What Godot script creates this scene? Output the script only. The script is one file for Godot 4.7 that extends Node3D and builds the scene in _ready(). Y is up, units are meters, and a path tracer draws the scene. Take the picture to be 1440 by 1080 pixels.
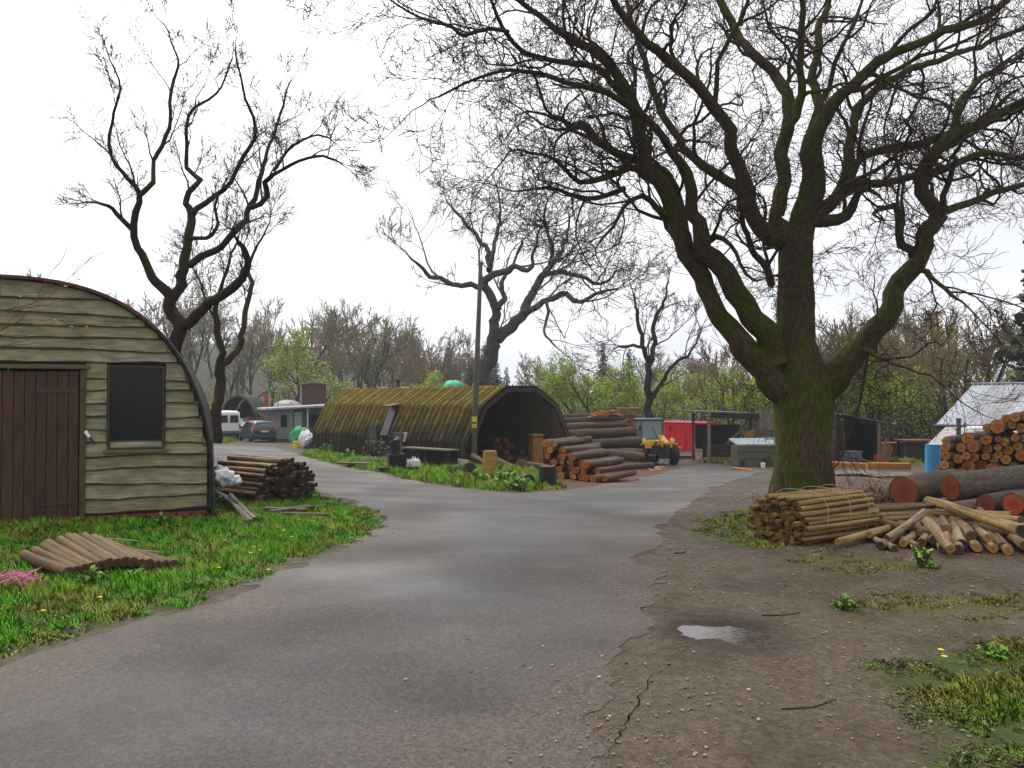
extends Node3D
# A rainy forestry yard: timber hut, mossy corrugated hut, old bare oak and stacks of logs.

const F := 1158.0
const PITCH := 0.01727
const EYE := Vector3(0, 1.65, 0)

var rng := RandomNumberGenerator.new()
var noise := FastNoiseLite.new()
var names := {}
var M := {}
var T := {}
var zones := {}


class MB:
	var v := PackedVector3Array()
	var n := PackedVector3Array()
	var u := PackedVector2Array()
	var c := PackedColorArray()
	var ix := PackedInt32Array()

	func tri(a: Vector3, b: Vector3, d: Vector3, col: Color) -> void:
		var k := v.size()
		var nn := (b - a).cross(d - a).normalized()
		v.append(a); v.append(b); v.append(d)
		for q in 3:
			n.append(nn); c.append(col)
		u.append(Vector2(0, 0)); u.append(Vector2(1, 0)); u.append(Vector2(1, 1))
		ix.append(k); ix.append(k + 2); ix.append(k + 1)

	func quad(a: Vector3, b: Vector3, d: Vector3, e: Vector3, col: Color) -> void:
		var k := v.size()
		var nn := (b - a).cross(d - a)
		if nn.length_squared() < 1e-14:
			nn = (d - a).cross(e - a)
		nn = nn.normalized()
		v.append(a); v.append(b); v.append(d); v.append(e)
		for q in 4:
			n.append(nn); c.append(col)
		u.append(Vector2(0, 0)); u.append(Vector2(1, 0)); u.append(Vector2(1, 1)); u.append(Vector2(0, 1))
		ix.append(k); ix.append(k + 2); ix.append(k + 1)
		ix.append(k); ix.append(k + 3); ix.append(k + 2)

	# a box with chamfered edges; b holds its axes
	func box(at: Vector3, size: Vector3, ch := 0.006, col := Color.WHITE, b := Basis.IDENTITY) -> void:
		var h := size * 0.5
		ch = minf(ch, minf(h.x, minf(h.y, h.z)) * 0.6)
		for ax in 3:
			var a1 := (ax + 1) % 3
			var a2 := (ax + 2) % 3
			for s in [-1.0, 1.0]:
				var p := []
				for q in [[-1, -1], [1, -1], [1, 1], [-1, 1]]:
					var w := Vector3.ZERO
					w[ax] = s * h[ax]
					w[a1] = q[0] * (h[a1] - ch) * s
					w[a2] = q[1] * (h[a2] - ch)
					p.append(at + b * w)
				quad(p[0], p[1], p[2], p[3], col)
			if ch > 0.0:
				for s1 in [-1.0, 1.0]:
					for s2 in [-1.0, 1.0]:
						var e0 := Vector3.ZERO
						var e1 := Vector3.ZERO
						e0[a1] = s1 * h[a1]; e0[a2] = s2 * (h[a2] - ch)
						e1[a1] = s1 * (h[a1] - ch); e1[a2] = s2 * h[a2]
						var l := Vector3.ZERO
						l[ax] = h[ax] - ch
						if s1 * s2 > 0:
							quad(at + b * (e0 - l), at + b * (e1 - l), at + b * (e1 + l), at + b * (e0 + l), col)
						else:
							quad(at + b * (e1 - l), at + b * (e0 - l), at + b * (e0 + l), at + b * (e1 + l), col)

	func tube(p: PackedVector3Array, r: PackedFloat32Array, k: int, col: Color, ends := false, ur := 1.0, vr := 1.0) -> void:
		var first := v.size()
		var m := p.size()
		var d := (p[1] - p[0]).normalized()
		var nr := Vector3.UP.cross(d)
		if nr.length_squared() < 0.05:
			nr = Vector3.RIGHT.cross(d)
		var along := 0.0
		for j in m:
			d = (p[mini(j + 1, m - 1)] - p[maxi(j - 1, 0)]).normalized()
			nr = (nr - d * nr.dot(d)).normalized()
			var bn := d.cross(nr)
			if j:
				along += p[j].distance_to(p[j - 1])
			for s in k + 1:
				var an := TAU * s / k
				var o := nr * cos(an) + bn * sin(an)
				v.append(p[j] + o * r[j]); n.append(o); c.append(col)
				u.append(Vector2(ur * s / k, along * vr))
		for j in m - 1:
			for s in k:
				var a := first + j * (k + 1) + s
				var e := a + k + 1
				ix.append(a); ix.append(e + 1); ix.append(a + 1)
				ix.append(a); ix.append(e); ix.append(e + 1)
		if ends:
			disc(p[0], (p[0] - p[1]).normalized(), r[0], k, col)
			disc(p[m - 1], (p[m - 1] - p[m - 2]).normalized(), r[m - 1], k, col)

	func disc(at: Vector3, nn: Vector3, r: float, k: int, col: Color, turn := 0.0) -> void:
		var e1 := nn.cross(Vector3.UP)
		if e1.length_squared() < 0.05:
			e1 = nn.cross(Vector3.RIGHT)
		e1 = e1.normalized()
		var e2 := nn.cross(e1)
		var f := v.size()
		v.append(at); n.append(nn); c.append(col); u.append(Vector2(0.5, 0.5))
		for s in k + 1:
			var an := TAU * s / k
			v.append(at + (e1 * cos(an) + e2 * sin(an)) * r)
			n.append(nn); c.append(col); u.append(Vector2(0.5 + 0.48 * cos(an + turn), 0.5 + 0.48 * sin(an + turn)))
		for s in k:
			ix.append(f); ix.append(f + 2 + s); ix.append(f + 1 + s)

	# a smooth sheet of rows x cols points
	func sheet(p: Array, col: Array, smooth := true) -> void:
		var rows: int = p.size()
		var cols: int = p[0].size()
		if not smooth:
			for j in rows - 1:
				for s in cols - 1:
					quad(p[j][s], p[j][s + 1], p[j + 1][s + 1], p[j + 1][s], col[j][s])
			return
		var f := v.size()
		for j in rows:
			for s in cols:
				var a: Vector3 = p[j][mini(s + 1, cols - 1)] - p[j][maxi(s - 1, 0)]
				var b: Vector3 = p[mini(j + 1, rows - 1)][s] - p[maxi(j - 1, 0)][s]
				var nn := a.cross(b)
				if nn.length_squared() < 1e-16:
					nn = p[j][s] - p[rows / 2][0].lerp(p[rows / 2][cols / 2], 0.5)
				v.append(p[j][s]); n.append(nn.normalized()); c.append(col[j][s])
				u.append(Vector2(float(s) / (cols - 1), float(j) / (rows - 1)))
		for j in rows - 1:
			for s in cols - 1:
				var a := f + j * cols + s
				ix.append(a); ix.append(a + cols + 1); ix.append(a + 1)
				ix.append(a); ix.append(a + cols); ix.append(a + cols + 1)

	func mesh(mat: Material) -> ArrayMesh:
		var am := ArrayMesh.new()
		if v.is_empty():
			return am
		var a := []
		a.resize(Mesh.ARRAY_MAX)
		a[Mesh.ARRAY_VERTEX] = v
		a[Mesh.ARRAY_NORMAL] = n
		a[Mesh.ARRAY_TEX_UV] = u
		a[Mesh.ARRAY_COLOR] = c
		a[Mesh.ARRAY_INDEX] = ix
		am.add_surface_from_arrays(Mesh.PRIMITIVE_TRIANGLES, a)
		am.surface_set_material(0, mat)
		return am


# ---------- places ----------
func ray(px: float, py: float) -> Vector3:
	return Vector3((px - 720.0) / F, (540.0 - py) / F, -1.0).rotated(Vector3.RIGHT, PITCH)

func at(px: float, py: float, d: float) -> Vector3:
	var r := ray(px, py)
	return EYE + r * (d / -r.z)

func spot(px: float, py: float) -> Vector3:
	var r := ray(px, py)
	var t := 2.0
	var last := t
	while t < 400.0:
		var p := EYE + r * t
		if p.y < gy(p.x, p.z):
			break
		last = t
		t *= 1.02
	for i in 18:
		var m := (last + t) * 0.5
		var p := EYE + r * m
		if p.y < gy(p.x, p.z):
			t = m
		else:
			last = m
	return EYE + r * t

func bowl(x: float, z: float) -> float:
	var q := Vector2(x - puddle.x, (z - puddle.z) * 1.05)
	q.x *= 0.92
	var a := q.angle()
	var rr := 0.29 + 0.05 * sin(a * 2.0 + 0.6) + 0.03 * sin(a * 5.0 + 1.0) + noise.get_noise_2d(x * 30.0, z * 30.0) * 0.16
	return -0.045 * smoothstep(rr * 1.25, rr * 0.45, q.length())

var puddle := Vector3(1.535, 0, -5.93)

func gy(x: float, z: float) -> float:
	var d := maxf(-z, 0.0)
	var a := clampf(x / maxf(d, 6.0), -0.5, 0.5)
	var s := clampf(0.046 + 0.05 * a, 0.02, 0.056)
	var e := d - 11.0
	var soft := (e + sqrt(e * e + 9.0)) * 0.5
	var cap := clampf(37.0 - 45.0 * a, 27.0, 52.0)
	soft = soft / pow(1.0 + pow(soft / cap, 6.0), 1.0 / 6.0)
	var y := -s * soft
	y += 13.0 * smoothstep(80.0, 190.0, d) * smoothstep(15.0, -60.0, x)
	y += 5.0 * smoothstep(110.0, 260.0, d)
	y += noise.get_noise_2d(x * 1.6, z * 1.6) * 0.05 + noise.get_noise_2d(x * 12.0, z * 12.0) * 0.003
	if d > 4.0 and d < 8.0 and x > 0.5 and x < 2.6:
		y += bowl(x, z)
	return y

func on(p: Vector3, dy := 0.0) -> Vector3:
	return Vector3(p.x, gy(p.x, p.z) + dy, p.z)


# ---------- things ----------
func numbered(called: String) -> String:
	if names.has(called):
		names[called] += 1
		return "%s_%03d" % [called, names[called]]
	names[called] = 0
	return called

func tag(o: Node, label: String, category: String, group := "", kind := "") -> void:
	if label: o.set_meta("label", label)
	if category: o.set_meta("category", category)
	if group: o.set_meta("group", group)
	if kind: o.set_meta("kind", kind)

func thing(called: String, label: String, category: String, where := Vector3.ZERO, turn := 0.0, group := "") -> Node3D:
	var o := Node3D.new()
	o.name = numbered(called)
	add_child(o)
	o.position = where
	o.rotation.y = turn
	tag(o, label, category, group)
	return o

func put(called: String, mb: MB, mat: Material, parent: Node = null) -> MeshInstance3D:
	var o := MeshInstance3D.new()
	o.mesh = mb.mesh(mat)
	if parent:
		o.name = called
		parent.add_child(o, true)
	else:
		o.name = numbered(called)
		add_child(o)
	return o

func part_box(called: String, parent: Node, where: Vector3, size: Vector3, mat: Material, ch := 0.006, b := Basis.IDENTITY, col := Color.WHITE) -> MeshInstance3D:
	var mb := MB.new()
	mb.box(where, size, ch, col, b)
	return put(called, mb, mat, parent)

func part_tube(called: String, parent: Node, p: Array, r: float, mat: Material, k := 8, col := Color.WHITE) -> MeshInstance3D:
	var mb := MB.new()
	var rr := PackedFloat32Array()
	for q in p: rr.append(r)
	mb.tube(PackedVector3Array(p), rr, k, col, true, 1.0, 2.0)
	return put(called, mb, mat, parent)

const ORD := ["first", "second", "third", "fourth", "fifth", "sixth", "seventh", "eighth", "ninth", "tenth", "eleventh", "twelfth", "thirteenth", "fourteenth", "fifteenth", "sixteenth", "seventeenth", "eighteenth"]


# ---------- colours and materials ----------
# a base colour from what the photograph shows in plain daylight
func C(r: float, g: float, b: float, k := 0.95) -> Color:
	var c := Color(r / 255.0, g / 255.0, b / 255.0).srgb_to_linear()
	return Color(c.r * k, c.g * k, c.b * k)

func vary(c: Color, k: float) -> Color:
	var f := 1.0 + rng.randf_range(-k, k)
	return Color(c.r * f * (1.0 + rng.randf_range(-k, k) * 0.25), c.g * f, c.b * f * (1.0 + rng.randf_range(-k, k) * 0.25))

# several seamless noises added up, stretched along one side, spread to lo..hi
func gray(sd: int, layers: Array, lo: float, hi: float, side := 512, gamma := 1.0) -> Image:
	var sum := PackedFloat32Array()
	sum.resize(side * side)
	var wsum := 0.0
	for l in layers:
		var f := FastNoiseLite.new()
		f.seed = sd
		sd += 7
		f.frequency = l.f
		f.noise_type = l.get("t", FastNoiseLite.TYPE_SIMPLEX_SMOOTH)
		f.fractal_octaves = l.get("o", 3)
		if l.has("cell"):
			f.noise_type = FastNoiseLite.TYPE_CELLULAR
			f.cellular_return_type = l.cell
			f.fractal_type = FastNoiseLite.FRACTAL_NONE
		var im := f.get_seamless_image(maxi(8, side / int(l.get("sx", 1))), maxi(8, side / int(l.get("sy", 1))))
		if im.get_width() != side or im.get_height() != side:
			im.resize(side, side, Image.INTERPOLATE_CUBIC)
		im.convert(Image.FORMAT_L8)
		var b := im.get_data()
		var w: float = l.w
		wsum += absf(w)
		for i in b.size():
			sum[i] += (b[i] / 255.0 if w > 0 else 1.0 - b[i] / 255.0) * absf(w)
	var out := PackedByteArray()
	out.resize(side * side)
	for i in sum.size():
		var x := clampf((sum[i] / wsum - 0.5) * 1.5 + 0.5, 0.0, 1.0)
		out[i] = int(255.0 * lerpf(lo, hi, pow(x, gamma)))
	return Image.create_from_data(side, side, false, Image.FORMAT_L8, out)

func tex(im: Image) -> ImageTexture:
	return ImageTexture.create_from_image(im)

func mat(called: String, rough := 0.8, t: Texture2D = null, scale := Vector3.ONE, relief := 0.0, tri := true, spec := 0.5) -> StandardMaterial3D:
	var m := StandardMaterial3D.new()
	m.resource_name = called
	m.vertex_color_use_as_albedo = true
	m.roughness = rough
	m.metallic_specular = spec
	if t:
		m.albedo_texture = t
		m.uv1_triplanar = tri
		m.uv1_scale = scale
		if relief > 0.0:
			m.heightmap_enabled = true
			m.heightmap_texture = t
			m.heightmap_scale = relief
	M[called] = m
	return m

func flat(called: String, col: Color, rough := 0.6, metal := 0.0, t: Texture2D = null, scale := Vector3.ONE) -> StandardMaterial3D:
	var m := mat(called, rough, t, scale)
	m.albedo_color = col.linear_to_srgb()
	m.metallic = metal
	return m

func materials() -> void:
	T.speck = tex(gray(11, [{"f": 0.35, "w": 0.8, "o": 2}, {"f": 0.12, "w": 1.0, "cell": FastNoiseLite.RETURN_CELL_VALUE}, {"f": 0.25, "w": 0.8, "cell": FastNoiseLite.RETURN_CELL_VALUE}], 0.3, 1.0, 1024, 0.8))
	T.gravel = tex(gray(23, [{"f": 0.05, "w": 1.0, "cell": FastNoiseLite.RETURN_CELL_VALUE}, {"f": 0.11, "w": 0.9, "cell": FastNoiseLite.RETURN_CELL_VALUE}, {"f": 0.3, "w": 0.9, "o": 2}, {"f": 0.25, "w": 0.8, "cell": FastNoiseLite.RETURN_CELL_VALUE}], 0.55, 1.0, 1024, 1.0))
	T.bark = tex(gray(37, [{"f": 0.05, "w": 1.0, "sy": 5, "o": 4}, {"f": 0.12, "w": 0.5, "o": 2}, {"f": 0.015, "w": 0.5}], 0.32, 1.0, 512, 0.75))
	T.grain = tex(gray(41, [{"f": 0.07, "w": 1.0, "sy": 16, "o": 3}, {"f": 0.02, "w": 0.6, "sy": 4}, {"f": 0.15, "w": 0.25, "o": 2}], 0.5, 1.0))
	T.grainx = tex(gray(43, [{"f": 0.07, "w": 1.0, "sx": 16, "o": 3}, {"f": 0.02, "w": 0.6, "sx": 4}, {"f": 0.15, "w": 0.4, "o": 2}], 0.62, 1.0))
	T.blotch = tex(gray(53, [{"f": 0.02, "w": 1.0, "o": 5}, {"f": 0.12, "w": 0.35, "o": 2}], 0.55, 1.0))
	T.soft = tex(gray(57, [{"f": 0.015, "w": 1.0, "o": 4}], 0.8, 1.0))
	T.wetg = tex(gray(61, [{"f": 0.012, "w": 1.0, "o": 4}, {"f": 0.2, "w": 0.3, "o": 2}], 0.5, 0.95))
	# rings of a cut log
	var f := FastNoiseLite.new()
	f.frequency = 0.02
	var ri := Image.create(256, 256, false, Image.FORMAT_RGB8)
	for y in 256:
		for x in 256:
			var p := Vector2(x - 128, y - 122)
			var r := p.length() + f.get_noise_2d(x, y) * 7.0
			var k := 0.82 + 0.12 * sin(r * 0.62 + f.get_noise_2d(x * 2.0, y * 2.0) * 2.0) + 0.12 * f.get_noise_2d(x * 5.0, y * 5.0)
			var ang := p.angle()
			k -= 0.25 * smoothstep(0.985, 1.0, cos(ang * 3.0 + f.get_noise_2d(r, 9.0) * 2.0)) * smoothstep(8.0, 40.0, r)
			var heart := smoothstep(70.0, 40.0, r)
			var c := Color(1.0, 0.97, 0.9).lerp(Color(0.9, 0.72, 0.6), heart)
			if r > 116.0: c = c.lerp(Color(0.35, 0.27, 0.22), smoothstep(116.0, 121.0, r))
			ri.set_pixel(x, y, Color(clampf(c.r * k, 0, 1), clampf(c.g * k, 0, 1), clampf(c.b * k, 0, 1)))
	T.rings = tex(ri)

	var m := mat("earth", 0.8, T.gravel, Vector3.ONE * 0.62, 0.8)
	m.uv1_world_triplanar = true
	m.metallic_specular = 0.3
	m.roughness_texture = T.wetg
	m.roughness = 1.0
	m = mat("asphalt", 1.0)
	m.roughness_texture = tex(gray(59, [{"f": 0.012, "w": 1.0, "o": 4}, {"f": 0.006, "w": 0.8, "o": 2}], 0.2, 0.78, 1024, 0.6))
	m.uv1_triplanar = true
	m.uv1_world_triplanar = true
	m.uv1_scale = Vector3(1.0 / 30.0, 1.0, 1.0 / 22.0)
	m.detail_enabled = true
	m.detail_albedo = T.speck
	m.detail_blend_mode = BaseMaterial3D.BLEND_MODE_MUL
	m.detail_uv_layer = BaseMaterial3D.DETAIL_UV_2
	m.uv2_triplanar = true
	m.uv2_world_triplanar = true
	m.uv2_scale = Vector3.ONE * 0.47
	m = mat("tree_bark", 0.85, T.bark, Vector3.ONE, 3.0, false, 0.3)
	m = mat("twig", 0.8, null, Vector3.ONE, 0.0, false, 0.3)
	m = mat("log_bark", 0.75, T.bark, Vector3.ONE, 1.6, false)
	m = mat("peeled", 0.65, T.grainx, Vector3.ONE, 0.25, false)
	m = mat("cut_wood", 0.7, T.rings, Vector3.ONE, 0.0, false)
	mat("board", 0.75, T.grainx, Vector3(0.7, 2.0, 2.0), 0.25)
	mat("board_up", 0.75, T.grain, Vector3(2.0, 0.7, 2.0), 0.25)
	mat("cladding", 0.8, T.grainx, Vector3(0.55, 1.3, 1.3), 0.3)
	var cl: StandardMaterial3D = M.cladding
	cl.detail_enabled = true
	cl.detail_albedo = tex(gray(71, [{"f": 0.012, "w": 1.0, "o": 5}, {"f": 0.03, "w": 0.6, "sx": 3, "o": 3}], 0.66, 1.0, 512, 0.75))
	cl.detail_blend_mode = BaseMaterial3D.BLEND_MODE_MUL
	cl.detail_uv_layer = BaseMaterial3D.DETAIL_UV_2
	cl.uv2_triplanar = true
	cl.uv2_scale = Vector3(0.4, 0.9, 0.9)
	mat("sheeting", 0.85, T.blotch, Vector3.ONE * 0.8, 0.5)
	mat("tin", 0.5, T.blotch, Vector3.ONE * 0.5, 0.1)
	mat("brick_clay", 0.85, T.blotch, Vector3.ONE * 3.0, 0.3)
	mat("paint", 0.4, T.soft, Vector3.ONE * 0.6)
	mat("plain", 0.7)
	mat("gloss", 0.15)
	mat("rubber", 0.8)
	mat("stone", 0.7)
	m = mat("leaf", 0.55, null, Vector3.ONE, 0.0, false, 0.3)
	m.backlight_enabled = true
	m.backlight = Color(0.25, 0.32, 0.08)
	m = mat("blade", 0.5, null, Vector3.ONE, 0.0, false, 0.35)
	m.backlight_enabled = true
	m.backlight = Color(0.2, 0.3, 0.05)
	var g := StandardMaterial3D.new()
	g.resource_name = "window_glass"
	g.transparency = BaseMaterial3D.TRANSPARENCY_ALPHA
	g.albedo_color = Color(0.03, 0.035, 0.04, 0.6)
	g.roughness = 0.1
	g.metallic_specular = 0.4
	M.glass = g
	var cg := StandardMaterial3D.new()
	cg.resource_name = "car_glass"
	cg.albedo_color = Color(0.10, 0.13, 0.15)
	cg.roughness = 0.05
	M.car_glass = cg
	var w := StandardMaterial3D.new()
	w.resource_name = "puddle_water"
	w.albedo_color = C(60, 52, 45).linear_to_srgb()
	w.roughness = 0.06
	w.heightmap_enabled = true
	w.heightmap_texture = T.soft
	w.heightmap_scale = 0.25
	w.uv1_triplanar = true
	w.uv1_world_triplanar = true
	w.uv1_scale = Vector3(1.2, 1.2, 4.0)
	M.water = w
	var chrome := StandardMaterial3D.new()
	chrome.albedo_color = Color(0.6, 0.6, 0.62)
	chrome.metallic = 0.9
	chrome.roughness = 0.35
	M.metal = chrome


func _ready() -> void:
	rng.seed = 4711
	noise.seed = 5
	noise.frequency = 0.1
	noise.fractal_octaves = 3
	var cam := Camera3D.new()
	cam.name = "camera"
	cam.position = EYE
	cam.rotation.x = PITCH
	cam.fov = rad_to_deg(2.0 * atan(540.0 / F))
	cam.near = 0.05
	cam.far = 1500.0
	add_child(cam)
	cam.current = true

	var env := Environment.new()
	env.background_mode = Environment.BG_SKY
	env.tonemap_mode = Environment.TONE_MAPPER_LINEAR
	env.tonemap_exposure = 1.65
	env.sdfgi_enabled = true
	env.ssao_enabled = true
	env.ssil_enabled = true
	env.fog_enabled = true
	env.fog_density = 0.0008
	env.fog_light_color = Color(0.92, 0.95, 1.0)
	env.sky = Sky.new()
	var pano := PanoramaSkyMaterial.new()
	pano.panorama = overcast()
	env.sky.sky_material = pano
	var we := WorldEnvironment.new()
	we.name = "sky"
	we.environment = env
	add_child(we)

	var sun := DirectionalLight3D.new()
	sun.name = "sun"
	sun.light_energy = 0.3
	sun.light_color = Color(1.0, 0.96, 0.9)
	sun.light_angular_distance = 25.0
	sun.shadow_enabled = true
	add_child(sun)
	sun.look_at_from_position(Vector3.ZERO, -SUN)

	materials()
	regions()
	ground()
	timber_hut()
	mossy_hut()
	far_left_yard()
	sheds()
	right_building()
	big_oak()
	traced_trees()
	background_trees()
	log_stack()
	big_logs()
	middle_logs()
	trunks()
	stakes()
	pole_heap()
	left_piles()
	hut_front()
	yard_things()
	loader()
	cars()
	grass()
	plants()
	small_things()

const SUN := Vector3(-0.32, 0.82, -0.47)

# a white overcast sky, brightest round the hidden sun, as a panorama
func overcast() -> ImageTexture:
	var im := Image.create(512, 256, false, Image.FORMAT_RGBF)
	var f := FastNoiseLite.new()
	f.seed = 9
	f.frequency = 1.1
	f.fractal_octaves = 4
	var s := SUN.normalized()
	for y in 256:
		var th := PI * (y + 0.5) / 256.0
		for x in 512:
			var ph := TAU * (x + 0.5) / 512.0
			var dir := Vector3(sin(th) * sin(ph), cos(th), -sin(th) * cos(ph))
			var g := exp(-pow(dir.angle_to(s) / 0.8, 2.0))
			var q := dir / (absf(dir.y) + 0.35)
			var k := 0.57 + 0.9 * g + 0.2 * f.get_noise_3dv(q)
			if dir.y < 0.0:
				k = lerpf(k, 0.3, smoothstep(0.0, -0.1, dir.y))
			im.set_pixel(x, y, Color(k * lerpf(0.97, 1.0, g), k * lerpf(0.99, 0.985, g), k * lerpf(1.035, 0.985, g)))
	return ImageTexture.create_from_image(im)


# ---------- the ground ----------
func outline(px: Array) -> PackedVector2Array:
	var out := PackedVector2Array()
	for q in px:
		if q.size() == 3:
			out.append(Vector2(q[0], q[1]))       # already metres
		else:
			var p := spot(q[0], q[1])
			out.append(Vector2(p.x, p.z))
	return out

func inside(poly: PackedVector2Array, box: Rect2, p: Vector2) -> float:
	if not box.has_point(p):
		return -3.0
	var best := 1e9
	var m := poly.size()
	for i in m:
		var a := poly[i]
		var e := poly[(i + 1) % m] - a
		var t := clampf((p - a).dot(e) / e.length_squared(), 0.0, 1.0)
		best = minf(best, (p - a - e * t).length_squared())
	best = sqrt(best)
	return best if Geometry2D.is_point_in_polygon(p, poly) else -best

func zone(called: String, px: Array) -> void:
	var poly := outline(px)
	var b := Rect2(poly[0], Vector2.ZERO)
	for p in poly: b = b.expand(p)
	zones[called] = [poly, b.grow(1.5)]

func z_in(called: String, x: float, z: float) -> float:
	return inside(zones[called][0], zones[called][1], Vector2(x, z))

func regions() -> void:
	zone("road", [[-8, 4, 0], [-5.2, -2.0, 0], [0, 938], [70, 915], [250, 865], [400, 806], [500, 768], [545, 742], [528, 718], [480, 701], [430, 690], [370, 676], [300, 655], [230, 640], [230, 624], [310, 626], [380, 629], [425, 640], [480, 656], [560, 670], [640, 686], [720, 694], [800, 690], [880, 678], [945, 661], [1000, 651], [1060, 654], [1075, 664], [1010, 684], [965, 712], [930, 745], [905, 790], [925, 850], [900, 910], [860, 980], [820, 1080], [0.9, -1.0, 0], [1.2, 4, 0]])
	zone("verge", [[-9.0, -2.2, 0], [-5.4, -3.0, 0], [0, 930], [60, 908], [250, 852], [400, 795], [500, 760], [540, 738], [522, 717], [470, 703], [440, 697], [400, 688], [300, 680], [-5.0, -18.5, 0], [-14, -19, 0], [-16, -6, 0]])
	zone("island", [[425, 640], [500, 659], [560, 671], [640, 684], [700, 691], [790, 688], [775, 668], [690, 660], [600, 655], [520, 648], [437, 634]])
	zone("van_verge", [[296, 624], [330, 622], [332, 614], [300, 610]])
	zone("tree_verge", [[982, 748], [990, 730], [1040, 716], [1075, 716], [1085, 745], [1120, 772], [1060, 772], [1010, 760]])
	zone("corner_verge", [[1240, 935], [1300, 915], [1400, 905], [1480, 900], [1600, 1000], [1600, 1150], [1440, 1085], [1340, 1080], [1290, 1010]])
	zone("thin_verge", [[1180, 848], [1260, 832], [1480, 830], [1480, 872], [1300, 872], [1200, 862]])
	zone("strip_verge", [[1100, 785], [1180, 775], [1310, 790], [1300, 805], [1180, 812]])
	zone("far_verge", [[985, 650], [1040, 656], [1045, 648], [990, 642]])
	zone("shed_verge", [[1230, 652], [1300, 652], [1300, 632], [1230, 634]])
	zone("chips", [[745, 690], [800, 693], [890, 684], [960, 664], [950, 655], [860, 664], [760, 668]])
	zone("timber_yard", [[1095, 690], [1180, 672], [1300, 672], [1440, 690], [1480, 790], [1240, 770], [1120, 740]])

# grid points: fine near the camera, coarse far away
var gx := []
var gz := []

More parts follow.
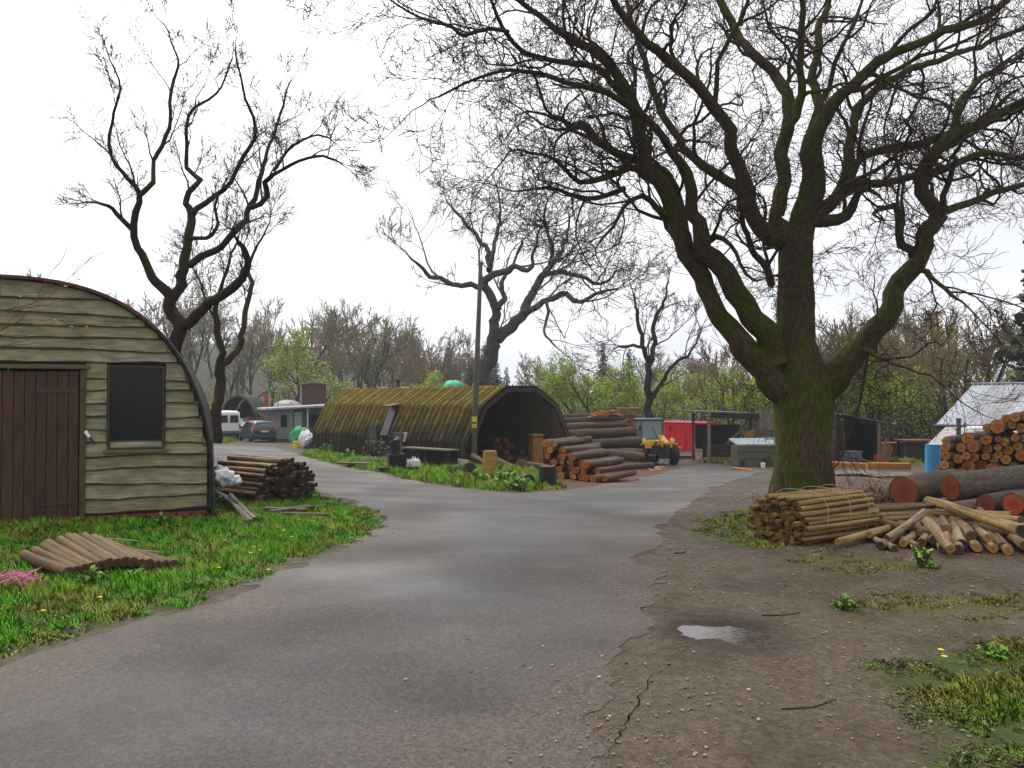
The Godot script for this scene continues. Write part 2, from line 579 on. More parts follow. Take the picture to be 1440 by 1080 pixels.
func ground() -> void:
	var d := -7.0
	while d < 520.0:
		gz.append(-d)
		d += 0.35 if d < 2.0 else (0.03 if d > 5.3 and d < 6.6 else 0.085 if d < 11.0 else d * 0.0135)
	var na := 380
	var pos := []
	var fld := []
	for j in gz.size():
		var dd: float = maxf(-gz[j], 0.0) + 5.0
		var row := PackedVector3Array()
		var fr := PackedFloat32Array()
		for i in na + 1:
			var t := 2.0 * i / na - 1.0
			var a := t * (0.62 + 0.9 * t * t)
			var x := a * dd * 1.1
			row.append(Vector3(x, gy(x, gz[j]), gz[j]))
			var f := z_in("road", x, gz[j])
			fr.append(f + noise.get_noise_2d(x * 9.0, gz[j] * 9.0) * 0.3 + noise.get_noise_2d(x * 50.0, gz[j] * 50.0) * 0.08)
		pos.append(row)
		fld.append(fr)
	var soil := MB.new()
	var road := MB.new()
	var mud := C(116, 102, 86, 0.86)
	var darkmud := C(96, 83, 67, 0.86)
	var chip := C(112, 76, 50)
	var green := C(78, 92, 36)
	var moss := C(105, 100, 46)
	var litter := C(84, 74, 50)
	for j in gz.size():
		for i in na + 1:
			var p: Vector3 = pos[j][i]
			var n1 := noise.get_noise_2d(p.x * 6.0, p.z * 6.0)
			var n2 := noise.get_noise_2d(p.x * 25.0 + 40.0, p.z * 25.0)
			var c := mud.lerp(darkmud, smoothstep(-0.25, 0.5, n1 + n2 * 0.3))
			var f: float = fld[j][i]
			if f < 0.6:
				var g := -1.0
				for zn in ["verge", "island", "tree_verge", "corner_verge", "van_verge", "far_verge", "shed_verge"]:
					g = maxf(g, z_in(zn, p.x, p.z))
				c = c.lerp(green, smoothstep(-0.12, 0.2, g + n2 * 0.25))
				for zn in ["thin_verge", "strip_verge"]:
					c = c.lerp(moss, 0.8 * smoothstep(-0.1, 0.25, z_in(zn, p.x, p.z) + n2 * 0.5 - 0.05))
				c = c.lerp(chip, 0.8 * smoothstep(-0.3, 0.5, z_in("chips", p.x, p.z) + n2 * 0.6))
				c = c.lerp(chip, 0.45 * smoothstep(-0.3, 0.6, z_in("timber_yard", p.x, p.z) + n2 * 0.6))
				if p.x > 0.9 and p.z > -9.0:
					c = c.lerp(C(112, 86, 70), 0.5 * smoothstep(0.15, 0.5, noise.get_noise_2d(p.x * 9.0 + 90.0, p.z * 15.0)))
				c = c * lerpf(0.55, 1.0, smoothstep(0.3, 0.62, Vector2(p.x - puddle.x, (p.z - puddle.z) * 0.8).length()))
				c = c.lerp(litter, smoothstep(46.0, 70.0, -p.z))
				c = c.lerp(green, smoothstep(60.0, 75.0, -p.z) * smoothstep(-0.1, 0.2, n1))
			soil.v.append(p); soil.c.append(c); soil.u.append(Vector2.ZERO)
			var a: Vector3 = pos[j][mini(i + 1, na)] - pos[j][maxi(i - 1, 0)]
			var b: Vector3 = pos[maxi(j - 1, 0)][i] - pos[mini(j + 1, gz.size() - 1)][i]
			soil.n.append(b.cross(a).normalized() if b.cross(a).y > 0 else a.cross(b).normalized())
	for j in gz.size() - 1:
		for i in na:
			var a := j * (na + 1) + i
			var e := a + na + 1
			for t in [[a, a + 1, e + 1], [a, e + 1, e]]:
				soil.ix.append(t[0]); soil.ix.append(t[2]); soil.ix.append(t[1])
				clip(road, soil, t, fld, na + 1, 0.0018)
	tag(put("ground", soil, M.earth), "wet brown gravelly earth of the yard with mossy patches", "ground", "", "structure")
	tag(put("road", road, M.asphalt), "worn wet grey asphalt road forking in two round the island", "road", "", "structure")
	# a crack in the asphalt
	var cr := MB.new()
	var last := []
	for k in 26:
		var t := k / 25.0
		var p := spot(lerpf(918, 846, t) + 9.0 * noise.get_noise_1d(k * 9.0), lerpf(948, 1085, t))
		var w := 0.004 * (0.4 + absf(noise.get_noise_1d(k * 31.0 + 7.0)) * 2.0) * sin(PI * clampf(t + 0.04, 0.0, 1.0))
		var now := [on(p + Vector3(-w, 0, 0), 0.006), on(p + Vector3(w, 0, 0), 0.006)]
		if k: cr.quad(last[0], last[1], now[1], now[0], C(62, 56, 52))
		last = now
	for k in cr.n.size(): cr.n[k] = Vector3.UP
	tag(put("road_crack", cr, M.plain), "dark crack running through the asphalt near the camera", "crack", "", "structure")
	# water in the pothole
	var w := MB.new()
	var y := gy(puddle.x, puddle.z) + 0.024
	w.v.append(Vector3(puddle.x, y, puddle.z)); w.n.append(Vector3.UP); w.c.append(Color.WHITE); w.u.append(Vector2.ZERO)
	for s in 41:
		var an := TAU * s / 40
		w.v.append(Vector3(puddle.x + cos(an) * 0.36, y, puddle.z + sin(an) * 0.36)); w.n.append(Vector3.UP); w.c.append(Color.WHITE); w.u.append(Vector2.ZERO)
	for s in 40:
		w.ix.append(0); w.ix.append(1 + s); w.ix.append(2 + s)
	tag(put("puddle", w, M.water), "small muddy puddle reflecting the sky in a pothole", "puddle", "", "structure")

# the piece of one ground triangle that lies on the road, laid 4 mm higher
func clip(road: MB, soil: MB, t: Array, fld: Array, w: int, up: float) -> void:
	var f := []
	var some := false
	for k in t:
		var q: float = fld[k / w][k % w]
		f.append(q)
		if q > 0.0: some = true
	if not some:
		return
	var poly := []
	for k in 3:
		var l := (k + 1) % 3
		if f[k] > 0.0:
			poly.append(soil.v[t[k]])
		if (f[k] > 0.0) != (f[l] > 0.0):
			poly.append(soil.v[t[k]].lerp(soil.v[t[l]], f[k] / (f[k] - f[l])))
	var base := C(101, 94, 93, 0.66)
	var lift := Vector3(0, up + up * 0.18 * maxf(-poly[0].z, 0.0), 0)
	var first := road.v.size()
	for p in poly:
		var n1 := noise.get_noise_2d(p.x * 5.0 + 300.0, p.z * 5.0)
		var n2 := noise.get_noise_2d(p.x * 30.0 + 300.0, p.z * 30.0)
		var c: Color = base.lerp(C(84, 78, 75, 0.64), smoothstep(-0.2, 0.6, n1 + 0.25 * n2))
		c = c.lerp(C(112, 100, 88, 0.76).lerp(C(95, 84, 71, 0.76), smoothstep(-0.25, 0.5, noise.get_noise_2d(p.x * 6.0, p.z * 6.0))), smoothstep(1.7, 0.1, z_in("road", p.x, p.z) + n1 * 1.2))
		road.v.append(p + lift); road.c.append(c); road.n.append(soil.n[t[0]]); road.u.append(Vector2.ZERO)
	for k in poly.size() - 2:
		road.ix.append(first); road.ix.append(first + k + 2); road.ix.append(first + k + 1)


# ---------- grass ----------
func tuft(sd: int, blades: int, h: float, spread: float, wide: float) -> MB:
	var r := RandomNumberGenerator.new()
	r.seed = sd
	var mb := MB.new()
	for b in blades:
		var an := r.randf() * TAU
		var p := Vector3(cos(an), 0, sin(an)) * spread * sqrt(r.randf())
		var lean := Vector3(r.randf_range(-1, 1), 0, r.randf_range(-1, 1)) * 0.7
		var hh := h * r.randf_range(0.5, 1.1)
		var side := Vector3(-sin(an * 3.0), 0, cos(an * 3.0)) * wide * 0.5
		var m := p + Vector3(0, hh * 0.6, 0) + lean * hh * 0.25
		var e := p + Vector3(0, hh, 0) + lean * hh * 0.8
		var k := r.randf_range(0.8, 1.2)
		var c := Color(k * (1.0 + r.randf_range(0.0, 0.25)), k, k * 0.9)
		mb.quad(p - side, p + side, m + side * 0.7, m - side * 0.7, c)
		mb.tri(m - side * 0.7, m + side * 0.7, e, c)
		for q in 7:
			mb.n[mb.n.size() - 1 - q] = (mb.n[mb.n.size() - 1 - q] * 0.5 + Vector3.UP).normalized()
	return mb

func grass_patch(zn: String, label: String, density: float, h: float, col: Color, dry: Color, thresh: float, blades := 8, wide := 0.007, keep_off := []) -> void:
	var poly: PackedVector2Array = zones[zn][0]
	var b: Rect2 = zones[zn][1]
	var mm := [[], []]
	var n := int(b.get_area() * density)
	for i in n:
		var x := rng.randf_range(b.position.x, b.end.x)
		var z := rng.randf_range(b.position.y, b.end.y)
		if absf(x) > (-z + 2.0) * 0.85:
			continue
		var e := noise.get_noise_2d(x * 14.0, z * 14.0)
		var f := inside(poly, b, Vector2(x, z)) + e * 0.3
		if f < 0.0 or (e + noise.get_noise_2d(x * 40.0, z * 40.0) * 0.6) < thresh - smoothstep(0.0, 0.6, f) * 0.15:
			continue
		var skip := false
		for k in keep_off:
			if Vector2(x - k.x, z - k.y).length() < k.z: skip = true
		if skip: continue
		var s := h * rng.randf_range(0.55, 1.15) * (1.0 + 0.9 * clampf(noise.get_noise_2d(x * 9.0 + 70.0, z * 9.0), -0.4, 0.6)) * lerpf(0.5, 1.0, smoothstep(0.0, 0.5, f))
		var t := Transform3D(Basis(Vector3.UP, rng.randf() * TAU).scaled(Vector3(1.0, s / 0.1, 1.0) * (1.0 if h < 0.14 else 1.3)), Vector3(x, gy(x, z) - 0.004, z))
		var c := vary(C(170, 150, 96) if rng.randf() < 0.07 else col.lerp(dry, clampf(0.3 + noise.get_noise_2d(x * 11.0, z * 11.0 + 50.0) * 1.3 + rng.randf_range(-0.25, 0.3), 0.0, 1.0)), 0.2)
		mm[i % 2].append([t, c])
	var holder := Node3D.new()
	holder.name = numbered("grass")
	add_child(holder)
	tag(holder, label, "grass", "", "stuff")
	for k in 2:
		var m := MultiMesh.new()
		m.transform_format = MultiMesh.TRANSFORM_3D
		m.use_colors = true
		m.mesh = tuft(900 + k, blades, 0.1, 0.035, wide).mesh(M.blade)
		m.instance_count = mm[k].size()
		for i in mm[k].size():
			m.set_instance_transform(i, mm[k][i][0])
			m.set_instance_color(i, mm[k][i][1])
		var o := MultiMeshInstance3D.new()
		o.name = "blades"
		o.multimesh = m
		o.set_meta("kind", "stuff")
		holder.add_child(o, true)

func grass() -> void:
	var g := C(92, 164, 24, 1.25)
	var d := C(150, 160, 60, 1.1)
	var pl := []
	grass_patch("verge", "thick bright green grass in front of the timber hut", 520.0, 0.082, g, d, -0.32, 8, 0.008, [Vector3(-4.35, -7.9, 0.2)])
	grass_patch("island", "strip of bright grass along the foot of the mossy hut", 130.0, 0.16, C(116, 172, 30, 1.2), d, -0.2, 9, 0.014)
	grass_patch("van_verge", "small patch of grass beside the white van", 60.0, 0.16, C(120, 150, 50, 1.1), d, -0.4, 9, 0.02)
	grass_patch("tree_verge", "yellowish grass at the end of the stake bundle", 330.0, 0.07, C(135, 150, 45, 1.1), C(165, 160, 75, 1.1), -0.12, 8, 0.008)
	grass_patch("corner_verge", "patchy short grass beside the road nearest the camera", 1100.0, 0.032, C(104, 150, 30, 1.1), C(160, 152, 62, 1.1), -0.06, 8, 0.006)
	grass_patch("thin_verge", "thin yellow green grass growing through gravel", 520.0, 0.035, C(130, 135, 48, 1.1), C(160, 148, 66, 1.1), 0.0, 8, 0.006)
	grass_patch("strip_verge", "sparse mossy grass in front of the pole heap", 300.0, 0.04, C(125, 130, 46, 1.1), C(160, 148, 66, 1.1), 0.02, 8, 0.007)
	grass_patch("far_verge", "small tuft of grass in front of the open shed", 40.0, 0.14, C(120, 140, 50, 1.1), d, -0.3, 9, 0.02)
	grass_patch("shed_verge", "grass between the timber shed and the blue barrel", 40.0, 0.16, C(120, 140, 50, 1.1), d, -0.3, 9, 0.02)


# ---------- the two arched huts ----------
func arch_y(x: float, w: float, h: float, e := 2.6) -> float:
	var k := pow(absf(x) / w, e)
	return h * pow(maxf(0.0, 1.0 - k), 1.0 / e)

func timber_hut() -> void:
	var d := 12.0
	var cx := -4.35 - 0.94 * 2.8
	var cz := -12.0 + 0.342 * 2.8
	var W := 2.8
	var H := 3.36
	var hut := thing("timber_hut", "arched hut clad in weathered waney-edged boards with brown plank door", "hut", Vector3(cx, -0.07, cz), deg_to_rad(20.0))
	# cladding, row by row from the ground
	var ys := [0.14, 0.33, 0.52, 0.73, 0.92, 1.10, 1.28, 1.46, 1.65, 1.83, 1.99, 2.22, 2.39, 2.55, 2.72, 2.89, 3.09, 3.40]
	for k in ys.size() - 1:
		var spans := [[-2.78, 2.78]]
		if ys[k] < 2.1:
			spans = [[-2.78, -1.2], [1.14, 2.78]]
			if ys[k] > 0.95 and ys[k] < 2.15:
				spans = [[-2.78, -1.2], [1.14, 1.40], [2.16, 2.78]]
		else:
			spans = [[-2.78, rng.randf_range(-1.6, -0.6)], [0, 2.78]]
			spans[1][0] = spans[0][1] + 0.004
		for sp in spans:
			var cols := maxi(5, int((sp[1] - sp[0]) / 0.06))
			var mb := MB.new()
			var tone := vary(C(196, 188, 150).lerp(C(172, 168, 124), rng.randf()), 0.1)
			var off := rng.randf() * 100.0
			var prev := []
			for i in cols + 1:
				var x: float = lerpf(sp[0], sp[1], float(i) / cols)
				var lim := arch_y(x, W - 0.03, H - 0.04)
				var lo: float = ys[k] + noise.get_noise_2d(x * 5.0 + off, 3.0) * 0.022 - 0.02 * maxf(0.0, noise.get_noise_2d(x * 4.0 + off, 13.0)) * 3.0
				var hi: float = minf(ys[k + 1] + 0.03, lim)
				lo = minf(lo, hi)
				var bark := 0.016 + 0.014 * noise.get_noise_2d(x * 22.0 + off, 70.0)  # height of the bark-brown strip that paints in the lap shadow
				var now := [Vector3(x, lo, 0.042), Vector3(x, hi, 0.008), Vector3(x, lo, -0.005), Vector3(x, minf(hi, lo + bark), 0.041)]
				if i and (hi - lo > 0.002 or prev[1].y - prev[0].y > 0.002):
					var c2 := tone * (1.0 + 0.12 * noise.get_noise_2d(x * 7.0 + off, 40.0))
					mb.quad(prev[3], now[3], now[1], prev[1], c2)
					mb.quad(prev[0], now[0], now[3], prev[3], C(74, 52, 36))  # strip and underside coloured dark to stand for shadow below the lap
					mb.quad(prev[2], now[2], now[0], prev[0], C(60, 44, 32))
				prev = now
			if mb.v.size():
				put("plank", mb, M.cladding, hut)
	# the back board of the front wall, with openings for doors and window
	var wall := MB.new()
	var n := 56
	var wc := C(60, 52, 40)
	for i in n:
		var x0 := lerpf(-W + 0.02, W - 0.02, float(i) / n)
		var x1 := lerpf(-W + 0.02, W - 0.02, float(i + 1) / n)
		var t0 := arch_y(x0, W - 0.02, H - 0.03)
		var t1 := arch_y(x1, W - 0.02, H - 0.03)
		var mid := (x0 + x1) * 0.5
		var runs := [[0.0, 9.0]]
		if mid > 1.42 and mid < 2.14: runs = [[0.0, 0.99], [2.19, 9.0]]
		if absf(mid) < 1.08: runs = [[2.15, 9.0]]
		for rr in runs:
			wall.quad(Vector3(x0, rr[0], -0.012), Vector3(x1, rr[0], -0.012), Vector3(x1, minf(rr[1], t1), -0.012), Vector3(x0, minf(rr[1], t0), -0.012), wc)
	put("wall", wall, M.board, hut)
	# back wall
	var bw := MB.new()
	for i in n:
		var x0 := lerpf(-W + 0.02, W - 0.02, float(i) / n)
		var x1 := lerpf(-W + 0.02, W - 0.02, float(i + 1) / n)
		bw.quad(Vector3(x0, 0, -11.9), Vector3(x1, 0, -11.9), Vector3(x1, arch_y(x1, W, H) - 0.03, -11.9), Vector3(x0, arch_y(x0, W, H) - 0.03, -11.9), wc)
	put("back_wall", bw, M.board, hut)
	var fl := MB.new()
	fl.box(Vector3(0, -0.1, -6.0), Vector3(5.5, 0.2, 11.8), 0.0, C(80, 75, 70))
	put("floor", fl, M.plain, hut)
	# roof of curved iron sheets
	var ts := []
	for i in 49:
		var a := PI * i / 48.0
		var c := cos(a)
		var s := sin(a)
		ts.append(Vector2(W * signf(c) * pow(absf(c), 2.0 / 2.6), H * pow(s, 2.0 / 2.6)))
	for seg in 12:
		var mb := MB.new()
		var rows := []
		var cc := []
		for j in 13:
			var z := 0.1 - (seg + j / 12.0) * 1.0
			var bump := 0.02 * sin(j / 12.0 * TAU * 3.0)
			var row := []
			var cr := []
			for i in ts.size():
				var o: Vector2 = (ts[i] - Vector2(0, 1.2)).normalized()
				row.append(Vector3(ts[i].x + o.x * (0.012 + bump), ts[i].y + o.y * (0.012 + bump), z))
				cr.append(C(78, 48, 44).lerp(C(60, 56, 58), clampf(0.5 + noise.get_noise_3d(ts[i].x * 5.0, ts[i].y * 5.0, z * 6.0) * 1.5, 0, 1)))
			rows.append(row)
			cc.append(cr)
		mb.sheet(rows, cc)
		put("roof_sheet", mb, M.sheeting, hut)
	# rim of the roof in front of the boards
	var rim := MB.new()
	for i in ts.size() - 1:
		var o0: Vector2 = (ts[i] - Vector2(0, 1.2)).normalized()
		var o1: Vector2 = (ts[i + 1] - Vector2(0, 1.2)).normalized()
		var col := C(112, 62, 50) if i > 12 and i < 36 else C(48, 42, 46)
		for q in [[-0.02, 0.02, 0.112], [-0.02, -0.02, 0.0], [0.02, 0.02, 0.0]]:
			var za: float = 0.112
			var a := Vector3(ts[i].x + o0.x * q[0], ts[i].y + o0.y * q[0], za)
			var b := Vector3(ts[i + 1].x + o1.x * q[0], ts[i + 1].y + o1.y * q[0], za)
			var zb: float = za if q[2] > 0 else 0.03
			var c := Vector3(ts[i + 1].x + o1.x * q[1], ts[i + 1].y + o1.y * q[1], zb)
			var e := Vector3(ts[i].x + o0.x * q[1], ts[i].y + o0.y * q[1], zb)
			rim.quad(a, e, c, b, col)
	put("roof_rim", rim, M.sheeting, hut)
	# doors
	for s in [0, 1]:
		var door := Node3D.new()
		door.name = "door"
		hut.add_child(door, true)
		door.position = Vector3(-1.06 + s * 1.06, 0.02, 0.01)
		for k in 8:
			var t := vary(C(88, 56, 28), 0.18)
			part_box("board", door, Vector3(0.066 + k * 0.132, 1.04, 0.0), Vector3(0.126, 2.06, 0.03), M.board_up, 0.006, Basis.IDENTITY, t)
		for y in [0.25, 1.8]:
			part_box("hinge", door, Vector3(0.78 if s else 0.28, y, 0.021), Vector3(0.5, 0.05, 0.008), M.paint, 0.002, Basis.IDENTITY, C(62, 42, 26))
		if s:
			part_tube("handle", door, [Vector3(0.09, 0.95, 0.02), Vector3(0.09, 0.97, 0.06), Vector3(0.09, 1.13, 0.06), Vector3(0.09, 1.15, 0.02)], 0.01, M.metal)
	part_box("lintel", hut, Vector3(0, 2.15, 0.045), Vector3(2.36, 0.06, 0.07), M.board, 0.006, Basis.IDENTITY, C(110, 96, 66))
	for x in [-1.115, 1.105]:
		part_box("door_frame", hut, Vector3(x, 1.06, 0.03), Vector3(0.07, 2.11, 0.07), M.board_up, 0.006, Basis.IDENTITY, C(104, 86, 58))
	# window
	var win := Node3D.new()
	win.name = "window"
	hut.add_child(win)
	win.position = Vector3(1.78, 1.59, 0.0)
	for s in [-1, 1]:
		part_box("frame", win, Vector3(s * 0.355, 0, 0.02), Vector3(0.035, 1.17, 0.06), M.board_up, 0.004, Basis.IDENTITY, C(74, 66, 48))
		part_box("frame", win, Vector3(0, s * 0.575, 0.02), Vector3(0.675, 0.03, 0.06), M.board, 0.004, Basis.IDENTITY, C(74, 66, 48))
	part_box("sill", win, Vector3(0, -0.615, 0.04), Vector3(0.83, 0.045, 0.11), M.board, 0.006, Basis.IDENTITY, C(124, 110, 80))
	var gl := MB.new()
	gl.quad(Vector3(-0.34, -0.56, 0.012), Vector3(0.34, -0.56, 0.012), Vector3(0.34, 0.56, 0.012), Vector3(-0.34, 0.56, 0.012), Color.WHITE)
	put("pane", gl, M.glass, win)
	# waste pipe by the door
	part_tube("pipe", hut, [Vector3(1.15, 1.26, 0.0), Vector3(1.15, 1.25, 0.08), Vector3(1.2, 1.18, 0.1)], 0.024, M.plain, 8, C(215, 215, 210))
	part_tube("pipe", hut, [Vector3(1.2, 1.18, 0.1), Vector3(1.27, 1.08, 0.09)], 0.016, M.plain, 8, C(60, 55, 50))
	# brick footing
	for row in 2:
		for k in 27:
			var x := -2.7 + k * 0.205 + row * 0.1
			if x > 2.6: continue
			part_box("brick", hut, Vector3(x + 0.1, -0.02 + row * 0.078, -0.02), Vector3(0.196, 0.068, 0.1), M.brick_clay, 0.006, Basis.IDENTITY, vary(C(150, 78, 46), 0.2))
	# a strip of end boards at the corner
	part_box("corner_board", hut, Vector3(2.765, 0.62, 0.02), Vector3(0.04, 1.0, 0.05), M.board_up, 0.004, Basis.IDENTITY, C(70, 64, 50))


const RIB := [[0.30, -0.5], [0.35, 1.05], [0.95, 2.32], [2.0, 3.02], [3.5, 3.02], [4.55, 2.32], [5.15, 1.05], [5.2, -0.5]]

func mossy_hut() -> void:
	var o := Vector3(-1.75, -1.06, -30.2)
	var hut := thing("mossy_hut", "long corrugated hut overgrown with yellow moss, its front end open", "hut", o, deg_to_rad(38.9))
	var L := 13.0
	var sheets := 17
	var sub := 14
	var f := FastNoiseLite.new()
	f.seed = 77
	f.frequency = 1.0
	for k in sheets:
		for pn in 7:
			var a := Vector2(RIB[pn][0], RIB[pn][1])
			var b := Vector2(RIB[pn + 1][0], RIB[pn + 1][1])
			var e := (b - a).normalized()
			var nn := Vector2(-e.y, e.x)
			var rows := []
			var cc := []
			var lapy := rng.randf_range(-0.02, 0.03)
			var nr := 7
			var tone := rng.randf_range(0.85, 1.15)
			for j in nr + 1:
				var row := []
				var cr := []
				var t := lerpf(-0.04, 1.03, float(j) / nr)
				var base := a.lerp(b, t)
				# the upper sheet laps over the lower one
				var lift := 0.03 - 0.02 * t if pn < 3 else (0.02 if pn == 3 else 0.01 + 0.02 * t)
				if pn < 3: lift = 0.012 + 0.016 * (1.0 - t)
				for i in sub + 1:
					var z := -(k + float(i) / sub) * L / sheets
					var ph := float(i) / sub * TAU * 2.0
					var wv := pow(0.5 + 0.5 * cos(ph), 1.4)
					var q := base + nn * (wv * 0.16 + lift + (0.006 if k % 2 else 0.0) + 0.012 * f.get_noise_3d(base.x, base.y * 2.0, z * 1.4))
					row.append(Vector3(q.x, q.y, z))
					var y := base.y
					var m := smoothstep(1.25, 2.3, y + 0.9 * f.get_noise_3d(base.x * 2.0, y * 2.0, z * 2.0) + (0.35 * (-z / L) if pn < 3 else 0.0) + 0.7 * (wv - 0.5))
					m *= 0.92
					var st := 0.5 + 0.5 * f.get_noise_3d(z * 9.0, y * 0.7, 4.0)
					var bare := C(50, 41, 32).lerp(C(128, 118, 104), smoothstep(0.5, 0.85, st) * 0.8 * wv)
					bare = bare.lerp(C(66, 60, 28), 0.5 * smoothstep(0.3, 0.8, 0.5 + f.get_noise_3d(z * 3.0, y * 3.0, 9.0)))
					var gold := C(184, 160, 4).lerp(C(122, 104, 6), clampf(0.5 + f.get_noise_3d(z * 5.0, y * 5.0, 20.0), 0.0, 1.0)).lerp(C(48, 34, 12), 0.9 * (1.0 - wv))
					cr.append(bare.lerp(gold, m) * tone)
				rows.append(row)
				cc.append(cr)
			var mb := MB.new()
			rows.reverse()
			cc.reverse()
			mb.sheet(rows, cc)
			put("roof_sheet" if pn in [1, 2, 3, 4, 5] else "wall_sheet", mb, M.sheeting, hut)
	# lining inside
	var lin := MB.new()
	for pn in 7:
		var a := Vector2(RIB[pn][0], RIB[pn][1])
		var b := Vector2(RIB[pn + 1][0], RIB[pn + 1][1])
		var c2 := Vector2(2.75, 1.2)
		a += (c2 - a).normalized() * 0.08
		b += (c2 - b).normalized() * 0.08
		for k in 6:
			var z0 := -L * k / 6.0 - 0.02
			var z1 := -L * (k + 1) / 6.0
			lin.quad(Vector3(a.x, a.y, z1), Vector3(b.x, b.y, z1), Vector3(b.x, b.y, z0), Vector3(a.x, a.y, z0), vary(C(124, 114, 88), 0.08))
	put("lining", lin, M.plain, hut)
	var bk := MB.new()
	for pn in 7:
		bk.tri(Vector3(2.75, 1.0, -L + 0.05), Vector3(RIB[pn + 1][0], RIB[pn + 1][1], -L + 0.05), Vector3(RIB[pn][0], RIB[pn][1], -L + 0.05), C(60, 52, 44))
	bk.quad(Vector3(0.3, -0.5, -L + 0.05), Vector3(5.2, -0.5, -L + 0.05), Vector3(2.75, 1.0, -L + 0.05), Vector3(2.75, 1.0, -L + 0.05), C(60, 52, 44))
	put("back_wall", bk, M.board, hut)
	# front rim
	for pn in 7:
		var a := Vector2(RIB[pn][0], RIB[pn][1])
		var b := Vector2(RIB[pn + 1][0], RIB[pn + 1][1])
		var mid := (a + b) * 0.5
		var ln := a.distance_to(b)
		part_box("rim_board", hut, Vector3(mid.x, mid.y, 0.03), Vector3(ln, 0.14, 0.05), M.board, 0.006, Basis(Vector3.BACK, (b - a).angle()), C(46, 42, 38) if pn < 4 else C(74, 66, 52))
	# timber stored inside
	for k in 14:
		part_box("stored_board", hut, Vector3(3.0 + 0.32 * (k % 4) + rng.randf_range(-0.06, 0.06), 0.25 + 0.24 * (k / 4), -2.6 - rng.randf() * 0.7), Vector3(0.28, 0.2, 2.4), M.board, 0.02, Basis.IDENTITY, vary(C(120, 78, 44), 0.25))
	# a dark flap standing out of the side, with its lid
	part_box("flap", hut, Vector3(0.42, 1.75, -6.1), Vector3(0.06, 1.35, 0.62), M.paint, 0.01, Basis(Vector3.BACK, deg_to_rad(-22)), C(34, 32, 32))
	part_box("flap_lid", hut, Vector3(0.52, 2.42, -6.1), Vector3(0.5, 0.05, 0.8), M.board, 0.01, Basis(Vector3.BACK, deg_to_rad(12)), C(88, 78, 34))
	# small window and doorway low in the side
	part_box("side_door", hut, Vector3(0.16, 0.75, -7.0), Vector3(0.06, 1.6, 0.62), M.board_up, 0.01, Basis.IDENTITY, C(78, 72, 44))
	part_box("side_hatch", hut, Vector3(0.14, 0.75, -4.9), Vector3(0.05, 1.1, 0.8), M.paint, 0.01, Basis.IDENTITY, C(40, 40, 38))
	part_box("patch_panel", hut, Vector3(0.2, 1.12, -4.5), Vector3(0.05, 0.4, 0.35), M.paint, 0.01, Basis(Vector3.BACK, -0.3), C(150, 145, 130))
	# flue and roof vents
	part_tube("flue", hut, [Vector3(2.6, 2.9, -9.0), Vector3(2.6, 3.5, -9.0)], 0.09, M.paint, 10, C(48, 46, 46))
	part_tube("flue", hut, [Vector3(2.6, 3.5, -9.0), Vector3(2.6, 3.58, -9.0)], 0.14, M.paint, 10, C(40, 38, 38))
	for z in [-10.6, -8.4]:
		part_box("roof_vent", hut, Vector3(2.7, 3.16, z), Vector3(0.5, 0.14, 0.35), M.paint, 0.04, Basis.IDENTITY, C(215, 215, 205))
	part_tube("flue", hut, [Vector3(3.2, 2.9, -2.2), Vector3(3.2, 3.55, -2.2)], 0.06, M.paint, 10, C(70, 70, 70))


# ---------- trees ----------
# st: n children per level, ang, lr length ratio, crook, up, seg, tips (collected ends), thick (smallest radius)
func bark_col(st: Dictionary, p: Vector3, o_up: float) -> Color:
	var m := smoothstep(0.0, 0.5, noise.get_noise_3d(p.x * 12.0, p.y * 7.0, p.z * 12.0) + o_up * 0.35 + st.get("mossy", 0.0))
	return (st.bark as Color).lerp(st.moss, m)

func moss_over(mb: MB, first: int, st: Dictionary) -> void:
	for k in range(first, mb.v.size()):
		mb.c[k] = bark_col(st, mb.v[k], mb.n[k].y)

func limb(mb: MB, tw: MB, pts: PackedVector3Array, rad: PackedFloat32Array, st: Dictionary) -> void:
	var r := rad[0]
	var big: bool = r > st.get("split", 0.03)
	var m := mb if big else tw
	var k := 3
	if r > 0.14: k = 14
	elif r > 0.07: k = 9
	elif r > 0.03: k = 6
	elif r > 0.015: k = 4
	var first := m.v.size()
	m.tube(pts, rad, k, st.twig, false, maxf(1.0, roundf(TAU * r / 0.9)), 0.8)
	if big:
		moss_over(m, first, st)

func side_dir(d: Vector3, ang: float) -> Vector3:
	var pr := d.cross(Vector3(rng.randf_range(-1, 1), rng.randf_range(-1, 1), rng.randf_range(-1, 1)))
	if pr.length_squared() < 1e-4:
		pr = d.cross(Vector3.RIGHT)
	return d.rotated(pr.normalized(), ang)

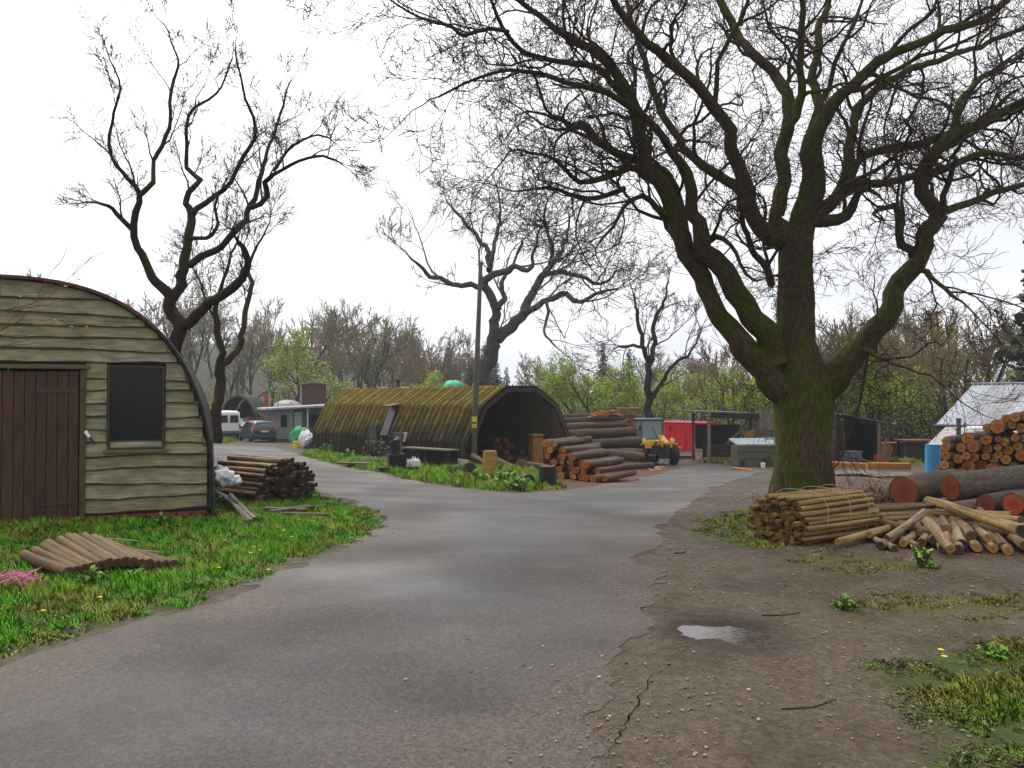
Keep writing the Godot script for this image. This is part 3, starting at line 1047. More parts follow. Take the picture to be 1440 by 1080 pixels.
func grow(mb: MB, tw: MB, p: Vector3, dir: Vector3, ln: float, r: float, lvl: int, st: Dictionary) -> void:
	var steps := clampi(int(ln / st.seg), 3, 9)
	if lvl >= st.n.size(): steps = 3
	var pts := PackedVector3Array([p])
	var rad := PackedFloat32Array([r])
	var d := dir
	var least: float = st.thick
	var ends := maxf(least * 0.6, r * 0.3)
	for k in steps:
		var w: float = st.crook
		d = (d + Vector3(rng.randf_range(-w, w), rng.randf_range(-w, w), rng.randf_range(-w, w)) + Vector3.UP * st.up).normalized()
		p += d * ln / steps
		pts.append(p)
		rad.append(lerpf(r, ends, pow((k + 1.0) / steps, 0.8)))
	limb(mb, tw, pts, rad, st)
	if lvl >= st.n.size():
		if st.has("tips"): st.tips.append(p)
		return
	var nc: int = st.n[lvl]
	for k in nc:
		var t := lerpf(0.28, 1.0, (k + rng.randf()) / nc)
		if k == nc - 1: t = 1.0
		var fi := t * steps
		var i := mini(int(fi), steps - 1)
		var q := pts[i].lerp(pts[i + 1], fi - i)
		var rr := lerpf(rad[i], rad[i + 1], fi - i)
		var cd := side_dir((pts[i + 1] - pts[i]).normalized(), deg_to_rad(st.ang) * rng.randf_range(0.55, 1.25) * (0.4 if t == 1.0 else 1.0))
		grow(mb, tw, q, cd, ln * st.lr * rng.randf_range(0.7, 1.15) * (1.15 - 0.45 * t), maxf(least, rr * rng.randf_range(0.5, 0.75)), lvl + 1, st)

# a limb traced as points of the picture; the depth runs from d0 to d1, and twigs sprout along it
func traced(mb: MB, tw: MB, px: Array, d0: float, d1: float, st: Dictionary, sprouts: float, from := 0.25, lvl := 0, twl := 1.0) -> void:
	var raw := PackedVector3Array()
	var rr := PackedFloat32Array()
	var m := px.size()
	for k in m:
		var d := lerpf(d0, d1, pow(float(k) / (m - 1), 1.3))
		raw.append(at(px[k][0], px[k][1], d))
		rr.append(px[k][2] * d / F * st.get("thin", 1.0))
	var pts := PackedVector3Array()
	var rad := PackedFloat32Array()
	for k in m - 1:
		var a := raw[maxi(k - 1, 0)]
		var b := raw[k]
		var c := raw[k + 1]
		var e := raw[mini(k + 2, m - 1)]
		var sub := clampi(int(b.distance_to(c) / 0.2), 2, 10)
		for q in sub:
			var t := float(q) / sub
			var p := b.cubic_interpolate(c, a, e, t)
			if k + q > 0:
				var wob: float = clampf(rr[k] * 0.8, 0.03, 0.11) * st.get("wob", 1.0)
				p += Vector3(noise.get_noise_3d(p.x * 9.0, p.y * 9.0, p.z * 9.0 + 50.0), noise.get_noise_3d(p.x * 9.0 + 90.0, p.y * 9.0, p.z * 9.0), noise.get_noise_3d(p.x * 9.0, p.y * 9.0 + 70.0, p.z * 9.0)) * wob * 2.2
			pts.append(p)
			rad.append(lerpf(rr[k], rr[k + 1], t) * rng.randf_range(0.95, 1.06))
	pts.append(raw[m - 1])
	rad.append(rr[m - 1])
	limb(mb, tw, pts, rad, st)
	var total := 0.0
	for k in pts.size() - 1: total += pts[k].distance_to(pts[k + 1])
	var go := total * from
	var run := 0.0
	for k in pts.size() - 1:
		var sl := pts[k].distance_to(pts[k + 1])
		while go < run + sl:
			var q := pts[k].lerp(pts[k + 1], (go - run) / sl)
			var dd := (pts[k + 1] - pts[k]).normalized()
			var cd := side_dir(dd, deg_to_rad(rng.randf_range(35, 75)))
			cd = (cd + Vector3.UP * st.get("lift", 0.15) + dd * 0.3).normalized()
			var ln: float = st.len0 * twl * rng.randf_range(0.5, 1.25) * (1.0 - 0.35 * go / total)
			if st.has("boss") and rad[k] > 0.1 and rng.randf() < 0.45:
				grow(mb, tw, q, cd, ln * 1.5, clampf(rad[k] * 0.5, 0.05, 0.1), lvl, st)
			else:
				grow(mb, tw, q, cd, ln, clampf(rad[k] * 0.5, st.thick * 1.5, st.r0), lvl, st)
			go += rng.randf_range(0.6, 1.4) / sprouts
		run += sl
	if sprouts < 0.1: return
	grow(mb, tw, pts[pts.size() - 1], (pts[pts.size() - 1] - pts[pts.size() - 2]).normalized(), st.len0 * twl * 0.55, maxf(rad[rad.size() - 1] * 0.9, st.thick * 1.5), lvl, st)

func big_oak() -> void:
	var d := 15.6
	var base := at(1128, 698, d)
	base.y = gy(base.x, base.z)
	var tree := thing("oak_tree", "massive bare oak with mossy spreading limbs above the stake bundle", "tree")
	var st := {"boss": true, "thin": 0.75, "bark": C(112, 98, 66), "moss": C(98, 110, 6), "twig": C(64, 50, 42), "n": [6, 5, 4], "ang": 48.0, "lr": 0.6, "crook": 0.48, "up": 0.03, "seg": 0.16, "thick": 0.0055, "len0": 2.5, "r0": 0.045, "split": 0.045, "mossy": 0.27, "lift": 0.2}
	var tr := MB.new()
	var tw := MB.new()
	# trunk with flared roots
	var prof := [[1126, 712, 41], [1127, 698, 38], [1128, 676, 36], [1129, 640, 35], [1130, 605, 37], [1130, 575, 38], [1127, 545, 41], [1122, 518, 35], [1119, 480, 27], [1118, 440, 24], [1118, 400, 23], [1118, 365, 22], [1119, 335, 21]]
	var pts := PackedVector3Array()
	var rad := PackedFloat32Array()
	for q in prof:
		pts.append(at(q[0], q[1], d))
		rad.append(q[2] * d / F)
	var p2 := PackedVector3Array()
	var r2 := PackedFloat32Array()
	for k in pts.size() - 1:
		for q in 3:
			p2.append(pts[k].lerp(pts[k + 1], q / 3.0)); r2.append(lerpf(rad[k], rad[k + 1], q / 3.0))
	p2.append(pts[pts.size() - 1]); r2.append(rad[rad.size() - 1])
	tr.tube(p2, r2, 40, st.bark, false, 4.0, 0.6)
	for k in tr.v.size():
		var v := tr.v[k]
		var o := tr.n[k]
		var an := atan2(o.z, o.x)
		var low := smoothstep(1.0, -0.4, v.y - base.y - 0.2)
		var fl := 0.03 * sin(an * 7.0 + v.y) + 0.06 * noise.get_noise_3d(o.x * 14.0, v.y * 6.0, o.z * 14.0) + 0.08 * low * sin(an * 5.0 + 0.7) + 0.06 * low
		tr.v[k] = v + o * fl
	moss_over(tr, 0, st)
	put("trunk", tr, M.tree_bark, tree)
	var limbs := [
		[[[1108, 550, 30], [1085, 535, 29], [1060, 505, 25], [1030, 470, 21], [998, 430, 18], [984, 385, 17], [964, 332, 17], [935, 278, 16], [912, 225, 15], [898, 175, 12], [880, 125, 11], [843, 78, 9], [792, 50, 7], [742, 12, 5], [700, -30, 3]], 15.6, 14.0],
		[[[1095, 520, 26], [1070, 470, 23], [1039, 431, 21], [1019, 385, 19], [998, 350, 17], [980, 318, 14], [970, 285, 12], [962, 236, 9], [940, 205, 8], [924, 187, 7], [893, 152, 7], [868, 140, 6], [830, 128, 5], [738, 101, 4], [687, 105, 3], [617, 136, 2]], 15.4, 12.5],
		[[[1112, 345, 24], [1084, 330, 17], [1054, 292, 14], [1043, 255, 13], [1035, 215, 12], [1002, 155, 11], [967, 113, 10], [932, 82, 9], [909, 60, 8], [870, 8, 7], [840, -40, 5]], 15.6, 13.5],
		[[[1050, 285, 11], [1018, 250, 10], [990, 228, 9], [962, 205, 8], [935, 165, 7], [915, 120, 6], [895, 60, 5], [880, 0, 4], [870, -50, 3]], 15.5, 17.5],
		[[[1114, 345, 22], [1098, 310, 14], [1099, 253, 13], [1107, 187, 12], [1099, 128, 11], [1084, 97, 10], [1057, 74, 9], [1033, 43, 8], [1014, 0, 7], [1005, -50, 5]], 15.6, 16.8],
		[[[1104, 200, 10], [1118, 150, 9], [1127, 93, 7], [1130, 39, 6], [1125, -20, 4]], 15.7, 14.6],
		[[[1122, 350, 27], [1136, 318, 25], [1138, 272, 23], [1143, 218, 20], [1158, 180, 14], [1173, 150, 12], [1212, 101, 10], [1251, 78, 9], [1290, 62, 8], [1329, 43, 8], [1379, 23, 7], [1430, -15, 5]], 15.6, 13.6],
		[[[1146, 215, 14], [1150, 150, 10], [1142, 110, 8], [1148, 60, 7], [1162, 0, 6], [1170, -50, 4]], 15.6, 17.6],
		[[[1150, 318, 15], [1170, 285, 13], [1193, 262, 12], [1220, 258, 8], [1250, 254, 7], [1282, 249, 7], [1329, 235, 7], [1368, 220, 6], [1440, 222, 5], [1500, 215, 3]], 15.5, 14.0],
		[[[1158, 312, 12], [1185, 308, 11], [1202, 293, 9], [1208, 275, 7], [1225, 270, 4], [1240, 280, 2]], 15.4, 14.4],
		[[[1176, 278, 11], [1193, 225, 10], [1206, 175, 8], [1210, 148, 8], [1251, 113, 7], [1320, 86, 6], [1380, 66, 5], [1460, 35, 4]], 15.5, 17.0],
		[[[1188, 262, 8], [1212, 222, 8], [1240, 217, 7], [1290, 205, 8], [1335, 190, 8]], 15.5, 15.2],
		[[[1155, 545, 34], [1180, 520, 28], [1205, 495, 23], [1224, 476, 20], [1248, 435, 19], [1270, 392, 18], [1288, 349, 17], [1303, 318, 16], [1314, 298, 14], [1300, 264, 13], [1306, 226, 13], [1331, 195, 12], [1379, 172, 10], [1440, 145, 8], [1510, 112, 5]], 15.6, 14.2],
		[[[1310, 306, 10], [1330, 296, 8], [1368, 283, 7], [1399, 268, 6], [1445, 258, 5], [1500, 240, 3]], 14.9, 16.5],
		[[[1284, 360, 9], [1264, 342, 8], [1262, 310, 7], [1258, 290, 6], [1232, 296, 4]], 15.1, 14.2],
		[[[1330, 195, 8], [1350, 160, 7], [1368, 120, 6], [1400, 95, 5], [1440, 75, 4]], 14.7, 16.8],
		[[[980, 365, 9], [966, 330, 8], [935, 240, 7], [905, 240, 7], [885, 237, 7], [850, 250, 6], [815, 255, 5], [792, 237, 4], [769, 218, 3], [730, 210, 2]], 15.3, 13.2],
		[[[896, 225, 9], [874, 215, 8], [847, 202, 8], [832, 190, 8], [815, 176, 8], [805, 178, 7], [790, 166, 4]], 14.9, 14.2],
		[[[890, 150, 8], [860, 118, 6], [843, 97, 6], [792, 88, 5], [738, 74, 5], [722, 60, 4], [707, 35, 4], [690, 0, 3], [670, -30, 2]], 14.7, 12.4],
		[[[716, 45, 4], [690, 40, 4], [652, 50, 4], [635, 40, 3], [590, 26, 2.5], [560, 8, 2], [530, -10, 1.2]], 12.7, 12.0],
		[[[960, 320, 8], [930, 300, 6], [905, 275, 5], [880, 290, 4], [862, 320, 3], [840, 345, 2]], 15.2, 14.2],
		[[[878, 265, 6], [840, 280, 5], [810, 275, 4], [770, 262, 3], [735, 268, 2]], 15.0, 13.8],
		[[[990, 345, 8], [1010, 330, 6], [1030, 345, 4], [1050, 385, 3], [1065, 395, 2]], 15.2, 14.0],
		[[[1085, 400, 8], [1060, 360, 6], [1048, 320, 5], [1040, 290, 4]], 15.4, 13.4],
		[[[1294, 380, 6], [1312, 392, 4], [1328, 405, 4], [1345, 420, 3]], 14.9, 13.8],
		[[[1216, 492, 6], [1240, 505, 5], [1258, 505, 3]], 15.2, 14.0],
	]
	for l in limbs:
		var mb := MB.new()
		var wide: float = l[0][0][2]
		traced(mb, tw, l[0], l[1], l[2], st, 2.2 if wide > 8 else 2.8, 0.5 if wide > 20 else (0.2 if wide > 9 else 0.05))
		put("limb", mb, M.tree_bark, tree)
	# twigs that sprout from the fork and hang round it
	for k in 26:
		var an := rng.randf() * TAU
		var p := at(1126, rng.randf_range(500, 590), d) + Vector3(cos(an), 0, sin(an)) * 0.6
		grow(tw, tw, p, (Vector3(cos(an), rng.randf_range(-0.5, 0.4), sin(an))).normalized(), rng.randf_range(0.6, 1.3), 0.008, 1, st)
	var cr := put("crown", tw, M.twig, tree)
	cr.set_meta("kind", "stuff")

func traced_trees() -> void:
	# the bare tree behind the timber hut
	var st := {"thin": 0.78, "bark": C(70, 56, 42), "moss": C(98, 88, 22), "twig": C(72, 52, 48), "n": [5, 5, 3], "ang": 44.0, "lr": 0.62, "crook": 0.34, "up": 0.06, "seg": 0.22, "thick": 0.007, "len0": 1.5, "r0": 0.03, "split": 0.04, "mossy": -0.05, "lift": 0.4}
	var d := 20.0
	var t := thing("bare_tree", "tall bare tree with crooked limbs rising behind the timber hut", "tree")
	var tw := MB.new()
	var tr := MB.new()
	traced(tr, tw, [[246, 640, 15], [247, 560, 14], [248, 500, 13], [250, 470, 13], [247, 440, 12], [240, 418, 10]], d, d, st, 0.01, 0.99)
	put("trunk", tr, M.tree_bark, t)
	for l in [
		[[[240, 418, 10], [225, 403, 8.5], [211, 390, 8], [196, 358, 7], [188, 330, 6.5], [195, 298, 6], [197, 272, 5], [179, 251, 4], [155, 219, 3], [160, 159, 2.5], [169, 126, 2], [155, 85, 1.2]], 20.0, 18.8, 0.4],
		[[[197, 274, 5], [216, 256, 4.5], [218, 228, 4], [239, 182, 3.6], [240, 126, 3], [250, 85, 2.2], [230, 34, 1.2]], 19.6, 21.0, 0.2],
		[[[188, 325, 5], [165, 302, 4], [150, 290, 3.5], [137, 285, 2.5]], 19.7, 19.0, 0.3],
		[[[242, 420, 10], [257, 376, 9], [264, 335, 8], [271, 302, 7], [258, 284, 5.5], [263, 270, 5], [281, 254, 4.5], [262, 236, 4], [264, 177, 3], [276, 150, 2.5], [304, 131, 2.2], [327, 82, 1.3]], 20.0, 21.5, 0.4],
		[[[271, 302, 6], [290, 284, 5], [322, 256, 4], [350, 210, 3.5], [359, 177, 3], [345, 140, 2.3], [336, 90, 2], [331, 62, 1]], 20.3, 18.6, 0.2],
		[[[260, 372, 7], [299, 353, 6], [341, 316, 6], [352, 288, 5], [368, 242, 4], [378, 210, 3], [401, 140, 2], [410, 112, 1]], 20.1, 22.0, 0.3],
		[[[352, 292, 5], [375, 275, 5], [373, 256, 5], [396, 235, 3.5], [443, 219, 2.8], [468, 224, 2], [482, 232, 1.2]], 20.6, 19.0, 0.1],
		[[[385, 240, 3], [410, 205, 2.5], [447, 190, 2], [470, 200, 1]], 20.0, 21.0, 0.1],
		[[[252, 462, 11], [275, 442, 10], [299, 427, 9], [331, 404, 8], [347, 378, 7], [343, 355, 6], [336, 342, 4]], 20.0, 19.0, 0.6],
		[[[266, 335, 4], [285, 333, 3.5], [300, 330, 3.5], [308, 316, 3], [302, 290, 2.5], [312, 265, 1.5]], 20.05, 19.4, 0.3],
	]:
		var mb := MB.new()
		traced(mb, tw, l[0], l[1], l[2], st, 1.5, l[3])
		put("limb", mb, M.tree_bark, t)
	put("crown", tw, M.twig, t).set_meta("kind", "stuff")

	# the smaller forked one beside it
	d = 31.0
	t = thing("bare_tree", "smaller forked bare tree beside the white van", "tree")
	tw = MB.new()
	tr = MB.new()
	st.thick = 0.011
	st.len0 = 1.9
	st.seg = 0.3
	traced(tr, tw, [[303, 622, 12], [304, 600, 10], [305, 560, 9], [307, 525, 9], [312, 508, 9]], d, d, st, 0.01, 0.99)
	put("trunk", tr, M.tree_bark, t)
	for l in [
		[[[310, 512, 7], [315, 494, 6], [308, 473, 6], [303, 447, 5.5], [306, 420, 4], [315, 390, 3], [330, 350, 2], [338, 320, 1]], 31.0, 29.5, 0.3],
		[[[313, 510, 7], [330, 501, 6], [339, 488, 5.5], [339, 466, 5], [348, 428, 4.5], [355, 400, 4], [350, 370, 3], [368, 335, 2], [380, 310, 1]], 31.0, 32.5, 0.3],
		[[[303, 450, 3], [290, 420, 2.5], [280, 390, 2], [265, 370, 1]], 30.4, 32.0, 0.1],
	]:
		var mb := MB.new()
		traced(mb, tw, l[0], l[1], l[2], st, 1.4, l[3])
		put("limb", mb, M.tree_bark, t)
	put("crown", tw, M.twig, t).set_meta("kind", "stuff")

	# the leaning tree behind the mossy hut
	d = 47.0
	t = thing("bare_tree", "wide bare tree leaning up from behind the mossy hut", "tree")
	tw = MB.new()
	tr = MB.new()
	st = {"thin": 0.86, "bark": C(112, 106, 96), "moss": C(112, 108, 80), "twig": C(124, 116, 112), "n": [5, 4, 4], "ang": 44.0, "lr": 0.6, "crook": 0.32, "up": 0.04, "seg": 0.5, "thick": 0.016, "len0": 4.6, "r0": 0.08, "split": 0.09, "mossy": -0.1, "lift": 0.4}  # bark and twig colours paled to paint in a lens-flare haze
	traced(tr, tw, [[672, 620, 16], [674, 570, 14], [677, 538, 13], [687, 504, 12.5], [698, 480, 12]], d, d, st, 0.01, 0.99)
	put("trunk", tr, M.tree_bark, t)
	for l in [
		[[[694, 490, 10], [693, 460, 8.5], [699, 437, 7.5], [684, 402, 7], [691, 387, 6], [718, 377, 5], [745, 377, 3.5], [750, 350, 2.5], [762, 320, 1.5]], 47.0, 45.0, 0.4],
		[[[701, 435, 5], [707, 415, 4.5], [708, 394, 3.5], [720, 375, 2.5], [735, 340, 1.5]], 46.5, 49.0, 0.2],
		[[[684, 405, 5], [667, 401, 4.5], [636, 398, 4], [605, 387, 3.5], [590, 372, 2.5], [575, 360, 1.3]], 46.3, 44.0, 0.15],
		[[[687, 380, 5], [684, 350, 4], [660, 319, 3], [645, 300, 2.5], [628, 282, 1.3]], 46.4, 48.5, 0.15],
		[[[688, 372, 4], [700, 330, 3], [705, 295, 2], [700, 268, 1.2]], 46.4, 45.0, 0.15],
		[[[698, 480, 10], [721, 456, 9], [736, 441, 8], [745, 418, 7], [766, 387, 5.5], [790, 352, 3.5], [798, 325, 2.2], [800, 300, 1.3]], 47.0, 49.5, 0.35],
		[[[738, 440, 6], [763, 425, 5], [793, 415, 4.5], [806, 423, 4], [821, 423, 3.5], [848, 411, 2.5], [870, 405, 1.3]], 47.0, 45.0, 0.2],
		[[[762, 390, 4.5], [785, 384, 4], [814, 387, 3.5], [845, 398, 2.6], [868, 380, 1.4]], 48.0, 50.0, 0.15],
		[[[769, 424, 3], [768, 450, 2.5], [766, 468, 2], [782, 488, 1.3]], 46.5, 46.0, 0.1],
		[[[776, 375, 4], [775, 345, 3], [765, 310, 2.3], [770, 280, 1.4]], 48.4, 47.0, 0.1],
	]:
		var mb := MB.new()
		traced(mb, tw, l[0], l[1], l[2], st, 0.55, l[3])
		put("limb", mb, M.tree_bark, t)
	put("crown", tw, M.twig, t).set_meta("kind", "stuff")

	# the slim tree behind the loader
	d = 58.0
	t = thing("bare_tree", "slim bare tree standing between the loader and the timber stack", "tree")
	tw = MB.new()
	tr = MB.new()
	st = {"bark": C(58, 54, 46), "moss": C(70, 68, 40), "twig": C(78, 66, 60), "n": [4, 4, 3], "ang": 42.0, "lr": 0.6, "crook": 0.28, "up": 0.07, "seg": 0.6, "thick": 0.02, "len0": 3.6, "r0": 0.07, "split": 0.09, "mossy": -0.1, "lift": 0.5}
	traced(tr, tw, [[915, 622, 6.5], [914, 590, 5.5], [911, 545, 5], [913, 514, 4.5]], d, d, st, 0.01, 0.99)
	put("trunk", tr, M.tree_bark, t)
	for l in [
		[[[913, 516, 4], [905, 490, 3.3], [902, 465, 3], [895, 435, 2], [890, 410, 1]], 58.0, 57.0, 0.2],
		[[[913, 512, 4], [918, 490, 3.4], [921, 452, 3], [935, 420, 2], [940, 395, 1]], 58.0, 59.5, 0.2],
		[[[914, 570, 3.5], [924, 548, 3], [940, 521, 2.6], [957, 505, 2.2], [972, 495, 1.6], [985, 465, 1]], 58.0, 56.5, 0.2],
		[[[905, 490, 2.5], [885, 487, 2], [868, 488, 1.4]], 57.5, 56.5, 0.2],
	]:
		var mb := MB.new()
		traced(mb, tw, l[0], l[1], l[2], st, 0.7, l[3])
		put("limb", mb, M.tree_bark, t)
	put("crown", tw, M.twig, t).set_meta("kind", "stuff")

# whole trees for the background; the same few stand again, turned and scaled
func make_bare(sd: int, h: float, spread: float, twig: Color) -> Node3D:
	rng.seed = sd
	var o := Node3D.new()
	var tr := MB.new()
	var tw := MB.new()
	var st := {"bark": C(70, 64, 56), "moss": C(84, 82, 52), "twig": twig, "n": [8, 6, 5, 3], "ang": 40.0 * spread, "lr": 0.58, "crook": 0.24, "up": 0.07, "seg": 0.8, "thick": 0.03, "split": 0.08, "mossy": -0.1}
	grow(tr, tw, Vector3(0, -0.3, 0), Vector3(rng.randf_range(-0.1, 0.1), 1, 0).normalized(), h * 0.62, h * 0.018, 0, st)
	put("trunk", tr, M.tree_bark, o)
	put("crown", tw, M.twig, o).set_meta("kind", "stuff")
	return o

func make_leafy(sd: int, h: float, wide: float, col: Color, dry: Color, leaf: float, per: int) -> Node3D:
	rng.seed = sd
	var o := Node3D.new()
	var tr := MB.new()
	var tw := MB.new()
	var st := {"bark": C(74, 66, 54), "moss": C(84, 82, 52), "twig": C(76, 66, 52), "n": [9, 6, 4], "ang": 50.0 * wide, "lr": 0.5, "crook": 0.22, "up": 0.06, "seg": 0.8, "thick": 0.02, "split": 0.06, "mossy": -0.1, "tips": []}
	grow(tr, tw, Vector3(0, -0.3, 0), Vector3.UP, h * 0.7, h * 0.016, 0, st)
	put("trunk", tr, M.tree_bark, o)
	tr = MB.new()
	for tip in st.tips:
		var c0 := col.lerp(dry, clampf(rng.randf() * 0.7 + noise.get_noise_3dv(tip * 2.0) * 0.8, 0.0, 1.0))
		for k in per:
			var p: Vector3 = tip + Vector3(rng.randfn(), rng.randfn() * 0.8, rng.randfn()) * h * 0.03
			leaf_at(tw, p, leaf * rng.randf_range(0.6, 1.3), vary(c0, 0.18))
	put("crown", tw, M.leaf, o).set_meta("kind", "stuff")
	return o

func leaf_at(mb: MB, p: Vector3, s: float, c: Color) -> void:
	var a := Vector3(rng.randf_range(-1, 1), rng.randf_range(-0.6, 0.6), rng.randf_range(-1, 1)).normalized()
	var b := a.cross(Vector3(rng.randf_range(-0.7, 0.7), 1, rng.randf_range(-0.7, 0.7))).normalized()
	mb.quad(p - a * s * 0.5, p - b * s * 0.3, p + a * s * 0.5, p + b * s * 0.3, c)

func make_conifer(sd: int, h: float) -> Node3D:
	rng.seed = sd
	var o := Node3D.new()
	var tr := MB.new()
	tr.tube(PackedVector3Array([Vector3(0, -0.3, 0), Vector3(0, h * 0.5, 0), Vector3(0, h, 0)]), PackedFloat32Array([h * 0.014, h * 0.008, 0.02]), 7, C(66, 54, 44))
	put("trunk", tr, M.tree_bark, o)
	var cr := MB.new()
	var y := h * 0.14
	while y < h:
		var t := (y - h * 0.14) / (h * 0.86)
		var reach := h * 0.2 * pow(1.0 - t, 0.85) + 0.15
		for k in 9:
			var an := rng.randf() * TAU
			var dirv := Vector3(cos(an), -0.25, sin(an))
			var rr := reach * rng.randf_range(0.65, 1.1)
			var c := vary(C(52, 62, 38).lerp(C(74, 82, 46), rng.randf()), 0.15)
			var nseg := maxi(2, int(rr / 0.5))
			for q in nseg:
				var p := Vector3(0, y, 0) + dirv * rr * (q + 0.7) / nseg
				for w in 2:
					leaf_at(cr, p + Vector3(rng.randfn(), rng.randfn() * 0.5, rng.randfn()) * 0.16, rr * 0.36 * rng.randf_range(0.7, 1.2) + 0.15, c)
		y += h * 0.021
	put("crown", cr, M.leaf, o).set_meta("kind", "stuff")
	return o

func make_shrub(sd: int, h: float, w: float, col: Color, dry: Color, leaf: float, n: int) -> Node3D:
	rng.seed = sd
	var o := Node3D.new()
	var tw := MB.new()
	var lf := MB.new()
	for k in 16:
		var an := rng.randf() * TAU
		var e := Vector3(cos(an) * w * rng.randf_range(0.1, 0.9), h * rng.randf_range(0.6, 1.0), sin(an) * w * rng.randf_range(0.1, 0.9))
		var m := e * 0.5 + Vector3(rng.randfn(), 0, rng.randfn()) * 0.1 * w
		tw.tube(PackedVector3Array([Vector3(e.x * 0.15, -0.1, e.z * 0.15), m, e]), PackedFloat32Array([0.025, 0.016, 0.008]), 4, C(80, 66, 52))
		for q in n / 16:
			var p := m.lerp(e, rng.randf_range(-0.5, 1.05)) + Vector3(rng.randfn(), rng.randfn(), rng.randfn()) * 0.16 * minf(w, h)
			if p.y > 0.0:
				leaf_at(lf, p, leaf * rng.randf_range(0.6, 1.3), vary(col.lerp(dry, rng.randf()), 0.2))
	put("stem", tw, M.twig, o)
	put("foliage", lf, M.leaf, o).set_meta("kind", "stuff")
	return o

func plant_copy(proto: Node3D, called: String, label: String, cat: String, group: String, p: Vector3, s: float, turn := -1.0) -> Node3D:
	var o: Node3D = proto.duplicate()
	o.name = numbered(called)
	add_child(o)
	o.position = Vector3(p.x, gy(p.x, p.z) - 0.05, p.z)
	o.rotation.y = rng.randf() * TAU if turn < 0.0 else turn
	o.scale = Vector3.ONE * s
	tag(o, label, cat, group)
	return o

# how tall a tree really came out
func tall(o: Node3D) -> float:
	var top := 0.1
	for k in o.get_children():
		top = maxf(top, (k as MeshInstance3D).get_aabb().end.y)
	return top

# where a pixel column is seen at depth d, on the ground
func far_at(px: float, d: float) -> Vector3:
	var p := at(px, 560, d)
	return on(p)

# the height that reaches up to picture row py at that place
func reach(px: float, py: float, d: float) -> float:
	var p := far_at(px, d)
	return at(px, py, d).y - p.y

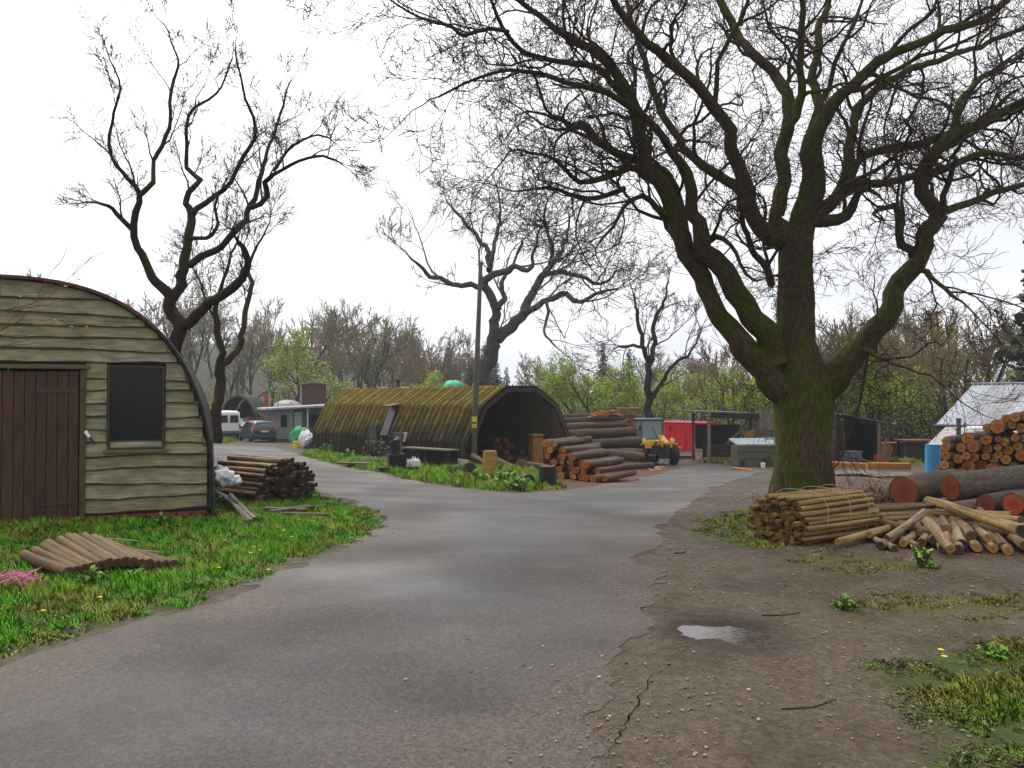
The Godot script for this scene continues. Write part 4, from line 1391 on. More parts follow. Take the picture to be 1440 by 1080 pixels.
func background_trees() -> void:
	var bare := []
	for k in 4:
		bare.append(make_bare(100 + k, 12.0, [1.0, 0.85, 1.15, 0.7][k], [C(124, 108, 80), C(128, 106, 76), C(116, 106, 84), C(132, 114, 76)][k]))
	var budding := []
	for k in 2:
		budding.append(make_leafy(140 + k, 12.0, 0.9, C(126, 130, 34), C(134, 116, 48), 0.16, 7))
	var fresh := []
	for k in 2:
		fresh.append(make_leafy(120 + k, 10.0, 1.1, C(148, 178, 18), C(166, 176, 36), 0.19, 24))
	var con := [make_conifer(160, 14.0), make_conifer(161, 14.0)]
	var scrub := [make_shrub(170, 2.4, 1.8, C(128, 104, 66), C(112, 94, 54), 0.08, 900), make_shrub(171, 2.2, 2.0, C(122, 132, 40), C(140, 136, 58), 0.1, 1300)]
	rng.seed = 808
	# single trees that stand out
	for q in [
		[420, 452, 78, fresh[0], "bright green tree rounded against the wooded hill behind the brown shed"],
		[838, 482, 62, fresh[1], "fresh green tree directly behind the long trunk pile"],
		[872, 500, 70, fresh[0], "lower green tree between the trunk pile and the slim bare tree"],
		[640, 520, 66, fresh[1], "yellow green bush-like tree above the ridge of the mossy hut"],
		[960, 505, 72, fresh[1], "green tree behind the red container"],
		[1010, 512, 80, fresh[0], "green tree behind the open shed roof"],
		[800, 520, 75, fresh[0], "small green tree at the open end of the mossy hut"],
		[885, 488, 95, con[0], "dark pointed conifer behind the green trees"],
		[848, 480, 90, con[1], "conifer with its top just above the fresh green tree"],
		[485, 470, 95, budding[0], "budding olive tree below the ridge of the hill"],
		[520, 455, 120, bare[1], "pale bare tree on the skyline of the wooded hill"],
		[815, 505, 64, fresh[1], "wide fresh green tree just right of the mossy hut's mouth"],
		[893, 520, 63, fresh[0], "rounded fresh green tree behind the square timber stack"],
		[985, 520, 64, fresh[1], "fresh green tree between the red container and the open shed"],
		[935, 515, 67, fresh[0], "fresh green tree right of the slim bare tree"],
		[1240, 505, 56, fresh[1], "fresh green tree over the low end of the dark timber shed"],
		[455, 520, 84, fresh[1], "lower fresh green tree beside the brown shed"],
		[600, 515, 78, fresh[0], "fresh green tree over the middle of the mossy hut's ridge"],
		[1185, 500, 62, fresh[1], "fresh green tree directly over the dark timber shed"],
		[1290, 520, 58, fresh[0], "soft green tree left of the white tin roof"],
		[560, 446, 130, bare[0], "bare tree at the low end of the hill skyline"],
		[620, 452, 110, bare[2], "thin pale bare tree alone on the skyline above the conifers"],
	]:
		var p := far_at(q[0], q[2])
		var h := reach(q[0], q[1], q[2])
		var base := tall(q[3])
		plant_copy(q[3], "conifer" if q[3] in con else ("leafy_tree" if q[3] in fresh or q[3] in budding else "bare_tree"), q[4], "tree", "", p, h / base)
	# the wood: left hill, the conifers in the middle, the belt on the right
	var sky := func(px: float) -> float:
		if px < 300: return 415.0
		if px < 400: return 440.0
		if px < 560: return 436.0 + (px - 400.0) * 0.06
		if px < 700: return 468.0 + (px - 560.0) * 0.14
		if px < 1000: return 500.0
		if px < 1150: return lerpf(490.0, 430.0, (px - 1000.0) / 150.0)
		return 425.0
	var marks := [[60, "over the timber hut's roof"], [250, "behind the hut's curved edge"], [330, "above the white van"], [385, "above the parked hatchback"], [430, "above the site cabin"], [480, "above the brown shed"], [540, "above the mossy hut's far end"], [610, "above the mossy hut's ridge"], [680, "behind the telegraph pole"], [760, "above the mossy hut's mouth"], [830, "above the long trunk pile"], [900, "above the square timber stack"], [960, "above the loader's cab"], [1010, "above the red container"], [1070, "above the open shed"], [1170, "behind the oak trunk"], [1230, "above the dark timber shed"], [1300, "between the dark shed and the blue barrel"], [1380, "above the tin roof"], [9999, "past the tin roof's ridge"]]
	var mark := func(px: float) -> String:
		for m in marks:
			if px < m[0]: return m[1]
		return ""
	for k in 230:
		var px := rng.randf_range(-260, 1700)
		var d: float
		var top: float = sky.call(clampf(px, 0, 1440)) + rng.randf_range(-4, 46)
		if px < 600:
			d = rng.randf_range(85, 170)
		elif px < 1000:
			d = rng.randf_range(80, 140)
		else:
			d = rng.randf_range(46, 85)
		var h := clampf(reach(px, top, d), 5.0, 22.0)
		var pick := rng.randf()
		var proto: Node3D
		var nm := "bare_tree"
		var lab := "bare brown tree in the hill wood"
		var grp := "bare trees of the wood on the hill"
		if px >= 600 and px < 1000:
			lab = "bare tree in the low wood"
			grp = "bare trees behind the log piles"
		elif px >= 1000:
			lab = "bare tree in the far belt"
			grp = "bare trees behind the sheds"
		proto = bare[rng.randi() % 4]
		if px > 575 and px < 720 and pick < 0.6:
			h *= 0.85
			proto = con[rng.randi() % 2]; nm = "conifer"
			lab = "dark conifer in the plantation"
			grp = "conifers of the plantation"
		elif px > 720 and pick < (0.34 if px < 1090 else 0.2):
			proto = fresh[rng.randi() % 2]; nm = "leafy_tree"
			lab = "fresh green tree in the low wood"
			grp = "green trees behind the yard"
			h *= 0.7
		elif pick < 0.5:
			proto = budding[rng.randi() % 2]; nm = "leafy_tree"
			lab = "budding olive brown tree"
			grp = "budding trees " + ("on the hill" if px < 600 else ("behind the log piles" if px < 1000 else "behind the sheds"))
		plant_copy(proto, nm, lab + ", " + mark.call(px), "tree", grp + " " + mark.call(px), far_at(px, d), (1.2 if px < 1000 else 1.02) * h / tall(proto))
	# a tall dark conifer at the edge on the far side
	var pc := far_at(1478, 42.0)
	plant_copy(con[0], "conifer", "dark conifer towering beside the white roofed building", "tree", "", pc, reach(1478, 270, 42.0) / tall(con[0]))
	# undergrowth below them
	for k in 190:
		var px := rng.randf_range(-150, 1600)
		var d := rng.randf_range(62, 105) if px < 1000 else rng.randf_range(52, 74)
		var g := rng.randf() < (0.35 if px < 700 else 0.6)
		if px > 285 and px < 480 and d < 84.0: d += 22.0
		plant_copy(scrub[1 if g else 0], "shrub", ("fresh green shrub" if g else "brown leafless shrub") + (" at the foot of the hill wood, " if px < 700 else " below the far trees, ") + mark.call(px), "shrub", mark.call(px) + ", " + ("green shrubs" if g else "brown shrubs") + (" below the hill" if px < 700 else " behind the yard"), far_at(px, d), rng.randf_range(0.9, 2.0))
	for o in bare + budding + fresh + con + scrub:
		o.free()


# ---------- logs, posts and poles ----------
# one log from p0 to p1: a bark (or peeled) mesh with its cut ends as children
func log_piece(called: String, p0: Vector3, p1: Vector3, r0: float, r1: float, side: Color, cut: Color, label: String, cat: String, group := "", skin := "log_bark", k := 12, rough := 0.05) -> MeshInstance3D:
	var mb := MB.new()
	var c := (p0 + p1) * 0.5
	var ln := p0.distance_to(p1)
	var d := (p1 - p0) / ln
	var pts := PackedVector3Array()
	var rad := PackedFloat32Array()
	var m := 3 + int(ln / 0.6)
	m = mini(m + 2, 10)
	var bend := d.cross(Vector3(rng.randfn(), rng.randfn(), rng.randfn())).normalized() * ln * rng.randf_range(0.0, 0.008)
	var ch := minf(r0 * 0.07, 0.012)
	pts.append(p0 - c); rad.append(r0 - ch)
	pts.append(p0 - c + d * ch); rad.append(r0)
	for j in range(1, m):
		var t := float(j) / m
		pts.append(p0.lerp(p1, t) - c + bend * sin(t * PI)); rad.append(lerpf(r0, r1, t) * rng.randf_range(1.0 - rough * 0.5, 1.0 + rough * 0.5))
	pts.append(p1 - c - d * ch); rad.append(r1)
	pts.append(p1 - c); rad.append(r1 - ch)
	mb.tube(pts, rad, k, side, false, maxf(1.0, roundf(TAU * r0 / 0.4)) if skin == "log_bark" else 1.0, 1.3)
	var off := rng.randf() * 50.0
	for q in mb.v.size():
		var n := noise.get_noise_3d(mb.n[q].x * 8.0 + off, mb.n[q].y * 8.0, mb.v[q].dot(d) * 8.0 + mb.n[q].z * 8.0)
		if q >= k + 1 and q < mb.v.size() - k - 1:
			mb.v[q] += mb.n[q] * r0 * rough * n * 2.0
		var f := 1.0 + n * 0.6
		var w := noise.get_noise_3d(mb.n[q].x * 14.0 + off, mb.n[q].y * 14.0, mb.v[q].dot(d) * 16.0)
		var cc := side
		if skin == "peeled": cc = side.lerp(C(84, 60, 36), 0.75 * smoothstep(0.05, 0.3, w))
		else: cc = side.lerp(C(168, 124, 84), 0.6 * smoothstep(0.18, 0.34, w))
		mb.c[q] = Color(cc.r * f, cc.g * f, cc.b * f)
	var o := put(called, mb, M[skin])
	o.position = c
	tag(o, label, cat, group)
	for s in 2:
		var e := MB.new()
		e.disc((p1 if s else p0) - c, d if s else -d, (r1 if s else r0) - ch, k, vary(cut, 0.1), rng.randf() * TAU)
		put("cut_end", e, M.cut_wood, o)
	return o

func log_stack() -> void:
	var D := 17.6
	var dirv := Vector3(0.64, 0.0, -0.77).normalized()
	var rows := {
		"ground": [[1330, 686, 8], [1352, 686, 9], [1372, 687, 8], [1392, 686, 9], [1414, 687, 9], [1436, 686, 9], [1458, 686, 9], [1480, 686, 9]],
		"bottom": [[1318, 664, 6], [1335, 663, 7], [1352, 664, 6.5], [1362, 656, 9.5], [1380, 655, 8], [1395, 661, 9.5], [1407, 661, 7], [1425, 658, 8.5], [1440, 664, 8], [1458, 660, 9]],
		"second": [[1328, 654, 6.5], [1330, 641, 6.5], [1347, 645, 7], [1359, 641, 6], [1370, 643, 6.5], [1386, 642, 5.5], [1397, 645, 7], [1404, 639, 5.5], [1414, 646, 7], [1436, 641, 8], [1453, 643, 8]],
		"third": [[1330, 629, 6.5], [1331, 620, 6], [1351, 630, 6.5], [1368, 628, 8.5], [1388, 631, 7.5], [1403, 629, 5], [1417, 633, 7.5], [1431, 628, 6.5], [1446, 630, 8]],
		"fourth": [[1361, 617, 8.5], [1386, 618, 8], [1404, 618, 4.5], [1413, 621, 6], [1428, 616, 6], [1440, 616, 6], [1454, 617, 7]],
		"fifth": [[1388, 602, 6], [1402, 600, 10], [1423, 598, 6], [1436, 602, 7], [1450, 603, 7]],
		"top": [[1414, 589, 6], [1427, 587, 7], [1440, 585, 7], [1454, 588, 8]],
	}
	for rn in rows:
		var i := 0
		for q in rows[rn]:
			var p := at(q[0], q[1], D + rng.randf_range(-0.12, 0.12))
			var r: float = q[2] * D / F * 1.02
			var k := rng.randf()
			var cut := C(228, 160, 72).lerp(C(206, 124, 50), k) if rng.randf() < 0.6 else C(222, 168, 92, 0.95)
			if rn == "ground":
				p.y = maxf(p.y, gy(p.x, p.z) + r)
			var lab := "%s log from the near end in the %s row of the tall orange-ended stack" % [ORD[i], rn]
			if rn == "ground":
				lab = "%s log in the hidden lowest layer under the tall orange-ended stack" % ORD[i]
			log_piece("log", p, p + dirv * rng.randf_range(2.7, 3.1), r, r * 0.93, C(84, 66, 52), cut, lab, "log", "logs of the tall stack behind the big trunks", "log_bark", 14)
			i += 1

func big_logs() -> void:
	var red := C(172, 84, 40, 0.85)
	var bark := C(94, 76, 58)
	var a := at(1270, 691, 13.4)
	log_piece("trunk_log", a, a + Vector3(1.5, 0.04, -1.25), 0.245, 0.23, bark, red, "short thick trunk section with dark red cut end, lying before the stack", "log", "", "log_bark", 22)
	a = at(1336, 686, 13.0)
	log_piece("trunk_log", a, a + Vector3(3.6, 0.3, -1.0), 0.215, 0.2, C(112, 100, 84), red, "long grey barked trunk with wide red cut end beside the short section", "log", "", "log_bark", 22)
	a = at(1424, 709, 11.8)
	log_piece("trunk_log", a, a + Vector3(2.2, 0.1, -1.4), 0.165, 0.15, bark, C(200, 88, 40, 0.95), "trunk with bright orange red end resting at the edge of the pole heap", "log", "", "log_bark", 20)
	a = at(1275, 716, 12.6)
	log_piece("trunk_log", a, a + Vector3(2.6, 0.02, -0.25), 0.1, 0.09, C(120, 110, 104), red, "thin pale barked trunk lying below the big red-ended trunks", "log", "", "log_bark", 16)
	a = at(1386, 709, 12.4)
	log_piece("trunk_log", a, a + Vector3(2.0, 0.0, -1.5), 0.15, 0.14, C(96, 82, 72), C(150, 64, 40, 0.95), "dull trunk with brown red end between the two brightest cut ends", "log", "", "log_bark", 18)
	a = at(1262, 722, 12.2)
	log_piece("trunk_log", a, a + Vector3(1.5, 0.0, -0.5), 0.07, 0.065, C(112, 100, 94), C(196, 90, 44, 0.95), "thin log with small red end lowest beneath the big trunks", "log", "", "log_bark", 14)
	a = at(1225, 702, 13.6)
	log_piece("trunk_log", a, a + Vector3(0.8, 0.0, -0.5), 0.075, 0.07, C(132, 124, 116), C(170, 130, 90), "short pale log in the brushwood behind the stake bundle", "log", "", "log_bark", 12)

func middle_logs() -> void:
	var ax := Vector3(-0.46, 0, -0.89)
	var dv := Vector3(0.62, 0, -0.95)
	var org := on(spot(846, 679))
	var hs := [1, 2, 2, 3, 3, 3, 4, 4, 4, 5, 5, 6, 6, 6, 6]
	var r := 0.1
	for c in hs.size():
		for h in hs[c]:
			var p := org + ax * (c + (0.5 if h % 2 else 0.0)) * 0.2
			p = Vector3(p.x, gy(p.x, p.z) + r + h * 0.172, p.z)
			p += dv * rng.randf_range(-0.22, 0.22)
			var rr := r * rng.randf_range(0.72, 1.14)
			var cut := C(206, 118, 44, 0.95) if rng.randf() < 0.6 else C(208, 122, 48, 0.95)
			if rng.randf() < 0.22: cut = C(226, 168, 84, 0.95)
			var dd := (dv + Vector3(rng.randf_range(-0.06, 0.06), rng.randf_range(-0.03, 0.03), rng.randf_range(-0.06, 0.06)))
			log_piece("log", p, p + dd * rng.randf_range(1.7, 2.0), rr, rr * 0.92, vary(C(128, 88, 60).lerp(C(84, 62, 46), rng.randf()), 0.2), cut, "%s log up in the %s column of the sloping orange-ended pile before the hut" % [ORD[h], ORD[c]], "log", "logs of the sloping pile in front of the hut", "log_bark", 12)
	# a few that rolled off the low end
	for q in [[808, 664, 846, 666, 5.5], [826, 655, 862, 652, 5], [800, 645, 840, 642, 5], [838, 640, 868, 636, 4.5]]:
		var a := spot(q[0], q[1] + 6)
		var rr: float = q[4] * -a.z / F
		a.y += rr
		var b := at(q[2], q[3], -a.z + 1.0)
		b.y = maxf(b.y, gy(b.x, b.z) + rr)
		log_piece("log", a, b, rr, rr * 0.92, C(120, 90, 78), C(214, 134, 58, 0.95), "log rolled across the %s side of the sloping pile" % ["near", "upper", "inner", "far"][[808, 826, 800, 838].find(q[0])], "log", "", "log_bark", 12)
	# the squared slab standing at the pile's inner end
	var b0 := spot(754, 655)
	b0 = on(b0)
	var slab := thing("upright_log", "upright squared orange log capped with moss at the inner end of the pile", "log", b0, 0.5)
	var s := -b0.z / F
	part_box("body", slab, Vector3(0, 20 * s, 0), Vector3(17 * s, 42 * s, 12 * s), M.board_up, 0.03, Basis.IDENTITY, C(176, 118, 48))
	part_box("moss_cap", slab, Vector3(0, 42.5 * s, 0), Vector3(20 * s, 4 * s, 15 * s), M.sheeting, 0.04, Basis.IDENTITY, C(140, 132, 50))

func trunks() -> void:
	# long trunks piled behind: y of the axis, left px, right px, radius px
	var rows := [
		[[800, 649], [898, 650], 6.2, 35.0, "bottom trunk of the long pile, nearest the loader"],
		[[806, 640], [902, 637], 7.5, 36.0, "second trunk from the bottom of the long pile with scraped bark"],
		[[800, 626], [900, 621], 7.4, 36.6, "dark third trunk from the bottom of the long pile"],
		[[792, 612], [893, 607], 7.6, 37.2, "thickest fourth trunk of the long pile, its end split pale"],
		[[786, 601], [881, 596], 5.8, 37.8, "fifth trunk of the long pile under the sawn slabs"],
		[[780, 593], [876, 588], 5.4, 38.4, "grey sixth trunk of the long pile beneath the orange slabs"],
		[[776, 586], [840, 585], 4.4, 39.0, "topmost trunk of the long pile against the hut roof"],
		[[830, 658], [918, 656], 4.6, 33.5, "thin grey trunk on the mud before the long pile"],
	]
	for q in rows:
		var d: float = q[3]
		var a := at(q[0][0], q[0][1], d - 0.6)
		var b := at(q[1][0], q[1][1], d + 0.4)
		var r: float = q[2] * d / F
		if q[3] < 34.0:
			a = spot(q[0][0], q[0][1] + 3); b = spot(q[1][0], q[1][1] + 3)
			a.y += r; b.y += r
		else:
			a += (a - b).normalized() * 2.0
		log_piece("trunk_log", a, b, r, r * 0.9, vary(C(116, 88, 66).lerp(C(92, 70, 54), rng.randf()), 0.12), C(204, 130, 74, 0.95), q[4], "log", "", "log_bark", 16)
	# more trunks hidden behind hold the heap up
	for k in 8:
		var y := 650.0 - k * 8.5
		var a := at(770, y, 38.6 + k * 0.25)
		var b := at(872 - k * 2, y - 3, 39.4 + k * 0.25)
		log_piece("trunk_log", a, b, 0.19, 0.17, C(92, 72, 56), C(190, 120, 70, 0.95), "back row trunk at layer %s behind the long trunk pile" % ORD[k], "log", "trunks hidden in the back row of the long pile", "log_bark", 12)
	# a short trunk with a red end lying in front
	var a := at(848, 638, 33.0)
	log_piece("trunk_log", a, at(904, 643, 33.6), 0.2, 0.19, C(120, 88, 70), C(216, 104, 48, 0.95), "debarked trunk with orange red end in front of the long pile", "log", "", "log_bark", 16)
	# sawn orange slabs on top
	for k in 9:
		var p := at(838 + k * 3.4, 586 - 1.6 * (4 - absf(4 - k)) - rng.randf() * 1.5, 37.8 + rng.randf() * 0.4)
		var s := put("slab_board", _board(Vector3(rng.randf_range(0.5, 0.9), 0.06, 0.2), vary(C(216, 136, 74, 0.95), 0.15)), M.board)
		s.position = p
		s.rotation = Vector3(rng.randf_range(-0.2, 0.2), rng.randf_range(-0.4, 0.4), rng.randf_range(-0.15, 0.15))
		tag(s, "sawn orange slab in the loose heap on top of the long trunks", "board", "orange slabs on the trunk pile")
	# stack of sawn timber beyond
	var base := at(885, 612, 42.0)
	base = on(base)
	var high := reach(885, 572, 42.0)
	for k in 13:
		for j in 4:
			var cross := k % 2
			var sz := Vector3(0.26, 0.07, 1.1) if not cross else Vector3(1.1, 0.07, 0.24)
			var o := put("timber", _board(sz, vary(C(196, 160, 100, 0.95).lerp(C(150, 96, 54, 0.95), rng.randf()), 0.15)), M.board)
			o.position = base + Vector3((j - 1.5) * 0.28 if not cross else rng.randf_range(-0.04, 0.04), high - 1.2 + k * 0.093, (j - 1.5) * 0.28 if cross else rng.randf_range(-0.05, 0.05))
			tag(o, "sawn timber in layer %s of the tall square timber stack" % ORD[k], "timber", "timbers of the tall square stack")
	for k in 5:
		var o := put("timber", _board(Vector3(0.14, high - 1.2, 0.14), vary(C(130, 84, 52), 0.15)), M.board_up)
		o.position = base + Vector3((k % 2 - 0.5) * 0.9, (high - 1.25) * 0.5, (k / 2 - 1) * 0.45)
		tag(o, "stub post carrying the tall square timber stack", "timber", "stub posts under the timber stack")

func _board(size: Vector3, col: Color, ch := 0.008) -> MB:
	var mb := MB.new()
	mb.box(Vector3.ZERO, size, ch, col)
	return mb

# a sheaf of posts: ends in an ellipse at p, all running along d
func sheaf(p: Vector3, d: Vector3, w: float, h: float, r: float, ln: float, side: Callable, cut: Callable, called: String, label: String, cat: String, group: String, skin: String, limit := 999) -> void:
	var across := d.cross(Vector3.UP).normalized()
	var row := 0
	var y := r
	var made := 0
	while y < h:
		var t := y / h
		var half := w * 0.5 * sqrt(maxf(0.05, 1.0 - pow(maxf(0.0, (t - 0.35) / 0.65), 2.2))) * (0.82 + 0.18 * minf(1.0, t * 4.0))
		var x := -half + r * (1.0 if row % 2 else 0.1)
		var col := 0
		while x < half and made < limit:
			var q := p + across * x + Vector3.UP * (y + rng.randf_range(-0.3, 0.3) * r) + d * rng.randf_range(-0.09, 0.09)
			q.y = maxf(q.y, gy(q.x, q.z) + r * 0.8)
			var rr := r * rng.randf_range(0.82, 1.12)
			var dd := (d + Vector3(rng.randf_range(-0.02, 0.02), rng.randf_range(-0.012, 0.012), rng.randf_range(-0.02, 0.02)))
			log_piece(called, q, q + dd * ln * rng.randf_range(0.94, 1.04), rr, rr * 0.9, side.call(), cut.call(), label % [ORD[mini(col, 17)], ORD[mini(row, 17)]], cat, group, skin, 8, 0.04)
			x += r * 1.98
			made += 1
			col += 1
		y += r * 1.76
		row += 1

func stakes() -> void:
	var p := at(1094, 762, 9.75)
	p = on(p)
	var d := Vector3(0.83, 0, -0.56).normalized()
	sheaf(p, d, 0.78, 0.56, 0.031, 1.5,
		func(): return vary(C(192, 156, 74).lerp(C(150, 114, 56), rng.randf()), 0.15),
		func(): return C(150, 122, 52, 0.95).lerp(C(84, 74, 36, 0.95), rng.randf()),
		"stake", "golden stake, %s along the %s layer up in the strapped bundle below the oak", "stake", "stakes of the strapped bundle", "peeled")
	# the straps round it
	var across := d.cross(Vector3.UP).normalized()
	for k in 3:
		var q: Vector3 = p + d * float([0.38, 0.82, 1.2][k])
		var pts := []
		for s in 33:
			var a := TAU * s / 32.0
			var e := Vector2(cos(a), sin(a))
			var half := 0.41
			pts.append(q + across * half * signf(e.x) * pow(absf(e.x), 0.7) + Vector3.UP * (0.29 + 0.315 * signf(e.y) * pow(absf(e.y), 0.75)) + d * 0.02 * sin(a * 3.0))
		var o := put("strap", MB.new(), M.plain)
		var mb := MB.new()
		var rr := PackedFloat32Array()
		for s in 33: rr.append(0.004)
		mb.tube(PackedVector3Array(pts), rr, 5, C(150, 146, 128))
		o.mesh = mb.mesh(M.plain)
		tag(o, "pale binding strap %s round the golden stake bundle" % ["nearest the cut ends", "round the middle", "nearest the far end"][k], "strap")
	# a second short bundle behind its far end
	var p2 := on(p + d * 1.45 + Vector3(0.1, 0, -0.15))
	sheaf(p2, Vector3(0.9, 0, -0.3).normalized(), 0.5, 0.3, 0.034, 1.3,
		func(): return vary(C(150, 122, 66, 0.95).lerp(C(120, 92, 54, 0.95), rng.randf()), 0.15),
		func(): return C(140, 110, 56, 0.95),
		"stake", "dull stake, %s along the %s layer of the low heap past the strapped bundle", "stake", "stakes of the low heap", "peeled", 34)

func pole_heap() -> void:
	# near end (px, py, depth), far end (px, py, depth), radius px
	var list := [
		[[1178, 762, 9.3], [1272, 737, 10.6], 5.4], [[1222, 752, 9.7], [1262, 741, 10.6], 5.0], [[1238, 768, 9.2], [1292, 731, 10.8], 6.4],
		[[1270, 764, 9.3], [1298, 741, 10.5], 6.0], [[1304, 733, 9.6], [1318, 750, 9.2], 7.0], [[1296, 763, 9.3], [1308, 748, 10.2], 6.5],
		[[1312, 760, 9.3], [1322, 738, 10.5], 6.0], [[1330, 765, 9.2], [1333, 748, 10.2], 7.0], [[1352, 766, 9.1], [1340, 738, 10.5], 8.6],
		[[1366, 753, 9.3], [1349, 736, 10.5], 7.0], [[1390, 757, 9.2], [1368, 741, 10.4], 7.0], [[1374, 770, 9.0], [1358, 754, 10.2], 7.0],
		[[1397, 772, 9.0], [1378, 760, 10.0], 6.5], [[1410, 770, 9.1], [1388, 757, 10.2], 7.2], [[1442, 768, 9.0], [1418, 752, 10.2], 7.4],
		[[1437, 746, 9.0], [1327, 711, 10.9], 8.6], [[1435, 731, 9.7], [1352, 724, 10.8], 5.0], [[1422, 724, 10.2], [1300, 720, 10.9], 5.0],
		[[1348, 783, 8.9], [1342, 769, 9.8], 7.5], [[1290, 771, 9.2], [1250, 762, 10.2], 5.5], [[1326, 776, 9.0], [1316, 764, 10.0], 6.5],
		[[1418, 784, 8.9], [1400, 770, 10.0], 6.5], [[1300, 720, 10.3], [1268, 742, 9.7], 5.0], [[1460, 776, 8.9], [1440, 760, 10.0], 7.5],
		[[1470, 755, 9.0], [1430, 740, 10.4], 7.5], [[1258, 772, 9.1], [1220, 766, 10.0], 5.0], [[1280, 722, 10.9], [1210, 727, 10.5], 4.5],
	]
	var words := ["long slim pole poking furthest out toward the stake bundle", "short pole lying behind the furthest poking one", "grey pole with dark end beside the furthest poking one", "grey weathered pole crossing the middle of the heap", "stub pole sloping steeply at the heap's middle", "short grey pole below the sloping stub", "pole lying straight inward beside the sloping stub", "pole with pale end at the foot of the heap's middle", "thick pole with dark end at the heap's centre", "straight pole lying on the thick central one", "curved pole behind the thick central one", "grey pole low under the central ones", "pole with orange end low at the heap's foot", "pole with orange end beside the low one", "pole ending near the frame edge", "longest peeled yellow pole lying across the top of the heap", "yellow pole behind the longest one", "slim yellow pole reaching back to the stake bundle", "thick stub end sticking out lowest of the heap", "slim pole on the earth at the heap's thin end", "short pole just above the lowest stub", "pole half buried at the heap's heavy end", "slim pole leaning on the sloping stub", "pole out at the heavy end's foot", "pole out at the heavy end's top", "slim bottom pole under the furthest poking one", "slim back pole between bundle and heap"]
	var k := 0
	for q in list:
		var a := at(q[0][0], q[0][1], q[0][2])
		var b := at(q[1][0], q[1][1], q[1][2])
		var r: float = q[2] * q[0][2] / F
		b += (b - a).normalized() * 0.5
		a.y = maxf(a.y, gy(a.x, a.z) + r)
		b.y = maxf(b.y, gy(b.x, b.z) + r)
		var yellow := k in [0, 15, 16, 17, 20, 12]
		var side := C(196, 160, 92, 0.95) if yellow else C(190, 168, 132).lerp(C(176, 138, 86), rng.randf())
		var cut := C(92, 74, 52) if rng.randf() < 0.4 else C(188, 142, 72, 0.95)
		if k in [2, 8, 15]: cut = C(60, 48, 38)
		log_piece("pole", a, b, r, r * 0.88, vary(side, 0.1), cut, words[k], "pole", "", "peeled", 14, 0.08)
		k += 1
	# what fills the heap underneath
	for j in 16:
		var x := rng.randf_range(1.0, 5.6) + 3.6
		var z := -rng.randf_range(9.6, 10.6)
		x = lerpf(4.5, 6.3, rng.randf())
		var r := rng.randf_range(0.04, 0.06)
		var a := Vector3(x, gy(x, z) + r + rng.randf() * 0.12, z)
		var dv := Vector3(rng.randf_range(-0.7, 0.5), 0.0, -1.0).normalized()
		log_piece("pole", a, a + dv * rng.randf_range(1.0, 1.5), r, r * 0.9, vary(C(140, 112, 76, 0.95), 0.15), C(170, 128, 68, 0.95), "pole buried in the underside of the loose pole heap", "pole", "poles buried in the heap", "peeled", 10, 0.08)

